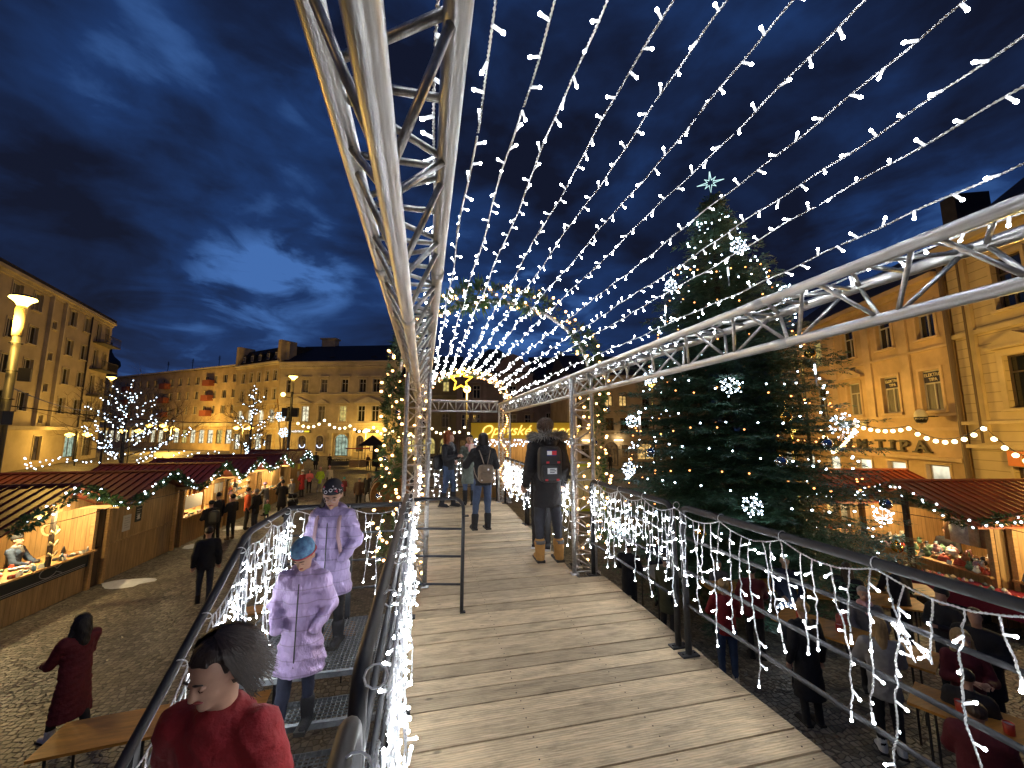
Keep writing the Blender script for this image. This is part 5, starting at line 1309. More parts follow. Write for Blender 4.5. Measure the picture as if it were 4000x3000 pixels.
place(rs, MT(-8.72, 18.5))
# stall 4: hats and scarves
t, rs = stall('red roofed stall crammed with knitted hats behind the crowd', MT(0, 0), w=3.1, d=3.6, seed=34, lampw=230, glabel='garland with white and violet lights on the gable of the hat stall', bulbs=34)
c = MB()
for z in (1.35, 1.65, 1.95): c.bb((-.4, -1.4, z-.02), (-.15, 1.35, z))
c.build('shelf', M_plain, t)
goods(rs, 40, (-.3, .16, -1.35, 1.35, 1.022), ['hat'], 'knitted pale hat heaped on the counter of the hat stall', 'knitted hats on the counter', 5, (.07, .1))
for q, z in enumerate((1.36, 1.66, 1.96)): goods(rs, 15, (-.32, -.2, -1.35, 1.3, z), ['hat'], 'knitted hat on the %s shelf of the hat stall' % ['lowest', 'middle', 'top'][q], 'knitted hats on the %s shelf' % ['lowest', 'middle', 'top'][q], 6+q, (.07, .095))
goods(rs, 14, (.1, .3, -1.5, -.9, 1.3, 2.0), ['hat', 'plush'], 'bright hat pinned to the front left post of the hat stall', 'hats on the front post', 12, (.07, .1), hang=True)
place(rs, MT(-8.72, 21.9))
# stall 5
t, rs = stall('red roofed stall with its pale pine shutter folded open to the right', MT(0, 0), w=2.9, d=3.6, seed=35, lampw=220, door=True, glabel='garland with white lights on the gable of the stall with the folded shutter', bulbs=30)
goods(rs, 18, (-.5, .12, -1.3, .6, 1.022), ['jar', 'bowl', 'gift_box'], 'small glass and jar on the counter of the shutter stall', 'jars on the shutter stall counter', 15, (.06, .09))
place(rs, MT(-8.6, 25.0))
t, rs = stall('last left stall, its roof lit orange and a yellow notice on its wall', MT(0, 0), w=2.8, d=2.6, seed=36, kind='closed', glabel='garland with white lights on the gable of the last left stall', bulbs=34)
c = MB(); c.bb((.003, .3, 1.55), (.012, .8, 1.9)); c.build('notice', mat('yellow_notice', (.8, .75, .1), .6), t); c = MB(); c.bb((.003, .3, 1.05), (.012, .75, 1.4)); c.build('notice', mat('paper', (1, 1, 1)), t)
place(rs, MT(-8.5, 29.3))

# right stalls
M_litroof = mat('lamplit_red_roof', (0.46, 0.10, 0.035), 0.45, var=.2, vscale=2)  # lamplit copy of the red roof, orange light put into its colour
rr = R(170)
def MR(x, y, rz=rr): return Matrix.Translation((x, y, 0)) @ Matrix.Rotation(rz, 4, 'Z')
t, rs = stall('right stall partly behind the spruce with hides and slippers on display', MT(0, 0), w=2.9, d=3.2, seed=41, roofm=M_litroof, lampw=110, glabel='garland with white lights on the gable of the stall behind the spruce')
goods(rs, 5, (-.2, -.1, -1.3, 1.3, 2.0), ['sheepskin'], 'grey sheepskin hanging in the stall behind the spruce', 'sheepskins hanging in the first right stall', 22)
goods(rs, 30, (-.6, .15, -1.3, 1.3, 1.022), ['hat', 'plush', 'gift_box'], 'fluffy slipper or toy heaped on the counter behind the spruce', 'fluffy goods on the first right counter', 23, (.06, .1))
place(rs, MR(12.75, 10.75))
t, rs = stall('right stall with plush animals and slippers piled up under a ribbed red roof', MT(0, 0), w=3.0, d=3.0, seed=42, roofm=M_litroof, lampw=120, glabel='garland with white lights on the gable of the slipper stall on the right')
c = MB(); c.bb((.3, -.05, 0), (.4, .05, 2.5)); c.build('front_post', M_bark, t)
goods(rs, 4, (-.3, -.1, -1.2, 1.3, 2.05), ['sheepskin'], 'dark sheepskin hanging in the slipper stall', 'sheepskins hanging in the slipper stall', 24)
goods(rs, 30, (-.7, -.1, -1.35, 1.35, 1.13), ['hat', 'plush'], 'fluffy toy on top of the heap in the slipper stall', 'toys on top of the slipper heap', 28, (.08, .12))
goods(rs, 46, (-.7, .18, -1.35, 1.35, 1.022), ['hat', 'plush', 'bowl', 'plush'], 'fluffy slipper or plush toy heaped on the counter of the slipper stall', 'fluffy goods on the slipper stall counter', 25, (.07, .12))
place(rs, MR(12.55, 7.75))
t, rs = stall('right stall at the edge with white wooden ornaments on its shelves', MT(0, 0), w=3.0, d=3.0, seed=43, roofm=M_litroof, lampw=130, glabel='garland with white lights on the gable of the ornament stall at the right edge', bulbs=30)
c = MB()
for z in (1.5,): c.bb((-1.1, -1.4, z-.02), (-.8, 1.4, z))
c.bb((-1.14, -1.4, 1.0), (-1.1, 1.4, 2.2)); c.build('shelf', M_plain, t)
goods(rs, 14, (-1.0, -.85, -1.3, 1.3, 1.502), ['tree_ornament', 'plush', 'gift_box'], 'white wooden ornament on the shelf of the ornament stall', 'ornaments on the shelf', 26, (.07, .1))
goods(rs, 26, (-.6, .12, -1.3, 1.3, 1.022), ['bowl', 'jar', 'tree_ornament'], 'small white plate or ornament on the counter of the ornament stall', 'ornaments on the counter', 27, (.06, .09))
for k, (y, z) in enumerate(((1.25, 1.7), (.9, 1.75), (.85, 1.25))):
    c = MB()
    if k == 0:
        for a in (-.13, -.04, .05, .13): c.tube([(.05, y, z+.35), (.05, y+a, z-.15)], .008, 4)
        c.tube([(.05, y-.17, z-.15), (.05, y+.17, z-.15)], .03, 6)
    else: c.prism([(y-.09, z-.14), (y+.09, z-.14), (y+.09, z+.06), (y+.03, z+.06), (y+.03, z+.14), (y-.03, z+.14), (y-.03, z+.06), (y-.09, z+.06)], lambda a, b: (.10, a, b), lambda a, b: (.12, a, b))
    o = c.build('hanging_ornament', GM[3 if k == 0 else 0]); tag(o, ['macrame hanger with a basket on the pine panel of the ornament stall', 'small cream board with a neck on the pine panel, upper one', 'small cream board with a neck on the pine panel, lower one'][k], 'ornament'); rs.append(o)
c = MB(); c.bb((.003, .55, 1.0), (.045, 1.46, 2.1)); c.build('front_panel', M_pine, t)
place(rs, MR(12.3, 4.7))
# table with red cloth and trinkets
tb = thing('display_table', 'long table under a dark red cloth covered with small trinkets', 'table', (11.6, 6.4, 0), R(-75))
M_redc = mat('dark_red_cloth', (.28, .02, .04), .8)
tb.rotation_euler = (0, 0, 0)
def rbx(c, cx, cy, a, l, w_, z0, z1): c.box((cx, cy, (z0+z1)/2), (l, w_, z1-z0), a)
A_ = R(-80)
c = MB(); rbx(c, 11.9, 6.45, A_, 2.0, .75, .78, .80); c.build('tabletop', M_plain, tb)
c = MB(); rbx(c, 11.9, 6.45, A_, 2.04, .79, .42, .805)
c.build('cloth', M_redc, tb)
for i in range(40):
    a_, b_ = random.uniform(-.95, .95), random.uniform(-.33, .33); p = Vector((11.9, 6.45, .807)) + Matrix.Rotation(A_, 3, 'Z') @ Vector((a_, b_, 0)); c = MB()
    s = random.uniform(.03, .05); c.lathe([(s, 0), (s*1.1, s*.6), (s*.5, s*1.2), (.004, s*1.6)], p, 7); o = c.build('trinket', random.choice(GM)); tag(o, 'small shiny trinket laid on the dark red tablecloth', 'trinket', 'trinkets on the red cloth')
bx = thing('wooden_chest', 'slant topped pine chest standing before the slipper stall', 'chest', (11.4, 8.3, 0))
c = MB(); c.prism([(-.5, 0), (.5, 0), (.5, .75), (-.5, 1.0)], lambda x, z: (11.6+x*.9, 7.95+x*-.2-.4, z), lambda x, z: (11.7+x*.9, 8.75+x*-.2, z)); c.build('body', M_plain, bx, False, True)
c = MB(); c.box((12.3, 6.9, .72), (.9, .8, .05), .2); c.box((12.3, 6.9, .35), (.8, .7, .68), .2); o = c.build('display_table', M_banner); tag(o, 'black draped table before the slipper stall', 'table')

# ================================================================== lamps
M_post = mat('lamp_post_metal', (.05, .05, .05), .5, .4); M_lens = emitter('sodium_lens', (1, .62, .12), 14.0); M_lens2 = emitter('sodium_lens_far', (1, .58, .10), 10.0)
def post_lamp(label, x, y, h, power, name='street_lamp', head='cone', r=.09, group=None, shade=.32, e=None, body=None):
    z0 = gzz(x, y); t = thing(name, label, 'street lamp', (x, y, z0), 0, group)
    c = MB(); c.tube([(x, y, z0), (x, y, z0+.8), (x, y, h-1.1)], [r*1.25, r, r*.85], 12); c.build('post', M_post, t, True)
    if head == 'cone':
        c = MB(); c.lathe([(r*1.05, -1.1), (r*1.15, -.2), (r*.9, -.12)], (x, y, h), 14); c.build('collar', mat('lamp_collar', (.55, .45, .25), .5), t, True)
        c = MB(); c.lathe([(r*.9, -.12), (shade*.55, .0), (shade, .12), (shade*.96, .16), (shade*.5, .20)], (x, y, h), 18); c.build('lens', M_lens, t, True)
        c = MB(); c.lathe([(shade*1.02, .162), (shade*.7, .24), (.03, .27)], (x, y, h), 18); c.build('cap', M_post, t, True)
    elif head == 'globe':
        c = MB(); c.tube([(x, y, h-1.1), (x, y, h-.25)], r*.7, 8); c.ball((x, y, h), .28, 14, 8); c.build('globe', M_lens, t, True)
    lamp('lamp_light', (x, y, h-.25 if head != 'cone' else h+.0), SOD, power, .25, t)
    return t
t = post_lamp('tall street lamp with a glowing yellow cone head at the left edge', -12.9, 15.3, 8.35, 800, r=.12, shade=.31)
c = MB()
for a, z in ((.5, 6.0), (2.4, 5.1), (-.7, 4.6)): c.box((-12.9+.28*math.cos(a), 15.3+.28*math.sin(a), z), (.26, .22, .42), a)
for z in (7.0, 6.1, 5.2): c.tube([(-12.9+.14*math.cos(u), 15.3+.14*math.sin(u), z) for u in np.linspace(0, 6.28, 12)], .02, 5)
c.build('speaker_box', M_blk, t)
lamp('lamp_light', (-12.9, 14.9, 7.5), SOD, 500, .2, t)
post_lamp('street lamp rising behind the larger bare tree', -27.8, 41.56, 8.97, 200, r=.09)
t = post_lamp('street lamp on a dark post with speaker boxes between the stalls and the pale building', -10.5, 33.9, 8.5, 420, r=.11)
c = MB(); c.box((-10.15, 33.8, 5.75), (.45, .4, .7)); c.box((-10.9, 33.9, 5.75), (.4, .4, .7)); c.build('speaker_box', M_blk, t)
c = MB(); c.tube([(-10.5, 33.7, 6.9), (-11.0, 33.6, 7.0)], .03, 6); c.build('arm', M_post, t); c = MB(); c.ball((-11.05, 33.6, 7.15), .17, 10, 6); c.build('small_lens', M_lens, t)
post_lamp('globe street lamp seen under the amber star', 3.1, 29.8, 7.5, 900, head='globe', r=.06)
post_lamp('street lamp partly hidden by the right side of the spruce', 17.3, 14.5, 8.6, 900, r=.07)
post_lamp('street lamp seen left of the spruce before the beige building', 20.3, 31.6, 8.4, 900, r=.07)
def lantern(label, x, y, h, power):
    z0 = gzz(x, y); t = thing('twin_lantern', label, 'street lamp', (x, y, z0), 0, 'ornate twin lanterns'); c = MB()
    c.tube([(x, y, z0), (x, y, h)], .06, 8); c.tube([(x-.75, y, h-.05), (x-.4, y, h+.3), (x, y, h+.05), (x+.4, y, h+.3), (x+.75, y, h-.05)], .03, 6); c.build('post', M_post, t)
    for s in (-1, 1):
        c = MB(); c.lathe([(.12, -.5), (.36, -.30), (.36, -.22), (.05, -.05)], (x+s*.75, y, h), 12); c.build('lens', M_lens2, t, True)
    lamp('lamp_light', (x, y-.3, h-.5), SOD, power, .5, t)
for (x, y, h, p, lb) in ((-35.4, 49.6, 4.2, 500, 'leftmost of the twin lanterns, before the grey block'), (-32.2, 51.8, 4.6, 180, 'second twin lantern from the left, behind the larger bare tree'), (-33.7, 58.5, 5.3, 300, 'middle twin lantern, right of the larger bare tree'),
                        (-40.5, 74.0, 4.9, 6500, 'brightest twin lantern before the apartment row'), (-22.6, 55.6, 5.0, 2300, 'twin lantern behind the slender bare tree')): lantern(lb, x, y, h, p)
post_lamp('short added fill lamp before the pale building, right of the black tent', -7.6, 54.2, 4.4, 2000, head='globe', r=.05)  # added lamp, brightens the lower wall near the door
post_lamp('street lamp outside the right edge before the yellow house', 18.9, 7.4, 4.2, 4200, r=.07)
post_lamp('street lamp hidden by the spruce before the orange house', 21.9, 19.4, 4.2, 3600, r=.07)
# a lamp behind the viewer throws the bright patch on the cobbles at lower left
post_lamp('street lamp behind the viewer lighting the cobbles', -6.5, -3.5, 6.5, 350, r=.07)

# ================================================================== globe light swags over the square
B_globe = None
def swag(label, peaks, sag, step, rad, e=7.0):
    t = thing('globe_lights', label, 'globe lights', tuple(peaks[0])); c = MB(); it = []
    for i in range(len(peaks)-1):
        a, b = Vector(peaks[i]), Vector(peaks[i+1]); L = (b-a).length; n = max(3, int(L/step)); cab = []
        for j in range(n+1):
            f_ = j/n; q = a.lerp(b, f_) - Vector((0, 0, sag*4*f_*(1-f_))); cab.append(q)
            if j < n or i == len(peaks)-2: it.append(q - Vector((0, 0, rad+.03)))
        c.tube(cab, .008, 4)
    c.build('cable', M_bcable, t)
    g = MB(); g.ball((0, 0, 0), rad, 10, 6); o = g.build('globe_bulb', emitter('globe_glow', (1, .82, .45), e), None, True); me = o.data; bpy.data.objects.remove(o, do_unlink=True)
    for q in it[:100]: inst(me, 'globe_bulb', t, Matrix.Translation(q))
swag('warm globe lights swagging before the orange house on the right', [(15.2, 12.2, 4.3), (14.9, 11.6, 3.5), (13.8, 9.9, 4.45), (13.62, 8.4, 4.35)], .12, .20, .055)
swag('warm globe lights swagging across DŮM TIPA towards the right edge', [(13.62, 8.4, 4.35), (13.40, 6.75, 4.33), (12.91, 5.3, 3.6)], .36, .19, .055)
swag('warm globe lights across the pale building behind the market', [(-10.1, 34.5, 5.02), (-8.24, 35.0, 5.3), (-6.28, 35.4, 4.85), (-4.27, 34.7, 4.72), (-2.62, 33.9, 4.4)], .42, .36, .105, 5)
swag('warm globe lights behind the left truss posts', [(-1.7, 33.2, 4.2), (.57, 33.0, 4.6), (1.99, 32.9, 4.6), (3.26, 32.8, 4.72), (4.6, 32.6, 3.9)], .4, .34, .10, 5)

# ================================================================== neon sign stand
sgn = thing('bar_stand', 'bar stand with a yellow sign board and glowing script lettering', 'stand', (5.6, 24.6, 0))
a_, b_ = Vector((2.95, 25.3, 0)), Vector((9.3, 23.3, 0)); D_ = (b_-a_).normalized(); N_ = Vector((D_.y, -D_.x, 0)); az = math.atan2(D_.y, D_.x)
def SB(c, s0, s1, d0, d1, z0, z1):
    p = a_ + D_*((s0+s1)/2) + N_*((d0+d1)/2); c.box((p.x, p.y, (z0+z1)/2), (s1-s0, abs(d1-d0), z1-z0), az)
LS = (b_-a_).length
c = MB(); SB(c, 0, LS, 0, .08, 3.78, 4.78); SB(c, 0, .08, 0, -2.5, 3.78, 4.78); SB(c, LS-.08, LS, 0, -2.5, 3.78, 4.78); c.build('fascia', mat('yellow_fascia', (.75, .50, .06), .6, emit=(1, .62, .02), estr=.10), sgn)  # faint emission stands in for neon light falling on the board
c = MB(); SB(c, -.1, LS+.1, .1, -2.6, 4.785, 4.84); c.build('roof', M_banner, sgn)
tp = a_ + D_*(LS*.56) + N_*.13
text_mesh('lettering', 'Opavské Vánoce', .92, .03, emitter('neon_yellow', (1, .72, .16), 1.9), sgn, face_mat((tp.x, tp.y, 4.28), N_), .0, .42)
c = MB(); SB(c, 0, LS, -.3, -2.4, .0, 1.15); SB(c, 0, LS, -.0, -.45, 1.15, 1.2); c.build('counter', M_pine, sgn)
c = MB(); SB(c, 0, LS, -2.3, -2.4, 1.2, 3.78); c.build('back_wall', M_pine, sgn)
for s in (.05, LS*.33, LS*.66, LS-.05):
    c = MB(); SB(c, s-.05, s+.05, 0, -.1, 0, 3.78); c.build('post', M_plain, sgn)
for s in (1, 3.3, 5.5):
    lamp('stand_light', a_ + D_*s - N_*1.2 + Vector((0, 0, 3.3)), WARM, 45, .1, sgn)
il = thing('icicle_lights', 'short row of icicle lights under the yellow sign board of the bar stand', 'icicle lights', tuple(a_+Vector((0, 0, 3.75)))); it = []; c = MB()
c.tube([a_+N_*.12+Vector((0, 0, 3.74)), b_+N_*.12+Vector((0, 0, 3.74))], .008, 4)
for i in range(98):
    p = a_ + D_*(LS*i/98) + N_*.12 + Vector((0, 0, 3.72-random.choice([.05, .15, .3, .4]))); it.append((p, (0, 0, -1)))
c.build('cable', M_cable, il); put_bulbs(il, it, B_far)
# yellow container and grey hut
c = MB(); c.box((8.7, 20.6, 1.35), (.06, 3.0, 2.5), -.15)
ct = thing('sales_container', 'pale sales container with a lime yellow frame beyond the man in the parka', 'container', (8.9, 20.8, 0))
c = MB(); c.box((8.5, 21.2, 1.2), (2.6, 2.6, 2.3), -.25); c.build('body', mat('cream_panel', (.55, .5, .3), .6), ct)
c = MB()
for dx in (-1.32, 1.32):
    for dy in (-1.32, 1.32):
        p = Matrix.Rotation(-.25, 3, 'Z') @ Vector((dx, dy, 0)); c.box((8.5+p.x, 21.2+p.y, 1.22), (.14, .14, 2.44), -.25)
for z in (.06, 2.40):
    for dy in (-1.32, 1.32): p = Matrix.Rotation(-.25, 3, 'Z') @ Vector((0, dy, 0)); c.box((8.5+p.x, 21.2+p.y, z), (2.5, .14, .12), -.25)
c.build('frame', mat('lime_frame', (.42, .50, .03), .5), ct)
lamp('container_light', (6.6, 19.2, 2.3), (1, .85, .4), 40, .1, ct)
# black pop-up tent before the pale building, and big barrel kiosk
tn = thing('popup_tent', 'black pop-up tent with a small red awning by the arched doorway', 'tent', (-6.0, 45, .5))
c = MB(); z_ = .55; hx = 1.2
for sx in (-1, 1):
    for sy in (-1, 1): c.bb((-5.6+sx*hx-.03, 45+sy*hx-.03, z_), (-5.6+sx*hx+.03, 45+sy*hx+.03, z_+2.3))
c.build('leg', M_blk, tn)
c = MB(); c.add([(-5.6-hx-.1, 45-hx-.1, z_+2.2), (-5.6+hx+.1, 45-hx-.1, z_+2.2), (-5.6+hx+.1, 45+hx+.1, z_+2.2), (-5.6-hx-.1, 45+hx+.1, z_+2.2), (-5.6, 45, z_+3.35)], [(0, 1, 4), (1, 2, 4), (2, 3, 4), (3, 0, 4)])
c.bb((-5.6+.2, 45-hx, z_+.0), (-5.6+hx, 45-hx+.02, z_+2.2)); c.bb((-5.6+hx, 45-hx, z_), (-5.6+hx+.02, 45+hx, z_+2.2)); c.build('canopy', mat('black_canvas', (.02, .015, .015), .9), tn)
c = MB(); c.bb((-8.0, 43.3, z_+1.9), (-5.6, 43.7, z_+2.0)); c.build('awning', mat('red_awning', (.3, .03, .03), .8), tn)
for k, (px_, w_) in enumerate(((-7.2, .9), (-6.3, .7))):
    c = MB(); c.bb((px_-w_/2, 43.7, z_), (px_+w_/2, 44.2, z_+.75)); o = c.build('produce_crate', M_plain); tag(o, ['wide pale crate of goods in front of the black tent', 'narrow crate of goods at the mouth of the black tent'][k], 'crate')
pl = thing('planter', 'long stone planter with low plants on the square', 'planter', (-9.0, 46.1, .6))
c = MB(); c.bb((-9.9, 45.7, .58), (-8.1, 46.4, 1.05)); c.build('trough', mat('planter_stone', (.12, .11, .1), .9), pl)
c = MB(); q = random.Random(4)
for _ in range(60): needles(c, (-9.9+q.random()*1.8, 45.8+q.random()*.5, 1.05), (q.uniform(-.5, .5), q.uniform(-.5, .5), 1), 3, .22, .6, q, .2)
c.build('leaves', M_shrub, pl)
bk = thing('barrel_kiosk', 'giant wooden barrel lying on its side behind the left garland leg', 'barrel', (-2.0, 21.0, 0))
c = MB()
prof_ = [(-1.05, .86), (-.95, .90), (-.5, 1.0), (0, 1.05), (.5, 1.0), (.95, .90), (1.05, .86)]
n = 20; vs = []
for x_, r_ in prof_:
    for k in range(n): a = 2*PI*k/n; vs.append((-1.6 + r_*math.cos(a), 21.0 + x_, 1.15 + r_*math.sin(a)))
fs = [(i*n+k, i*n+(k+1) % n, (i+1)*n+(k+1) % n, (i+1)*n+k) for i in range(len(prof_)-1) for k in range(n)] + [tuple(range(n)), tuple(len(vs)-n+k for k in range(n))]
c.add(vs, fs); c.build('staves', mat('barrel_oak', (.30, .15, .055), .6, var=.2, wave=(2, .14, .5)), bk, True)
c = MB()
for x_, r_ in ((-.8, .945), (-.3, 1.03), (.3, 1.03), (.8, .945)): c.tube([(-1.6+r_*math.cos(a), 21+x_, 1.15+r_*math.sin(a)) for a in np.linspace(0, 2*PI, 30)], .025, 6)
c.build('hoop', M_post, bk)
# beer garden tables and benches
M_orange = mat('orange_table', (.55, .25, .045), .45, var=.25, vscale=3, stretch=(1, 6, 6))
def table(label, x, y, a, L=2.0, W=.55, h=.76, name='folding_table', cat='table', mt=None, leg=True):
    t = thing(name, label, cat, (x, y, 0)); c = MB(); c.box((x, y, h-.015), (L, W, .03), a); c.build('tabletop' if h > .6 else 'seat', mt or M_orange, t)
    if leg:
        for s in (-1, 1):
            p = Vector((x, y, 0)) + Matrix.Rotation(a, 3, 'Z') @ Vector((s*L*.38, 0, 0)); u = Matrix.Rotation(a, 3, 'Z') @ Vector((0, W*.4, 0)); c = MB()
            c.tube([p+u, p+u+Vector((0, 0, h-.03))], .014, 6); c.tube([p-u, p-u+Vector((0, 0, h-.03))], .014, 6); c.tube([p+u+Vector((0, 0, .2)), p-u+Vector((0, 0, .2))], .01, 5); c.build('leg', M_rail, t)
    return t
table('orange folding table at the lower left corner under the stair rail', -3.45, 5.8, R(6), L=1.1, W=.58)
table('orange bench just right of the lower left table', -2.6, 6.5, R(6), L=1.1, W=.3, h=.46, name='folding_bench', cat='bench')
table('orange bench seen through the stair rail behind the girls', -2.9, 9.3, R(10), L=1.4, W=.4, h=.6, name='folding_bench', cat='bench')
table('orange table behind the second post of the stair rail', -1.9, 7.6, R(10), L=1.6, W=.6)
table('pale standing table under the right railing beside the truss post', 5.3, 8.2, 0, L=.8, W=.8, h=1.05, name='standing_table', mt=mat('pale_top', (.45, .38, .3), .5))
table('orange beer table at the right with two red mugs', 6.55, 5.15, R(-65), L=1.9, W=.7, h=1.02)
table('orange beer table behind the woman in the red sweater', 6.75, 7.2, R(-8), L=2.0, W=.6, h=1.0)
table('orange beer table at the lower right corner with cups', 6.15, 3.35, R(-65), L=1.3, W=.6, h=1.02)
table('orange table with garland pieces under the middle of the handrail', 8.6, 6.6, R(-35), L=2.2, W=.7, h=.85)
table('pale market table with small goods near the slipper stall', 9.9, 6.9, R(-40), L=1.6, W=.8, h=.85, mt=M_plain)
M_mug = mat('red_mug', (.45, .04, .02), .35)
for k, (x, y, z, lb) in enumerate(((6.50, 5.25, 1.02, 'red mug on the orange table beside the blonde in grey'), (6.3, 5.75, 1.02, 'small red mug at the far corner of the orange table'), (6.0, 3.55, 1.02, 'large red mug on the lower right table, farther one'), (6.05, 3.2, 1.02, 'large red mug on the lower right table, nearer one'))):
    t = thing('mug', lb, 'mug', (x, y, z)); c = MB(); c.lathe([(.036, 0), (.042, .01), (.045, .115), (.041, .115), (.038, .02), (.01, .012)], (x, y, z), 14); c.build('cup', M_mug, t, True)
    c = MB(); c.lathe([(.0402, .10), (.02, .1005)], (x, y, z), 14); c.build('drink', GM[0], t)
    c = MB(); c.tube([(x+.045, y, z+.09), (x+.075, y, z+.08), (x+.075, y, z+.045), (x+.045, y, z+.03)], .006, 6); c.build('handle', M_mug, t)
# standing tables far away by the barrel
for k, (x, y, lb) in enumerate(((-5.3, 42.0, 'small orange standing table far away before the black tent'), (-3.9, 41.6, 'white standing table far away, right of the orange one'))):
    t = thing('standing_table', lb, 'table', (x, y, gzz(x, y))); c = MB(); z0 = gzz(x, y); c.lathe([(.42, 1.05), (.42, 1.09)], (x, y, z0), 14); c.build('tabletop', M_orange if k == 0 else mat('pale_top', (1, 1, 1)), t); c = MB(); c.lathe([(.2, 0), (.04, .05), (.04, 1.05)], (x, y, z0), 8); c.build('leg', M_post, t)
# old snow patches
for k, (x, y, sx, sy, h, lb) in enumerate(((-7.95, 13.35, .62, .35, .10, 'beside the nearest left stall'), (-8.1, 17.0, .45, .3, .09, 'at the corner of the closed stall'), (-7.9, 19.6, .5, .3, .12, 'under the meat stall counter'), (-13.4, 17.8, 1.1, .5, .15, 'on the pavement behind the stalls'), (-13.5, 25.2, 1.2, .5, .2, 'behind the meat stall'))):
    c = MB(); N1 = 18; vs = [(x, y, h)]
    rdd = random.Random(k)
    rings = []
    for ri in (1, 2, 3, 4):
        f_ = ri/4
        for j in range(N1): a = 2*PI*j/N1; w_ = 1 + .18*math.sin(3*a+k) + rdd.uniform(-.08, .08); vs.append((x+sx*f_*w_*math.cos(a), y+sy*f_*w_*math.sin(a), gzz(x, y) + max(.006, h*(1-f_**1.6)*rdd.uniform(.6, 1.1)) if ri < 4 else gzz(x, y)+.004))
    fs = [(0, 1+j, 1+(j+1) % N1) for j in range(N1)] + [(1+i*N1+j, 1+(i+1)*N1+j, 1+(i+1)*N1+(j+1) % N1, 1+i*N1+(j+1) % N1) for i in range(3) for j in range(N1)]
    c.add(vs, fs); o = c.build('snow_heap', M_snow, None, True); tag(o, 'dirty heap of old snow ' + lb, 'snow heap')
# snowflake sculpture post near the slender tree
t = thing('snowflake_post', 'two blue snowflake lights on a slanting orange lit pole', 'snowflake light', (-11.3, 35.2, .3))
c = MB(); c.tube([(-11.9, 35.0, 6.9), (-11.2, 35.3, .3)], .05, 6); c.tube([(-11.2, 35.2, 5.0), (-11.0, 35.3, .3)], .04, 6); c.build('pole', mat('orange_pole', (.6, .3, .05), .5), t)
for p in (Vector((-11.55, 34.95, 5.45)), Vector((-11.25, 35.0, 4.15))):
    c = MB(); it = []
    for k in range(6):
        a = PI/3*k+.2; e = Vector((math.cos(a), 0, math.sin(a))); c.tube([p, p+e*.42], .035, 5)
        for s_ in (-1, 1): e2 = Vector((math.cos(a+s_*.8), 0, math.sin(a+s_*.8))); c.tube([p+e*.22, p+e*.22+e2*.18], .028, 5)
    c.build('snowflake', emitter('flake_blue', (.5, .78, 1), 3.2), t)
# light ropes hung along the pavement wires
for k, (a, b, lb) in enumerate((((-12.9, 15.3, 5.0), (-10.5, 33.9, 5.4), 'dark overhead cable from the left lamp to the second lamp'), ((-12.9, 15.3, 5.6), (-27.8, 41.5, 6.4), 'dark overhead cable running to the lamp behind the bare tree'))):
    A0, B0 = Vector(a), Vector(b); c = MB(); c.tube([A0.lerp(B0, i/10) - Vector((0, 0, .5*4*(i/10)*(1-i/10))) for i in range(11)], .02, 5); o = c.build('overhead_cable', M_blk); tag(o, lb, 'cable')
# violet bicycle-like light balls at right
for k, (x, y, z, col, lb) in enumerate(((8.1, 6.1, .95, (.9, .1, .5), 'pink light toy on the table at the right'), (8.5, 5.1, .95, (.25, .1, 1), 'blue light toy among the crowd at the right'), (8.0, 4.4, .9, (1, .05, .1), 'red light toy at the far right'))):
    c = MB()
    for j in range(6): c.ball((x+random.uniform(-.07, .07), y+random.uniform(-.07, .07), z+random.uniform(0, .08)), .018, 6, 5)
    o = c.build('light_toy', emitter('toy_%d' % k, col, 4)); tag(o, lb, 'toy')
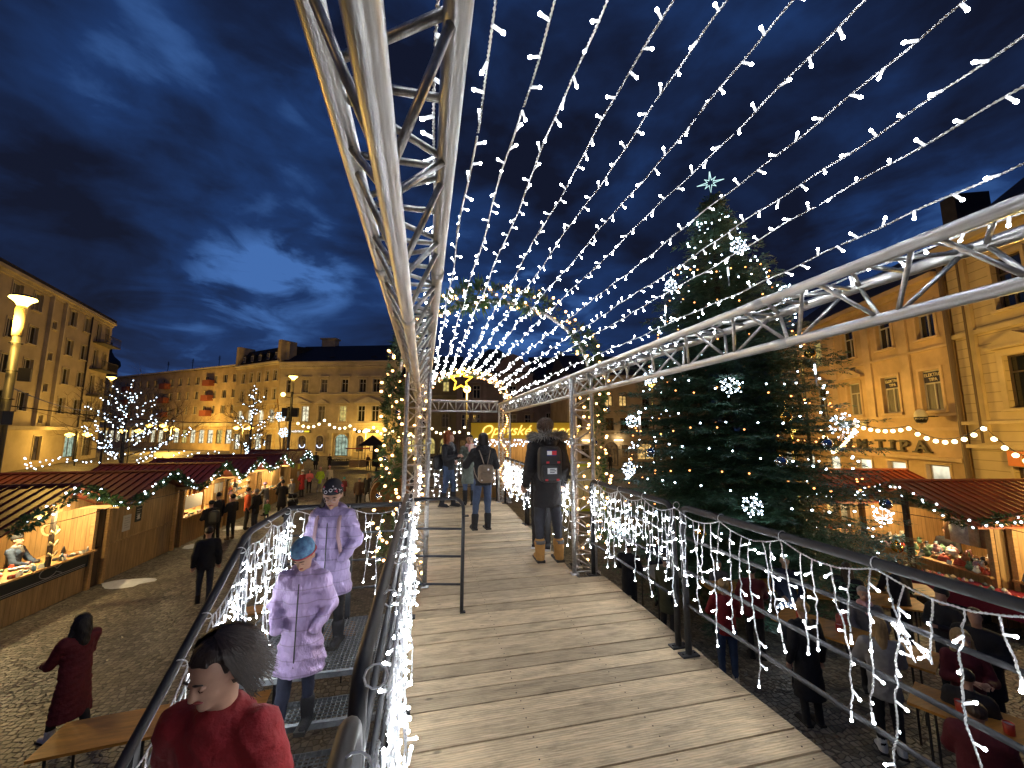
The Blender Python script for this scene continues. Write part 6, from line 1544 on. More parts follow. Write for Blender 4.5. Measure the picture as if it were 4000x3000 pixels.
# ================================================================== people (implicit surfaces -> one smooth skin per garment)
def surface(fn, lo, hi, h):
    lo = np.array(lo, float); hi = np.array(hi, float); n = np.ceil((hi-lo)/h).astype(int)+1
    ax = [lo[i]+h*np.arange(n[i]) for i in range(3)]
    X, Y, Z = np.meshgrid(*ax, indexing='ij'); V = fn(X, Y, Z)
    S = V < 0
    if not S.any(): return [], []
    acc = np.zeros(tuple(n-1)+(3,)); cnt = np.zeros(tuple(n-1))
    I = np.indices(tuple(n)).astype(float)
    for a in range(3):
        s0 = [slice(None)]*3; s1 = [slice(None)]*3; s0[a] = slice(0, -1); s1[a] = slice(1, None)
        A, B = V[tuple(s0)], V[tuple(s1)]; cr = (A < 0) != (B < 0); t = np.where(cr, A/(A-B+1e-12), 0)
        b, c_ = [i for i in range(3) if i != a]
        for db in (0, 1):
            for dc in (0, 1):
                # edge at offset (db,dc) of the cell
                sl = [None]*3; sl[a] = slice(0, n[a]-1); sl[b] = slice(db, n[b]-1+db); sl[c_] = slice(dc, n[c_]-1+dc)
                sl = tuple(sl); m = cr[sl]; tt = t[sl]
                off = np.zeros(m.shape+(3,)); off[..., a] = tt; off[..., b] = db; off[..., c_] = dc
                acc += np.where(m[..., None], off, 0); cnt += m
    act = cnt > 0; idx = -np.ones(act.shape, int); idx[act] = np.arange(act.sum())
    base = np.indices(act.shape).transpose(1, 2, 3, 0)[act]
    P = lo + h*(base + acc[act]/cnt[act][:, None])
    Q = []
    for a in range(3):
        s0 = [slice(None)]*3; s1 = [slice(None)]*3; s0[a] = slice(0, -1); s1[a] = slice(1, None)
        A, B = S[tuple(s0)], S[tuple(s1)]; cr = A != B
        b, c_ = (a+1) % 3, (a+2) % 3
        ii = np.argwhere(cr); ii = ii[(ii[:, b] > 0) & (ii[:, c_] > 0) & (ii[:, b] < n[b]-1) & (ii[:, c_] < n[c_]-1)]
        if not len(ii): continue
        def g(db, dc): q = ii.copy(); q[:, b] -= db; q[:, c_] -= dc; return idx[tuple(q.T)]
        q = np.stack([g(1, 1), g(0, 1), g(0, 0), g(1, 0)], 1); f = A[tuple(ii.T)]; q[~f] = q[~f][:, ::-1]
        Q.append(q[(q >= 0).all(1)])
    return P, (np.concatenate(Q) if Q else [])

def cap(p0, p1, r0, r1, fy=1.0):
    p0 = np.array(p0, float); p1 = np.array(p1, float)
    def f(X, Y, Z):
        a = p0*(1, 1/fy, 1); d = p1*(1, 1/fy, 1)-a; L = (d**2).sum()+1e-12
        x, y, z = X-a[0], Y/fy-a[1], Z-a[2]; t = np.clip((x*d[0]+y*d[1]+z*d[2])/L, 0, 1)
        return (np.sqrt((x-t*d[0])**2+(y-t*d[1])**2+(z-t*d[2])**2)-(r0+(r1-r0)*t))*min(1, fy)
    f.box = (np.minimum(p0, p1)-max(r0, r1)*1.15, np.maximum(p0, p1)+max(r0, r1)*1.15); return f
def ell(c, r, Rm=None):
    c = np.array(c, float); r = np.array(r, float)
    def f(X, Y, Z):
        x, y, z = X-c[0], Y-c[1], Z-c[2]
        if Rm is not None: x, y, z = (Rm[0][i]*0 + Rm[0][i]*x+Rm[1][i]*y+Rm[2][i]*z for i in range(3))
        return (np.sqrt((x/r[0])**2+(y/r[1])**2+(z/r[2])**2)-1)*r.min()
    f.box = (c-r.max()*1.1, c+r.max()*1.1); return f
def blend(ps, k, mod=None):
    def f(X, Y, Z):
        d = None
        for p in ps:
            e = p(X, Y, Z)
            if d is None: d = e
            else: hh = np.clip(.5+.5*(e-d)/k, 0, 1); d = e+(d-e)*hh-k*hh*(1-hh)
        if mod: d = mod(d, X, Y, Z)
        return d
    f.box = (np.min([p.box[0] for p in ps], 0)-.03, np.max([p.box[1] for p in ps], 0)+.03); return f
def wobble(X, Y, Z, fr, s): return np.sin(X*fr+s)*np.sin(Y*fr*1.3+s*2)*np.sin(Z*fr*.9+s*3)

SKIN = mat('skin', (.50, .29, .20), .55, var=.08, vscale=14)
def cloth(n, c, v=.15, r=.8, b=.35): return mat('cloth_'+n, c, r, var=v, vscale=16, bump=b, bscale=45)
CL = dict(black=(.013, .013, .016), navy=(.018, .024, .05), grey=(.12, .12, .125), greygreen=(.13, .15, .125), red=(.24, .010, .015), darkred=(.12, .012, .018), lime=(.42, .62, .05), pink=(.75, .16, .18), olive=(.06, .06, .03),
          lav=(.42, .34, .60), jeans=(.055, .085, .16), djeans=(.03, .035, .05), brown=(.09, .05, .03), tan=(.42, .22, .06), cream=(.55, .5, .42), white=(.7, .7, .7), orange=(.6, .1, .03), green=(.08, .2, .05), blue=(.05, .12, .35), teal=(.05, .35, .35),
          lav2=(.52, .40, .68), lilac=(.45, .25, .5), lgrey=(.32, .31, .30), furgrey=(.26, .25, .24), dblue=(.035, .06, .12), pinkhat=(.7, .4, .4), bluehat=(.16, .36, .55))
HAIR = dict(ginger=(.25, .065, .02), black=(.012, .01, .01), brown=(.05, .028, .016), curlbrown=(.085, .05, .03), blonde=(.38, .25, .11), greyh=(.28, .26, .24), dbrown=(.022, .013, .01))
def C_(n):
    if n[:3] == 'lav': return mat('cloth_'+n, CL[n], .30, .30, var=.05, vscale=11, bump=.8, bscale=30, stretch=(1.6, 1.6, .7), wave=(2, .085, .35))
    return cloth(n, CL[n])
def H_(n): return mat('hair_'+n, HAIR[n], .55, var=.3, vscale=30, bump=.6, bscale=60, stretch=(1, 1, .25))
BYNAME = {}
def person(label, x, y, z, hd, h=1.7, res=.03, coat='black', hem=.78, legs='djeans', shoes='black', hair='brown', hs='short', hat=None, pom=False, arms='down', step=.0, lean=0.0, yaw=0.0, pitch=0.0, puff=0.0, hood=None, fat=1.0,
           face=False, J=None, group=None, scarf=None, boots=.18, nolegs=False, bob=0.0):
    s = h/1.76; kid = 1.2 if h < 1.35 else 1.0
    t = thing('person', label, 'person', (x, y, z), PI - R(hd), group)
    j = dict(hL=(.085, 0, .92), hR=(-.085, 0, .92), kL=(.10, -.02-step*.5, .50), kR=(-.10, -.02+step*.25, .50), aL=(.10, .02-step, .09), aR=(-.10, .02+step, .09), pel=(0, 0, .95), ch=(0, -lean*.5, 1.30), nk=(0, -lean, 1.47), hd=(0, -.02-lean*1.15, 1.63),
             sL=(.175, -lean*.9, 1.405), sR=(-.175, -lean*.9, 1.405))
    A = {'down': ((.235, .03, 1.13), (.25, -.04, .88)), 'pockets': ((.275, .04, 1.13), (.185, -.13, .96)), 'hold': ((.24, -.05, 1.14), (.07, -.27, 1.19)), 'phone': ((.27, -.10, 1.16), (.10, -.30, 1.42)), 'forward': ((.22, -.15, 1.12), (.14, -.43, 1.04)), 'back': ((.24, .08, 1.14), (.08, .17, .97)), 'table': ((.24, -.12, 1.15), (.14, -.33, 1.05))}[arms]
    for sd, sg in (('L', 1), ('R', -1)):
        for q, nm in zip(A, ('e', 'w')): j[nm+sd] = (q[0]*sg, q[1]-lean*.8, q[2])
    if J: j.update(J)
    P = {k: np.array(v, float)*s for k, v in j.items()}
    ff = fat; ft = min(fat, 1.0)
    cy, sy, cp, sp_ = math.cos(R(yaw)), math.sin(R(yaw)), math.cos(R(pitch)), -math.sin(R(pitch))
    Ry = np.array([[cy, -sy, 0], [sy, cy, 0], [0, 0, 1]]); Rx = np.array([[1, 0, 0], [0, cp, sp_], [0, -sp_, cp]]); RH = Ry @ Rx
    hc = P['hd']; hk = s*kid
    H = lambda a, b, c: hc + RH @ (np.array([a, b, c])*hk)
    El = lambda c, r: ell(H(*c), np.array(r)*hk, RH)
    def mk(name, f, m, hh=None, sm=True):
        hh = hh or res; v, q = surface(f, f.box[0], f.box[1], hh)
        if len(v) == 0: return None
        me = bpy.data.meshes.new(name); me.from_pydata(v.tolist(), [], q.tolist()); me.materials.append(m)
        me.polygons.foreach_set('use_smooth', [True]*len(me.polygons)); me.update()
        o = bpy.data.objects.new(name, me); COL.objects.link(o); o.parent = t; return o
    fine = res <= .02
    # --- body: head, neck, trunk, arms with hands, legs: one surface
    b = [El((0, .012, .035), (.078, .096, .092)), El((0, -.022, -.035), (.058, .068, .075)), cap(H(0, .01, -.06), P['nk']-np.array([0, 0, .04*s]), .052*s, .058*s)]
    if fine or face: b += [cap(H(0, -.088, .012), H(0, -.104, -.022), .010*hk, .014*hk), El((.077, .012, .0), (.012, .022, .032)), El((-.077, .012, .0), (.012, .022, .032)), El((0, -.078, -.082), (.022, .02, .018))]
    b += [cap(P['ch'], P['pel'], .12*s, .11*s, .7)]
    for sd in 'LR':
        b += [cap(P['s'+sd], P['e'+sd], .045*s, .036*s), cap(P['e'+sd], P['w'+sd], .035*s, .026*s), cap(P['h'+sd], P['k'+sd], .07*s, .05*s), cap(P['k'+sd], P['a'+sd], .045*s, .033*s)]
        if arms != 'pockets':
            e, w = P['e'+sd], P['w'+sd]; d = (w-e)/np.linalg.norm(w-e); b += [cap(w+d*.03*s, w+d*.085*s, .034*s, .036*s, .8)]
    eyes_cut = [El((.031, -.093, .012), (.017, .013, .011)), El((-.031, -.093, .012), (.017, .013, .011))]
    def bm(d, X, Y, Z):
        if face:
            for e in eyes_cut: d = np.maximum(d, -(e(X, Y, Z)+.002))
        return d
    body = mk('body', blend(b, .018*s, bm), SKIN, res if not face else min(res, .0105))
    if face and body:
        for sg in (-1, 1):
            c = MB(); c.ball(H(sg*.031, -.0765, .010), .0120*hk, 10, 7); 
            me_o = c.build('eye' if pitch < 15 else 'eyelid', mat('eye_white', (.35, .32, .30), .3) if pitch < 15 else SKIN, None, True); me_o.parent = t
            c = MB()
            if pitch < 15: c.ball(H(sg*.031, -.0835, .008), .0062*hk, 8, 5)
            else: c.tube([H(sg*.020, -.0865, .004), H(sg*.031, -.0895, .0015), H(sg*.042, -.0845, .004)], .0013*hk, 5)
            c.build('iris' if pitch < 15 else 'eyelashes', mat('iris', (.03, .02, .015), .2), None, True).parent = me_o
            c = MB(); c.tube([H(sg*.014, -.094, .034), H(sg*.032, -.095, .040), H(sg*.052, -.083, .034)], [.003*hk, .0045*hk, .002*hk], 6); c.build('eyebrow', H_(hair), None, True).parent = t
        c = MB(); c.tube([H(-.024, -.086, -.050), H(-.008, -.094, -.047), H(0, -.094, -.049), H(.008, -.094, -.047), H(.024, -.086, -.050)], [.002*hk, .0065*hk, .006*hk, .0065*hk, .002*hk], 7); c.build('lips', mat('lips', (.38, .09, .08), .45), None, True).parent = t
    if fine and arms != 'pockets':
        for sd, sg in (('L', 1), ('R', -1)):
            e, w = P['e'+sd], P['w'+sd]; d = (w-e)/np.linalg.norm(w-e); si = np.cross(d, (0, 0, 1)) if abs(d[2]) < .8 else np.cross(d, (0, 1, 0)); si = si/np.linalg.norm(si); dn = np.cross(si, d)
            if dn[2] > 0: dn = -dn
            fl = []; ps = [cap(w-d*.02*s, w+d*.05*s, .026*s, .030*s, .85)]
            for q, (o_, L_) in enumerate(((-.027, .062), (-.009, .072), (.009, .068), (.026, .052))):
                b0 = w + d*.075*s + si*o_*s; m_ = b0 + (d*.8+dn*.45)*L_*.5*s; e_ = m_ + (d*.35+dn*.9)*L_*.5*s
                ps += [cap(w+d*.03*s+si*o_*.6*s, b0, .012*s, .010*s), cap(b0, m_, .0095*s, .0085*s), cap(m_, e_, .0085*s, .007*s)]
            th = w + d*.02*s - si*sg*.03*s; ps += [cap(th, th+(d*.6-si*sg*.5)*.05*s, .012*s, .010*s), cap(th+(d*.6-si*sg*.5)*.05*s, th+(d*1.1-si*sg*.3+dn*.4)*.065*s, .010*s, .008*s)]
            mk('hand', blend(ps, .007*s), SKIN, .005)
    # --- trousers
    if not nolegs:
        tr = [cap(P['pel']+(0, .01*s, .02*s), P['pel']-(0, 0, .05*s), .135*s*ft, .13*s*ft, .75)]
        for sd in 'LR': tr += [cap(P['h'+sd], P['k'+sd], .090*s*ft, .066*s*ft), cap(P['k'+sd], P['a'+sd]+(0, 0, .03*s), .066*s*ft, (.044 if boots >= .2 else .05)*s*ft)]
        mk('trousers', blend(tr, .02*s, lambda d, X, Y, Z: d + .003*np.sin(Z*55+X*20)*np.sin(X*30+Z*9)), C_(legs))
        sh = []
        for sd in 'LR':
            a = P['a'+sd]; a0 = a+np.array([0, .0, -.045*s]); toe = a+np.array([0.01*(1 if sd == 'L' else -1), -.15*s, -.055*s])
            sh += [cap(a0+(0, .02*s, 0), toe, .046*s, .040*s), cap(a0, a+(P['k'+sd]-a)*max(.02, (boots-.09)/.41), .054*s, (.069 if boots >= .2 else .055)*s)]
        zmin = {sd: P['a'+sd][2]-.09*s for sd in 'LR'}
        def shm(d, X, Y, Z): return np.maximum(d, np.where(X > 0, zmin['L'], zmin['R'])-Z+.004)
        so = mk('shoes', blend(sh, .012*s, shm), C_(shoes))
        if fine and so:
            c = MB()
            for sd in 'LR':
                a = P['a'+sd]; c.box((a[0], a[1]-.065*s, zmin[sd]+.014), (.098*s, .27*s, .026))
            c.build('sole', mat('shoe_sole', (.02, .018, .015) if shoes != 'sneak' else (.7, .7, .7), .7), None).parent = so
    # --- coat
    hz_ = hem*s; flare = .02 if hem < .6 else 0
    co = [cap(P['ch']+(0, 0, .03*s), P['pel']+(0, 0, .05*s), .165*s*ff, .155*s*ff, .72), cap(P['sL']*(1, 1, 1)-(.02*s, 0, .02*s), P['sR']+(.02*s, 0, -.02*s), .075*s*ff, .075*s*ff, .9), cap(P['ch']+(0, 0, .05*s), P['nk']-(0, 0, .03*s), .13*s, .078*s)]
    zz0 = max(hz_-.08*s, .12*s); co += [cap(P['pel']+(0, 0, .05*s), np.array([0, P['pel'][1], zz0]), .155*s*ff, (.165+flare*3)*s*ff, .74)]
    for sd in 'LR': co += [cap(P['s'+sd], P['e'+sd], .072*s*ff, .058*s*ff), cap(P['e'+sd], P['w'+sd], .058*s*ff, .045*s*ff)]
    nz = P['nk'][2]
    sd_ = hash(label) % 7 if False else (len(label) % 7)
    def com(d, X, Y, Z):
        d = d + .004*s*wobble(X, Y, Z, 17, sd_) + .003*s*wobble(X, Y, Z, 43, sd_*2)
        if fine: d = d - .0055*(1-np.abs(np.sin(X*31+2.2*np.sin(Z*14+sd_)+Y*20)))**3 - .005*(1-np.abs(np.sin(Z*38+2*np.sin(X*17)+Y*26)))**3
        if puff: d = d - puff*(np.abs(np.sin(Z*PI/.085 + 1.2*np.sin(X*6+sd_) + .8*np.sin(Y*9)))-.6) + .0025*np.sin((X+Z*.6)*75)*np.sin((Z-X)*33)
        d = np.maximum(d, hz_-Z)
        return np.maximum(d, (Z-(nz+.035*s))*.8)
    coat_o = mk('coat', blend(co, .035*s, com), C_(coat))
    if fine and coat_o:
        yf = lambda zz_: min(P['ch'][1], 0)*0 - .118*s*ff
        c = MB(); c.tube([(0, P['ch'][1]*.9-.128*s*ff*(1.0 if zz_ < 1.3 else .93), zz_*s) for zz_ in np.linspace(max(hem+.03, .6), 1.38, 9)], .0045, 5); c.build('zip', mat('zip_dark', (.04, .04, .05), .5), None).parent = coat_o
    # --- hair / hat
    hp = []
    if hs != 'none':
        hp = [El((0, .022, .052), (.090, .104, .088))]
        def hm(d, X, Y, Z):
            x, y_, z_ = X-hc[0], Y-hc[1], Z-hc[2]; ly = (RH[0][1]*x+RH[1][1]*y_+RH[2][1]*z_)/hk; lz = (RH[0][2]*x+RH[1][2]*y_+RH[2][2]*z_)/hk
            lx = np.abs(RH[0][0]*x+RH[1][0]*y_+RH[2][0]*z_)/hk
            cut = np.minimum(np.minimum((-.022-ly), ((.080 if hs == 'bob' else .064)-lz)), .078-lx*.9)*hk
            amp = .010 if hs in ('curl', 'longcurl') else .004
            d = d + amp*hk*wobble(X, Y, Z, 60 if amp > .005 else 90, 2) + .5*amp*hk*wobble(X, Y, Z, 120, 4)
            return np.maximum(d, cut)
        if hs in ('long', 'longcurl'):
            w_ = 1.35 if hs == 'longcurl' else 1.0
            hp += [cap(H(0, .05, .02), P['nk']+(0, .07*s, -.10*s), .075*hk*w_, .06*hk*w_), cap(H(.07, .02, .0), P['nk']+(.09*s*w_, .0, -.08*s), .03*hk*w_, .03*hk*w_), cap(H(-.07, .02, .0), P['nk']+(-.09*s*w_, .0, -.08*s), .03*hk*w_, .03*hk*w_)]
        if hs == 'curl': hp += [El((0, .01, .085), (.098, .10, .072)), El((0, .04, .03), (.10, .10, .09))]
        if hs == 'bob': hp += [cap(H(.05+bob, .05, -.03), H(.04+bob*2, .075, -.10), .055*hk, .045*hk), cap(H(-.05+bob, .05, -.03), H(-.05+bob, .06, -.09), .05*hk, .04*hk), El((0, .05, .0), (.085, .08, .09))]
        if hs == 'tail': hp += [cap(H(-.07, .03, -.02), H(-.10, -.01, -.13), .025*hk, .022*hk), cap(H(-.10, -.01, -.13), H(-.09, -.03, -.21), .022*hk, .008*hk)]
        mk('hair', blend(hp, .02*hk, hm), H_(hair), min(res, .014) if fine else res)
    if hat:
        ha = [El((0, .014, .066), (.092, .110, .102))]
        def hatm(d, X, Y, Z):
            x, y_, z_ = X-hc[0], Y-hc[1], Z-hc[2]; ly = (RH[0][1]*x+RH[1][1]*y_+RH[2][1]*z_)/hk; lz = (RH[0][2]*x+RH[1][2]*y_+RH[2][2]*z_)/hk
            return np.maximum(d+.0015*np.sin(lz*260), (.036-.25*ly-lz)*hk*.9)
        if pom: ha.append(El((0, .02, .165), (.035, .035, .035)))
        ho = mk('hat', blend(ha, .008*hk, hatm), hat if not isinstance(hat, str) else C_(hat), min(res, .014) if fine else res)
        BYNAME['hat'] = ho
    if scarf: mk('scarf', blend([cap(P['nk']+(.05*s, -.01, 0), P['nk']+(-.05*s, -.01, 0), .07*s, .07*s), cap(P['nk']+(.0, -.08*s, .0), P['nk']+(.02*s, -.12*s, -.12*s), .05*s, .045*s)], .02, lambda d, X, Y, Z: d+.004*wobble(X, Y, Z, 60, 1)), C_(scarf))
    if hood:
        ho = mk('hood', blend([cap(P['nk']+(.09*s, .04*s, .0), P['nk']+(0, .13*s, -.02*s), .06*s, .08*s), cap(P['nk']+(-.09*s, .04*s, .0), P['nk']+(0, .13*s, -.02*s), .06*s, .08*s)], .03, lambda d, X, Y, Z: d+.004*wobble(X, Y, Z, 50, 1)), C_(hood if hood != 'fur' else coat))
        if hood == 'fur':
            c = MB(); rr_ = random.Random(3)
            for i in range(760):
                a = rr_.uniform(-2.5, 2.5); q = P['nk'] + np.array([.16*s*math.sin(a), .05*s+.15*s*math.cos(a), .055*s+.03*s*math.cos(a)]) + np.array([rr_.gauss(0, .018), rr_.gauss(0, .018), rr_.gauss(0, .016)])
                needles(c, tuple(q), (math.sin(a)+rr_.uniform(-.4, .4), math.cos(a)+rr_.uniform(-.4, .4), rr_.uniform(-.5, .6)), 4, .085, .7, rr_, .10)
            c.build('fur_trim', mat('grey_fur', (.36, .35, .34), .8, island=.6), None).parent = ho or t
    t['_h'] = h; BYNAME['last'] = (t, P, H, s, hk, coat_o)
    return t
def hung(t, name, label, cat, v_local):
    """a thing carried by a person: top-level, placed where that person wears it"""
    M = wm(t); p = M @ Vector(v_local); return thing(name, label, cat, tuple(p), t.rotation_euler[2]), M

def strands(hair, n, length, blow=(0, 0, 0), curl=0.0, seed=0, w=.0022, puffy=0.0):
    """loose ribbons of hair over the hair mass of the last person"""
    t, P, H, s, hk, co = BYNAME['last']; r_ = random.Random(seed); c = MB(); bl = np.array(blow)
    for i in range(n):
        a = r_.uniform(-.35, PI+.35); e = r_.uniform(.15, 1.45); k = 1.0+puffy*r_.random()
        q0 = np.array([.092*math.cos(a)*math.cos(e), .022+.106*math.sin(a)*math.cos(e), .052+.092*math.sin(e)])
        out = np.array([math.cos(a), math.sin(a), 0.0]); pts = []; L = length*r_.uniform(.6, 1.1); m = 7; ph = r_.uniform(0, 6)
        ctr = np.array([0, .022, .03])
        for j in range(m+1):
            f_ = j/m; th = e - f_*min(1.9, L*9)
            if th > -.15: q = np.array([.092*math.cos(a)*math.cos(th), .022+.106*math.sin(a)*math.cos(th), .052+.092*math.sin(th)])*1.0; q = ctr+(q-ctr)*(1.03*k); last = q; fl = f_
            else: g_ = (f_-fl); q = last + np.array([0, 0, -1.0])*g_*L*.9 + out*.02*g_
            q = q + bl*f_**1.6 + curl*f_*np.array([math.sin(f_*14+ph), math.cos(f_*14+ph), 0])
            pts.append(H(*q))
        sd = np.cross(pts[-1]-pts[0], H(*out)-H(0, 0, 0)); sd = sd/(np.linalg.norm(sd)+1e-9)*w
        o = len(c.v)
        for j, q in enumerate(pts): wv = sd*(1-.7*j/m); c.v.append(tuple(q-wv)); c.v.append(tuple(q+wv))
        for j in range(m): c.f.append((o+2*j, o+2*j+1, o+2*j+3, o+2*j+2)); c.mi.append(0)
    par = [x for x in t.children if x.name.split('.')[0] == 'hair']
    o = c.build('hair_strands', mat('strand_'+hair, tuple(x*1.5 for x in HAIR[hair]), .42, island=.5), None); o.parent = par[0] if par else t
# ---- on the walkway
t = person('man in a black parka with grey fur hood trim and tan boots', 1.60, 5.0, DZ, 2, 1.84, .014, 'black', .66, 'djeans', 'tan', 'curlbrown', 'curl', yaw=-38, hood='fur', fat=1.10, face=True, boots=.23, arms='down', J=dict(hd=(0, -.02, 1.605), aL=(.10, .0, .09), aR=(-.14, .02, .09), kR=(-.12, 0, .5), wL=(.25, -.14, .92), wR=(-.25, -.12, .93)))
tb_, P, H, s, hk, co = BYNAME['last']
strands('curlbrown', 500, .10, curl=.016, seed=2, puffy=.22)
c = MB()
for sd in 'LR': a = P['a'+sd]; c.tube([tuple(a+np.array([0, 0, .125*s])), tuple(a+np.array([0, 0, .165*s]))], .066*s, 14)
c.build('rolled_cuff', C_('grey'), None, True).parent = t
bp, M = hung(t, 'backpack', 'black backpack with a red, white and navy patch on the man in the parka', 'backpack', (0, .2, 1.2))
def rbox(c, M_, ctr, dim, bev=.3):
    """rounded slab in person space: super-ellipsoid"""
    n1, n2 = 20, 12; vs = []
    pw = lambda v, e: math.copysign(abs(v)**e, v)
    for i in range(n2+1):
        ph = -PI/2+PI*i/n2
        for k in range(n1): a = 2*PI*k/n1; vs.append(tuple(M_ @ Vector((ctr[0]+dim[0]/2*pw(math.cos(ph), bev)*pw(math.cos(a), bev), ctr[1]+dim[1]/2*pw(math.cos(ph), bev)*pw(math.sin(a), bev), ctr[2]+dim[2]/2*pw(math.sin(ph), bev)))))
    c.add(vs, [(i*n1+k, i*n1+(k+1) % n1, (i+1)*n1+(k+1) % n1, (i+1)*n1+k) for i in range(n2) for k in range(n1)])
M_bag = mat('black_nylon', (.016, .016, .019), .55, var=.2, vscale=12, bump=.3, bscale=60)
c = MB(); rbox(c, M, (.03, .225, 1.20*s), (.30, .17, .46), .42); c.build('main_pouch', M_bag, bp, True)
c = MB(); rbox(c, M, (.03, .305, 1.10*s), (.25, .08, .22), .42); c.build('front_pocket', M_bag, bp, True)
def patch(par, M_, x0, x1, z0, z1, y, m, nm='patch'): c = MB(); c.add([tuple(M_ @ Vector(q)) for q in ((x0, y, z0), (x1, y, z0), (x1, y, z1), (x0, y, z1), (x0, y-.006, z0), (x1, y-.006, z0), (x1, y-.006, z1), (x0, y-.006, z1))], [(0, 1, 2, 3), (4, 7, 6, 5), (0, 4, 5, 1), (1, 5, 6, 2), (2, 6, 7, 3), (3, 7, 4, 0)]); return c.build(nm, m, par)
zf = 1.335*s
patch(bp, M, -.035, .085, zf-.036, zf+.036, .318, mat('patch_navy', (.02, .03, .2), .6)); patch(bp, M, .025, .085, zf-.024, zf+.024, .324, mat('patch_white', (.75, .75, .75), .6)); patch(bp, M, -.035, .025, zf-.024, zf+.024, .3245, mat('patch_red', (.6, .03, .04), .6))
for x0, zc in ((-.055, 1.225), (.085, 1.225), (-.045, 1.02), (.10, 1.02)): patch(bp, M, x0-.018, x0+.018, zc*s-.012, zc*s+.012, .350 if zc > 1.2 else .345, MATS['patch_red'], 'strap_tab')
lp = patch(bp, M, -.03, .09, 1.125*s-.036, 1.125*s+.036, .352, MATS['patch_white'], 'label_patch')
for k in range(3): patch(lp, M, .0-.02*(k % 2), .06, (1.145-.018*k)*s-.004, (1.145-.018*k)*s+.004, .3545, mat('print_black', (.03, .03, .03), .7), 'print')
c = MB()
for sg in (-1, 1): c.tube([M @ Vector((sg*.10+.01, .12, 1.42*s)), M @ Vector((sg*.11, .02, 1.475*s)), M @ Vector((sg*.12, -.12, 1.40*s)), M @ Vector((sg*.13, -.14, 1.2*s))], .016, 6)
c.build('shoulder_strap', M_bag, bp, True)
t = person('person in black jeans and black and white sneakers before the man in the parka', 1.70, 5.62, DZ, 200, 1.60, .018, 'black', .74, 'black', 'black', 'brown', 'long', arms='hold', step=.05, boots=.15)
tb_, P, H, s, hk, co = BYNAME['last']
c = MB()
for sd in 'LR': a = P['a'+sd]; c.box((a[0], a[1]-.065*s, a[2]-.078*s), (.108*s, .29*s, .028)); c.ball((a[0]+.055, a[1], a[2]+.0), .012, 8, 5)
c.build('white_sole', mat('white_rubber', (.7, .7, .68), .5), None).parent = t
hb, M = hung(t, 'handbag', 'small black handbag hanging beside the man in the parka', 'bag', (.2, 0, .8)); c = MB(); rbox(c, M, (.30, -.06, .86), (.14, .2, .18), .4); c.build('body', M_bag, hb, True)
t = person('woman in black parka and blue jeans photographing with a red phone', 1.01, 6.83, DZ, -6, 1.64, .014, 'black', .80, 'jeans', 'black', 'black', 'long', arms='phone', hood='black', fat=1.06, boots=.25, J=dict(aL=(.15, .0, .09), aR=(-.10, .02, .09), kL=(.125, 0, .5), wL=(.13, -.26, 1.40), wR=(.02, -.30, 1.42), eL=(.31, -.06, 1.16), eR=(-.28, -.06, 1.14)))
strands('black', 300, .30, seed=4)
ph_, M = hung(t, 'phone', 'red cased phone held up by the woman with the backpack', 'phone', (.1, -.36, 1.5))
c = MB(); c.bb((.08, -.365, 1.30), (.16, -.355, 1.46)); vs = [tuple(M @ Vector(v)) for v in c.v]; c.v = vs; c.build('case', mat('red_case', (.55, .03, .04), .4), ph_)
c = MB(); c.bb((.086, -.3549, 1.31), (.154, -.353, 1.45)); c.v = [tuple(M @ Vector(v)) for v in c.v]; c.build('screen', emitter('phone_screen', (.8, .6, .5), .6), ph_)
bg_, M = hung(t, 'backpack', 'small taupe backpack with thin straps on the woman with the red phone', 'backpack', (0, .2, 1.0))
M_taupe = mat('taupe_leather', (.20, .145, .095), .5, var=.15, vscale=20, bump=.2)
c = MB(); rbox(c, M, (0, .205, .955), (.27, .15, .31), .5); c.build('main_pouch', M_taupe, bg_, True); c = MB(); rbox(c, M, (0, .275, .90), (.22, .07, .15), .45); c.build('front_pocket', M_taupe, bg_, True)
c = MB()
for sg in (-1, 1): c.tube([M @ Vector((sg*.03, .19, 1.11)), M @ Vector((sg*.055, .17, 1.2)), M @ Vector((sg*.10, .125, 1.35))], .009, 6); c.tube([M @ Vector((sg*.12, .17, .84)), M @ Vector((sg*.165, .10, .95)), M @ Vector((sg*.17, .02, 1.05))], .008, 6)
c.build('shoulder_strap', mat('pale_strap', (.35, .28, .22), .6), bg_, True)
for bx_, bz in ((-.02, 1.03), (.09, .86)): c = MB(); c.ball(M @ Vector((bx_, .292 if bz < .9 else .285, bz)), .018, 8, 6); c.build('badge', MATS['patch_white'], bg_, True)
t = person('red haired woman with long curls, black jacket, grey blue jeans and black boots', .55, 9.05, DZ, 128, 1.66, .014, 'black', .86, 'dblue', 'black', 'ginger', 'longcurl', arms='hold', face=True, yaw=22, scarf='grey', boots=.30, step=.10, puff=.004)
strands('ginger', 700, .34, curl=.022, seed=5, puffy=.35)
sb, M = hung(t, 'shoulder_bag', 'soft black shoulder bag behind the red haired woman', 'bag', (0, .2, 1.0)); c = MB(); rbox(c, M, (-.10, .20, .98), (.34, .16, .34), .55); c.build('body', M_bag, sb, True); c = MB(); c.tube([M @ Vector((-.2, .2, 1.1)), M @ Vector((-.17, .08, 1.42)), M @ Vector((-.02, .2, 1.1))], .012, 6); c.build('strap', M_bag, sb)
person('dark haired woman in a long grey green quilted coat posing at the far end', 1.04, 9.22, DZ, 192, 1.60, .014, 'greygreen', .52, 'jeans', 'black', 'black', 'short', arms='hold', face=True, yaw=8, scarf='pinkhat', boots=.32, puff=.005, J=dict(eR=(-.28, -.02, 1.16), wR=(-.30, -.18, 1.10)))

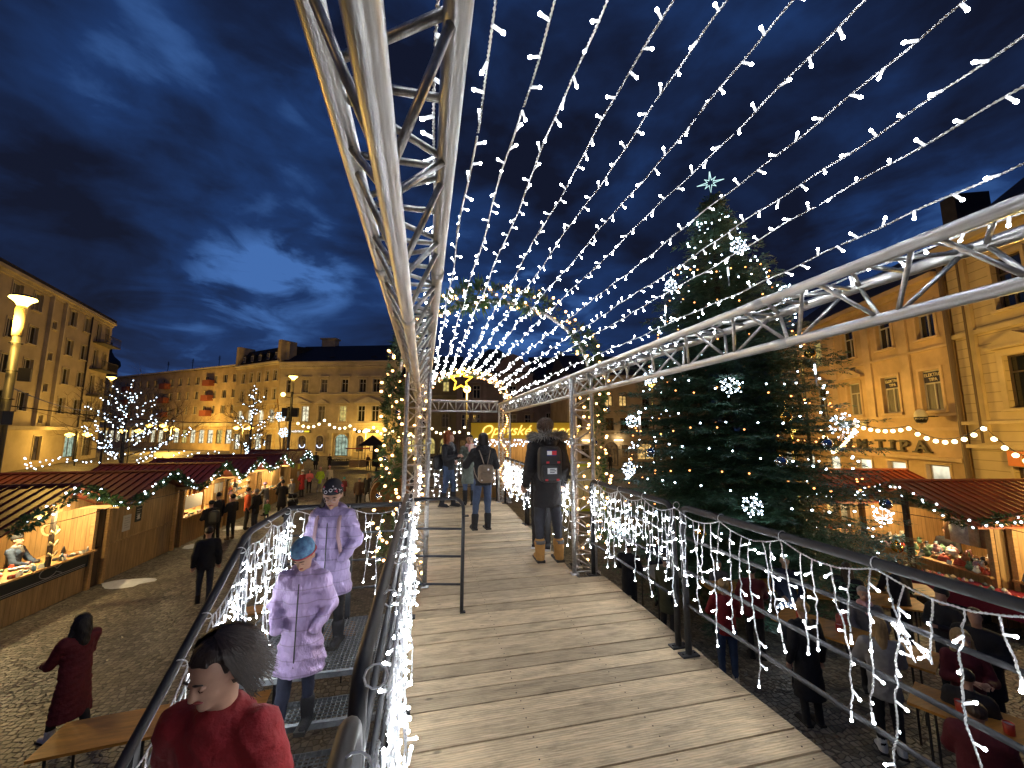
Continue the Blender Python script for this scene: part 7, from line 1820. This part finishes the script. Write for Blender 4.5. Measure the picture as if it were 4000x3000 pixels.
# ---- on the stairs
M_hatA = mat('patterned_beanie', (.012, .012, .02), .8)
t = person('girl in shiny lavender jacket and black patterned beanie on the stair landing', -.73, 3.60, 2.45, 192, 1.27, .011, 'lav', .56, 'black', 'black', 'dbrown', 'tail', hat=M_hatA, face=True, pitch=24, yaw=14, arms='pockets', puff=.007, fat=1.14, boots=.2, step=-.04, hood='lav', lean=.03)
tb_, P, H, s, hk, co = BYNAME['last']; hat_o = BYNAME['hat']
rd = random.Random(9)
for k in range(15):
    a = rd.uniform(-2.6, -.4) if k < 11 else rd.uniform(-.4, 3.1); e = rd.uniform(.25, 1.1); q = H(.0965*math.cos(a)*math.cos(e), .012+.115*math.sin(a)*math.cos(e), .062+.090*math.sin(e)); n_ = (q-H(0, .01, .05)); n_ = n_/np.linalg.norm(n_)
    c = MB(); u = Vector(n_).orthogonal().normalized(); v = Vector(n_).cross(u); q = Vector(q)
    sh_ = k % 4
    if sh_ == 0: pts = [q+u*.012*math.cos(b_)+v*.012*math.sin(b_) for b_ in np.linspace(0, 6.28, 9)]; c.tube(pts, .0025, 4)
    elif sh_ == 1: pts = [q-u*.012, q+v*.010, q+u*.012, q-v*.009, q-u*.012]; c.tube(pts, .0028, 4)
    elif sh_ == 2: c.ball(q, .009, 7, 4)
    else: c.tube([q-u*.012-v*.008, q, q+u*.012-v*.008], .0035, 4); c.tube([q, q+v*.014], .003, 4)
    c.build('emblem', mat('emblem_red', (.55, .04, .08), .6) if k in (2, 7, 12) else mat('emblem_white', (.7, .68, .72), .6), None, True).parent = hat_o
c = MB()
for sg in (-1, 1):
    pts = [(sg*.085*s*1.2, .10*s, 1.42*s), (sg*.10*s*1.2, -.02*s, 1.47*s), (sg*.105*s*1.2, -.145*s, 1.38*s), (sg*.11*s*1.2, -.168*s, 1.2*s), (sg*.135*s*1.2, -.13*s, 1.0*s)]
    c.tube(pts, .0155, 6)
c.build('backpack_strap', mat('pink_strap', (.50, .33, .36), .7), None, True).parent = t
c = MB()
for sg in (-1, 1): c.tube([H(sg*.032+.023*math.cos(a), -.104, .010+.019*math.sin(a)) for a in np.linspace(0, 2*PI, 14)], .0018, 5)
c.tube([H(-.01, -.106, .012), H(.01, -.106, .012)], .0018, 5); c.tube([H(.055, -.10, .013), H(.082, -.02, .012)], .0018, 5); c.tube([H(-.055, -.10, .013), H(-.082, -.02, .012)], .0018, 5)
c.build('glasses', mat('clear_rim', (.45, .35, .35), .3), None).parent = t
M_hatB = mat('blue_cloud_beanie', CL['bluehat'], .8, col2=(.05, .10, .22), vscale=26)
t = person('younger girl in a pale lavender coat and light blue beanie walking down the stairs', -.76, 2.98, 2.287, 186, 1.13, .011, 'lav2', .50, 'navy', 'black', 'curlbrown', 'short', hat=M_hatB, face=True, pitch=34, yaw=-6, arms='pockets', puff=.006, fat=1.12, boots=.22, hood='lav2', lean=.05, J=dict(aL=(-.0+.10, -.0, .09), aR=(-.10, -.26, -.165), kR=(-.10, -.10, .40), kL=(.10, -.04, .50)))
tb_, P, H, s, hk, co = BYNAME['last']
c = MB(); c.tube([H(.094*math.cos(a), .012+.112*math.sin(a), .040-.028*math.sin(a)) for a in np.linspace(0, 2*PI, 26)], .004, 5); c.build('hat_edge', mat('red_edge', (.5, .04, .06), .7), None).parent = BYNAME['hat']
t = person('woman in a deep red woollen coat with blown brown hair, nearest on the stairs', -.74, 1.93, 1.635, 197, 1.72, .012, 'red', .62, 'black', 'black', 'dbrown', 'bob', arms='down', face=True, pitch=20, yaw=-14, fat=1.0, lean=.06, bob=-.03, J=dict(eL=(.27, -.03, 1.13), wL=(.01, -.27, 1.21), eR=(-.27, .02, 1.12), wR=(-.27, -.16, .92), aL=(.10, -.22, -.06), kL=(.10, -.16, .42)))

strands('dbrown', 1700, .22, blow=(.03, .035, -.01), curl=.006, seed=6, w=.0026, puffy=.10)
# ---- on the square, left side
L_ = [
 ('man in black with white edge under his jacket walking away past the closed stall', -5.2, 11.43, -25, 1.80, 'black', .80, 'djeans', 'black', 'dbrown', 'short', None, 'down', dict(step=.12, res=.02, fat=1.1)),
 ('woman with flying black hair in a long red quilted coat hurrying to the left', -4.62, 6.95, -62, 1.63, 'darkred', .34, 'black', 'white', 'black', 'longcurl', None, 'forward', dict(step=.22, puff=.006, res=.018, fat=1.08)),
 ('dark figure cut by the left edge of the picture in black clothes', -6.1, 7.35, 120, 1.45, 'black', .6, 'black', 'black', 'black', 'short', None, 'down', dict()),
 ('seller in a blue padded jacket and black hat behind the nearest left counter', -9.45, 11.95, 80, 1.72, 'dblue', .7, 'black', 'black', 'black', 'short', 'black', 'table', dict(puff=.005, res=.02, scarf='grey', face=True)),
 ('man with a black backpack leaning at the meat stall, nearest of the group', -7.35, 16.2, -50, 1.74, 'black', .75, 'black', 'black', 'black', 'short', None, 'hold', dict(fat=1.12, lean=.06)),
 ('tall man in black between the other two at the meat stall', -7.75, 17.5, -70, 1.84, 'black', .72, 'black', 'black', 'black', 'short', None, 'down', dict()),
 ('woman in a black cap and coat with hands joined at the meat stall', -7.35, 17.75, -60, 1.70, 'black', .66, 'black', 'brown', 'black', 'short', 'black', 'hold', dict()),
 ('man in a black jacket and blue jeans standing sideways with greying hair', -6.95, 18.9, -78, 1.76, 'black', .72, 'djeans', 'black', 'greyh', 'short', None, 'pockets', dict(res=.022)),
 ('person in an orange red jacket and black beanie just behind the man in blue jeans', -7.45, 19.35, 60, 1.74, 'orange', .80, 'black', 'black', 'black', 'short', 'black', 'down', dict()),
 ('small child in blue and green with a pink bobble hat beside the pushchair', -7.2, 20.9, 0, .95, 'green', .62, 'navy', 'black', 'brown', 'none', 'pinkhat', 'down', dict(pom=True)),
 ('tall person in black pushing a pushchair before the hat stall', -6.85, 21.7, -20, 1.78, 'black', .5, 'black', 'black', 'black', 'short', 'black', 'forward', dict()),
 ('woman in grey with a violet hat bending over the hats', -7.75, 22.3, -70, 1.62, 'grey', .6, 'lgrey', 'black', 'brown', 'short', 'lilac', 'table', dict(lean=.12)),
 ('grey haired woman in a pale grey coat right of the hat stall', -7.1, 23.9, -60, 1.62, 'lgrey', .5, 'black', 'black', 'greyh', 'short', None, 'hold', dict()),
 ('person in dark clothes at the shutter stall counter', -7.85, 24.6, -80, 1.66, 'black', .7, 'black', 'black', 'greyh', 'short', None, 'table', dict()),
 ('woman in a dark red coat with a white fur collar at the last stalls', -7.6, 27.6, -60, 1.72, 'red', .5, 'black', 'black', 'brown', 'short', 'white', 'hold', dict(scarf='white')),
 ('girl in a coral pink jacket and white skirt by the last stall', -7.6, 29.2, 160, 1.55, 'pink', .85, 'black', 'black', 'black', 'long', None, 'hold', dict()),
 ('woman in a bright lime green coat walking on the open square', -7.0, 29.5, 150, 1.66, 'lime', .62, 'lgrey', 'white', 'blonde', 'short', 'pinkhat', 'pockets', dict(res=.022, step=.08)),
 ('person in cream with a salmon hat just behind the lime green coat', -6.6, 30.3, 150, 1.68, 'cream', .7, 'black', 'black', 'brown', 'short', 'pinkhat', 'down', dict()),
 ('broad person in black, left of the far couple beside the last stall', -10.7, 43.0, 180, 1.72, 'black', .5, 'black', 'black', 'black', 'short', 'black', 'down', dict(fat=1.2)),
 ('person in black, right of the far couple', -9.5, 43.4, 200, 1.6, 'black', .6, 'black', 'black', 'brown', 'short', None, 'hold', dict()),
 ('child in a dark red coat and teal hat walking away', -5.03, 27.4, 0, 1.2, 'darkred', .5, 'black', 'black', 'brown', 'none', 'teal', 'down', dict()),
 ('elderly man in a brown grey jacket walking away near the barrel', -3.45, 23.0, 8, 1.72, 'brown', .80, 'black', 'black', 'greyh', 'short', None, 'down', dict(fat=1.1)),
 ('woman with long blonde hair in black beyond the elderly man', -3.3, 25.2, 20, 1.70, 'black', .6, 'black', 'black', 'blonde', 'long', None, 'down', dict()),
 ('person in a grey speckled coat carrying a white bag near the barrel', -2.75, 23.9, 190, 1.62, 'grey', .62, 'djeans', 'black', 'brown', 'short', 'dblue', 'down', dict()),
 ('person in dark olive partly behind the left garland leg', -2.25, 22.3, 170, 1.62, 'olive', .6, 'black', 'black', 'brown', 'short', None, 'down', dict()),
 ('person with pale hair at the orange standing table', -5.7, 42.8, 140, 1.6, 'brown', .7, 'black', 'black', 'blonde', 'short', None, 'table', dict()),
 ('person in black between the two far standing tables', -4.7, 42.5, 200, 1.68, 'black', .6, 'black', 'black', 'black', 'short', None, 'table', dict()),
 ('person in brown at the white standing table', -4.1, 42.9, 220, 1.62, 'brown', .6, 'black', 'black', 'blonde', 'long', None, 'table', dict()),
]
R_ = [
 ('woman with short blonde hair in a bright red sweater and grey jeans below the railing', 5.05, 6.0, 28, 1.66, 'red', .84, 'dblue', 'cream', 'blonde', 'short', None, 'table', dict(res=.018)),
 ('stout figure in a long black coat with bright blond hair beside the orange table', 5.55, 5.0, 12, 1.66, 'black', .38, 'black', 'black', 'blonde', 'short', None, 'down', dict(res=.018, fat=1.05)),
 ('woman in a pale grey wool jacket, black trousers and white shoes with long blond hair', 6.05, 4.35, 38, 1.66, 'lgrey', .72, 'black', 'white', 'blonde', 'long', None, 'table', dict(res=.018, fat=1.12)),
 ('woman with full golden curls in a dark red jacket, facing the grey jacket', 6.85, 3.95, 215, 1.62, 'darkred', .66, 'black', 'black', 'blonde', 'longcurl', None, 'hold', dict(res=.018, face=True)),
 ('grey haired lady facing the viewer across the orange table with a plaid scarf', 7.2, 5.35, 225, 1.60, 'grey', .6, 'black', 'black', 'greyh', 'short', None, 'table', dict(res=.018, face=True, scarf='pinkhat')),
 ('bald man in navy facing the viewer behind the far orange table', 7.15, 6.75, 215, 1.70, 'navy', .7, 'black', 'black', 'greyh', 'none', None, 'table', dict(res=.02, face=True)),
 ('man in a dark red sweater with dark hair at the far orange table', 6.15, 6.55, 30, 1.64, 'darkred', .78, 'black', 'black', 'black', 'short', None, 'table', dict(res=.02, fat=1.1)),
 ('person in grey sitting low behind the far orange table', 6.3, 7.6, 200, 1.40, 'grey', .7, 'black', 'black', 'grey' if False else 'greyh', 'short', None, 'table', dict()),
 ('large person in a maroon coat at the lower right corner', 5.35, 3.05, 60, 1.52, 'darkred', .5, 'black', 'black', 'brown', 'short', None, 'table', dict(res=.018, fat=1.25)),
 ('person in a shiny grey black jacket between the grey jacket and the maroon coat', 6.15, 3.55, 60, 1.45, 'black', .6, 'black', 'black', 'black', 'short', None, 'hold', dict(fat=1.1)),
 ('big man in a black padded jacket at the right edge of the picture', 7.6, 4.2, 250, 1.70, 'black', .6, 'black', 'black', 'brown', 'short', None, 'hold', dict(puff=.006, fat=1.25)),
 ('person in a dark cap farther right beyond the golden curls', 8.2, 4.9, 270, 1.66, 'black', .6, 'black', 'black', 'black', 'short', 'black', 'hold', dict(puff=.006)),
 ('person with brown hair in black seen from behind near the market table', 8.0, 6.2, 60, 1.66, 'black', .6, 'black', 'black', 'brown', 'long', None, 'hold', dict()),
 ('person in a dark padded coat leaning over the market table', 9.1, 6.1, 40, 1.62, 'black', .6, 'black', 'black', 'black', 'short', None, 'table', dict(puff=.006, lean=.1)),
 ('dark figure under the railing left of the standing table', 4.55, 8.3, 40, 1.72, 'black', .6, 'black', 'black', 'black', 'short', None, 'table', dict()),
 ('figure in olive with pale hands at the standing table', 4.85, 7.35, 60, 1.70, 'olive', .6, 'black', 'black', 'brown', 'short', None, 'table', dict()),
 ('person in dark blue behind the standing table', 5.7, 8.9, 220, 1.66, 'navy', .6, 'black', 'black', 'brown', 'short', None, 'table', dict()),
 ('far off person in a yellow hat before the arched doorway', 13.5, 36.0, 180, 1.7, 'olive', .5, 'black', 'black', 'brown', 'short', 'tan', 'hold', dict()),
 ('person standing in the arched doorway of the beige building', 20.3, 40.3, 180, 1.75, 'black', .5, 'black', 'black', 'black', 'short', None, 'down', dict()),
 ('seller in dark clothes inside the slipper stall', 13.7, 7.9, 260, 1.66, 'black', .6, 'black', 'black', 'brown', 'short', None, 'table', dict()),
]
for lb, x, y, hd, h, coat, hem, legs, shoes, hair, hs, hat, arms, kw in L_ + R_:
    kw = dict(kw); kw.setdefault('res', .03)
    person(lb, x, y, gzz(x, y), hd, h, coat=coat, hem=hem, legs=legs, shoes=shoes, hair=hair, hs=hs, hat=hat, arms=arms, **kw)
# bags and pushchair
for lb, x, y, z, m, d in (('white paper bag carried by the person in the speckled coat', -3.05, 23.85, .45, GM[5], (.28, .12, .42)), ('black backpack on the man leaning at the meat stall', -7.18, 16.02, 1.2, M_bag, (.3, .22, .42)), ('red plaid bag behind the grey haired lady', 6.95, 5.5, .95, cloth('plaid', (.4, .1, .08), .5), (.2, .2, .35))):
    q = thing('bag', lb, 'bag', (x, y, z)); c = MB(); rbox(c, Matrix.Identity(4), (x, y, z), d, .35); c.build('body', m, q, True); c = MB(); c.tube([(x-d[0]*.25, y, z+d[2]*.45), (x-d[0]*.2, y, z+d[2]*.7), (x+d[0]*.2, y, z+d[2]*.7), (x+d[0]*.25, y, z+d[2]*.45)], .008, 5); c.build('handle', m, q)
q = thing('pushchair', 'dark folding pushchair before the hat stall', 'pushchair', (-6.6, 22.2, 0))
c = MB(); c.tube([(-6.85, 21.9, 1.0), (-6.7, 22.1, .6), (-6.4, 22.6, .2)], .014, 6); c.tube([(-6.45, 21.9, 1.0), (-6.35, 22.1, .6), (-6.1, 22.6, .2)], .014, 6); c.tube([(-6.7, 22.5, .75), (-6.5, 22.0, .2)], .014, 6); c.build('frame', M_steel, q)
c = MB(); rbox(c, Matrix.Identity(4), (-6.5, 22.3, .6), (.4, .55, .35), .5); c.build('seat', C_('black'), q, True); c = MB(); rbox(c, Matrix.Identity(4), (-6.5, 22.15, .95), (.42, .4, .25), .7); c.build('hood', C_('black'), q, True)
for wx, wy in ((-6.7, 22.6), (-6.3, 22.6), (-6.7, 21.95), (-6.3, 21.95)):
    c = MB(); c.tube([(wx, wy+.09*math.cos(a), .11+.09*math.sin(a)) for a in np.linspace(0, 2*PI, 14)], .02, 6); c.build('wheel', M_blk, q)
for o in bpy.data.objects:
    if '_h' in o: del o['_h']
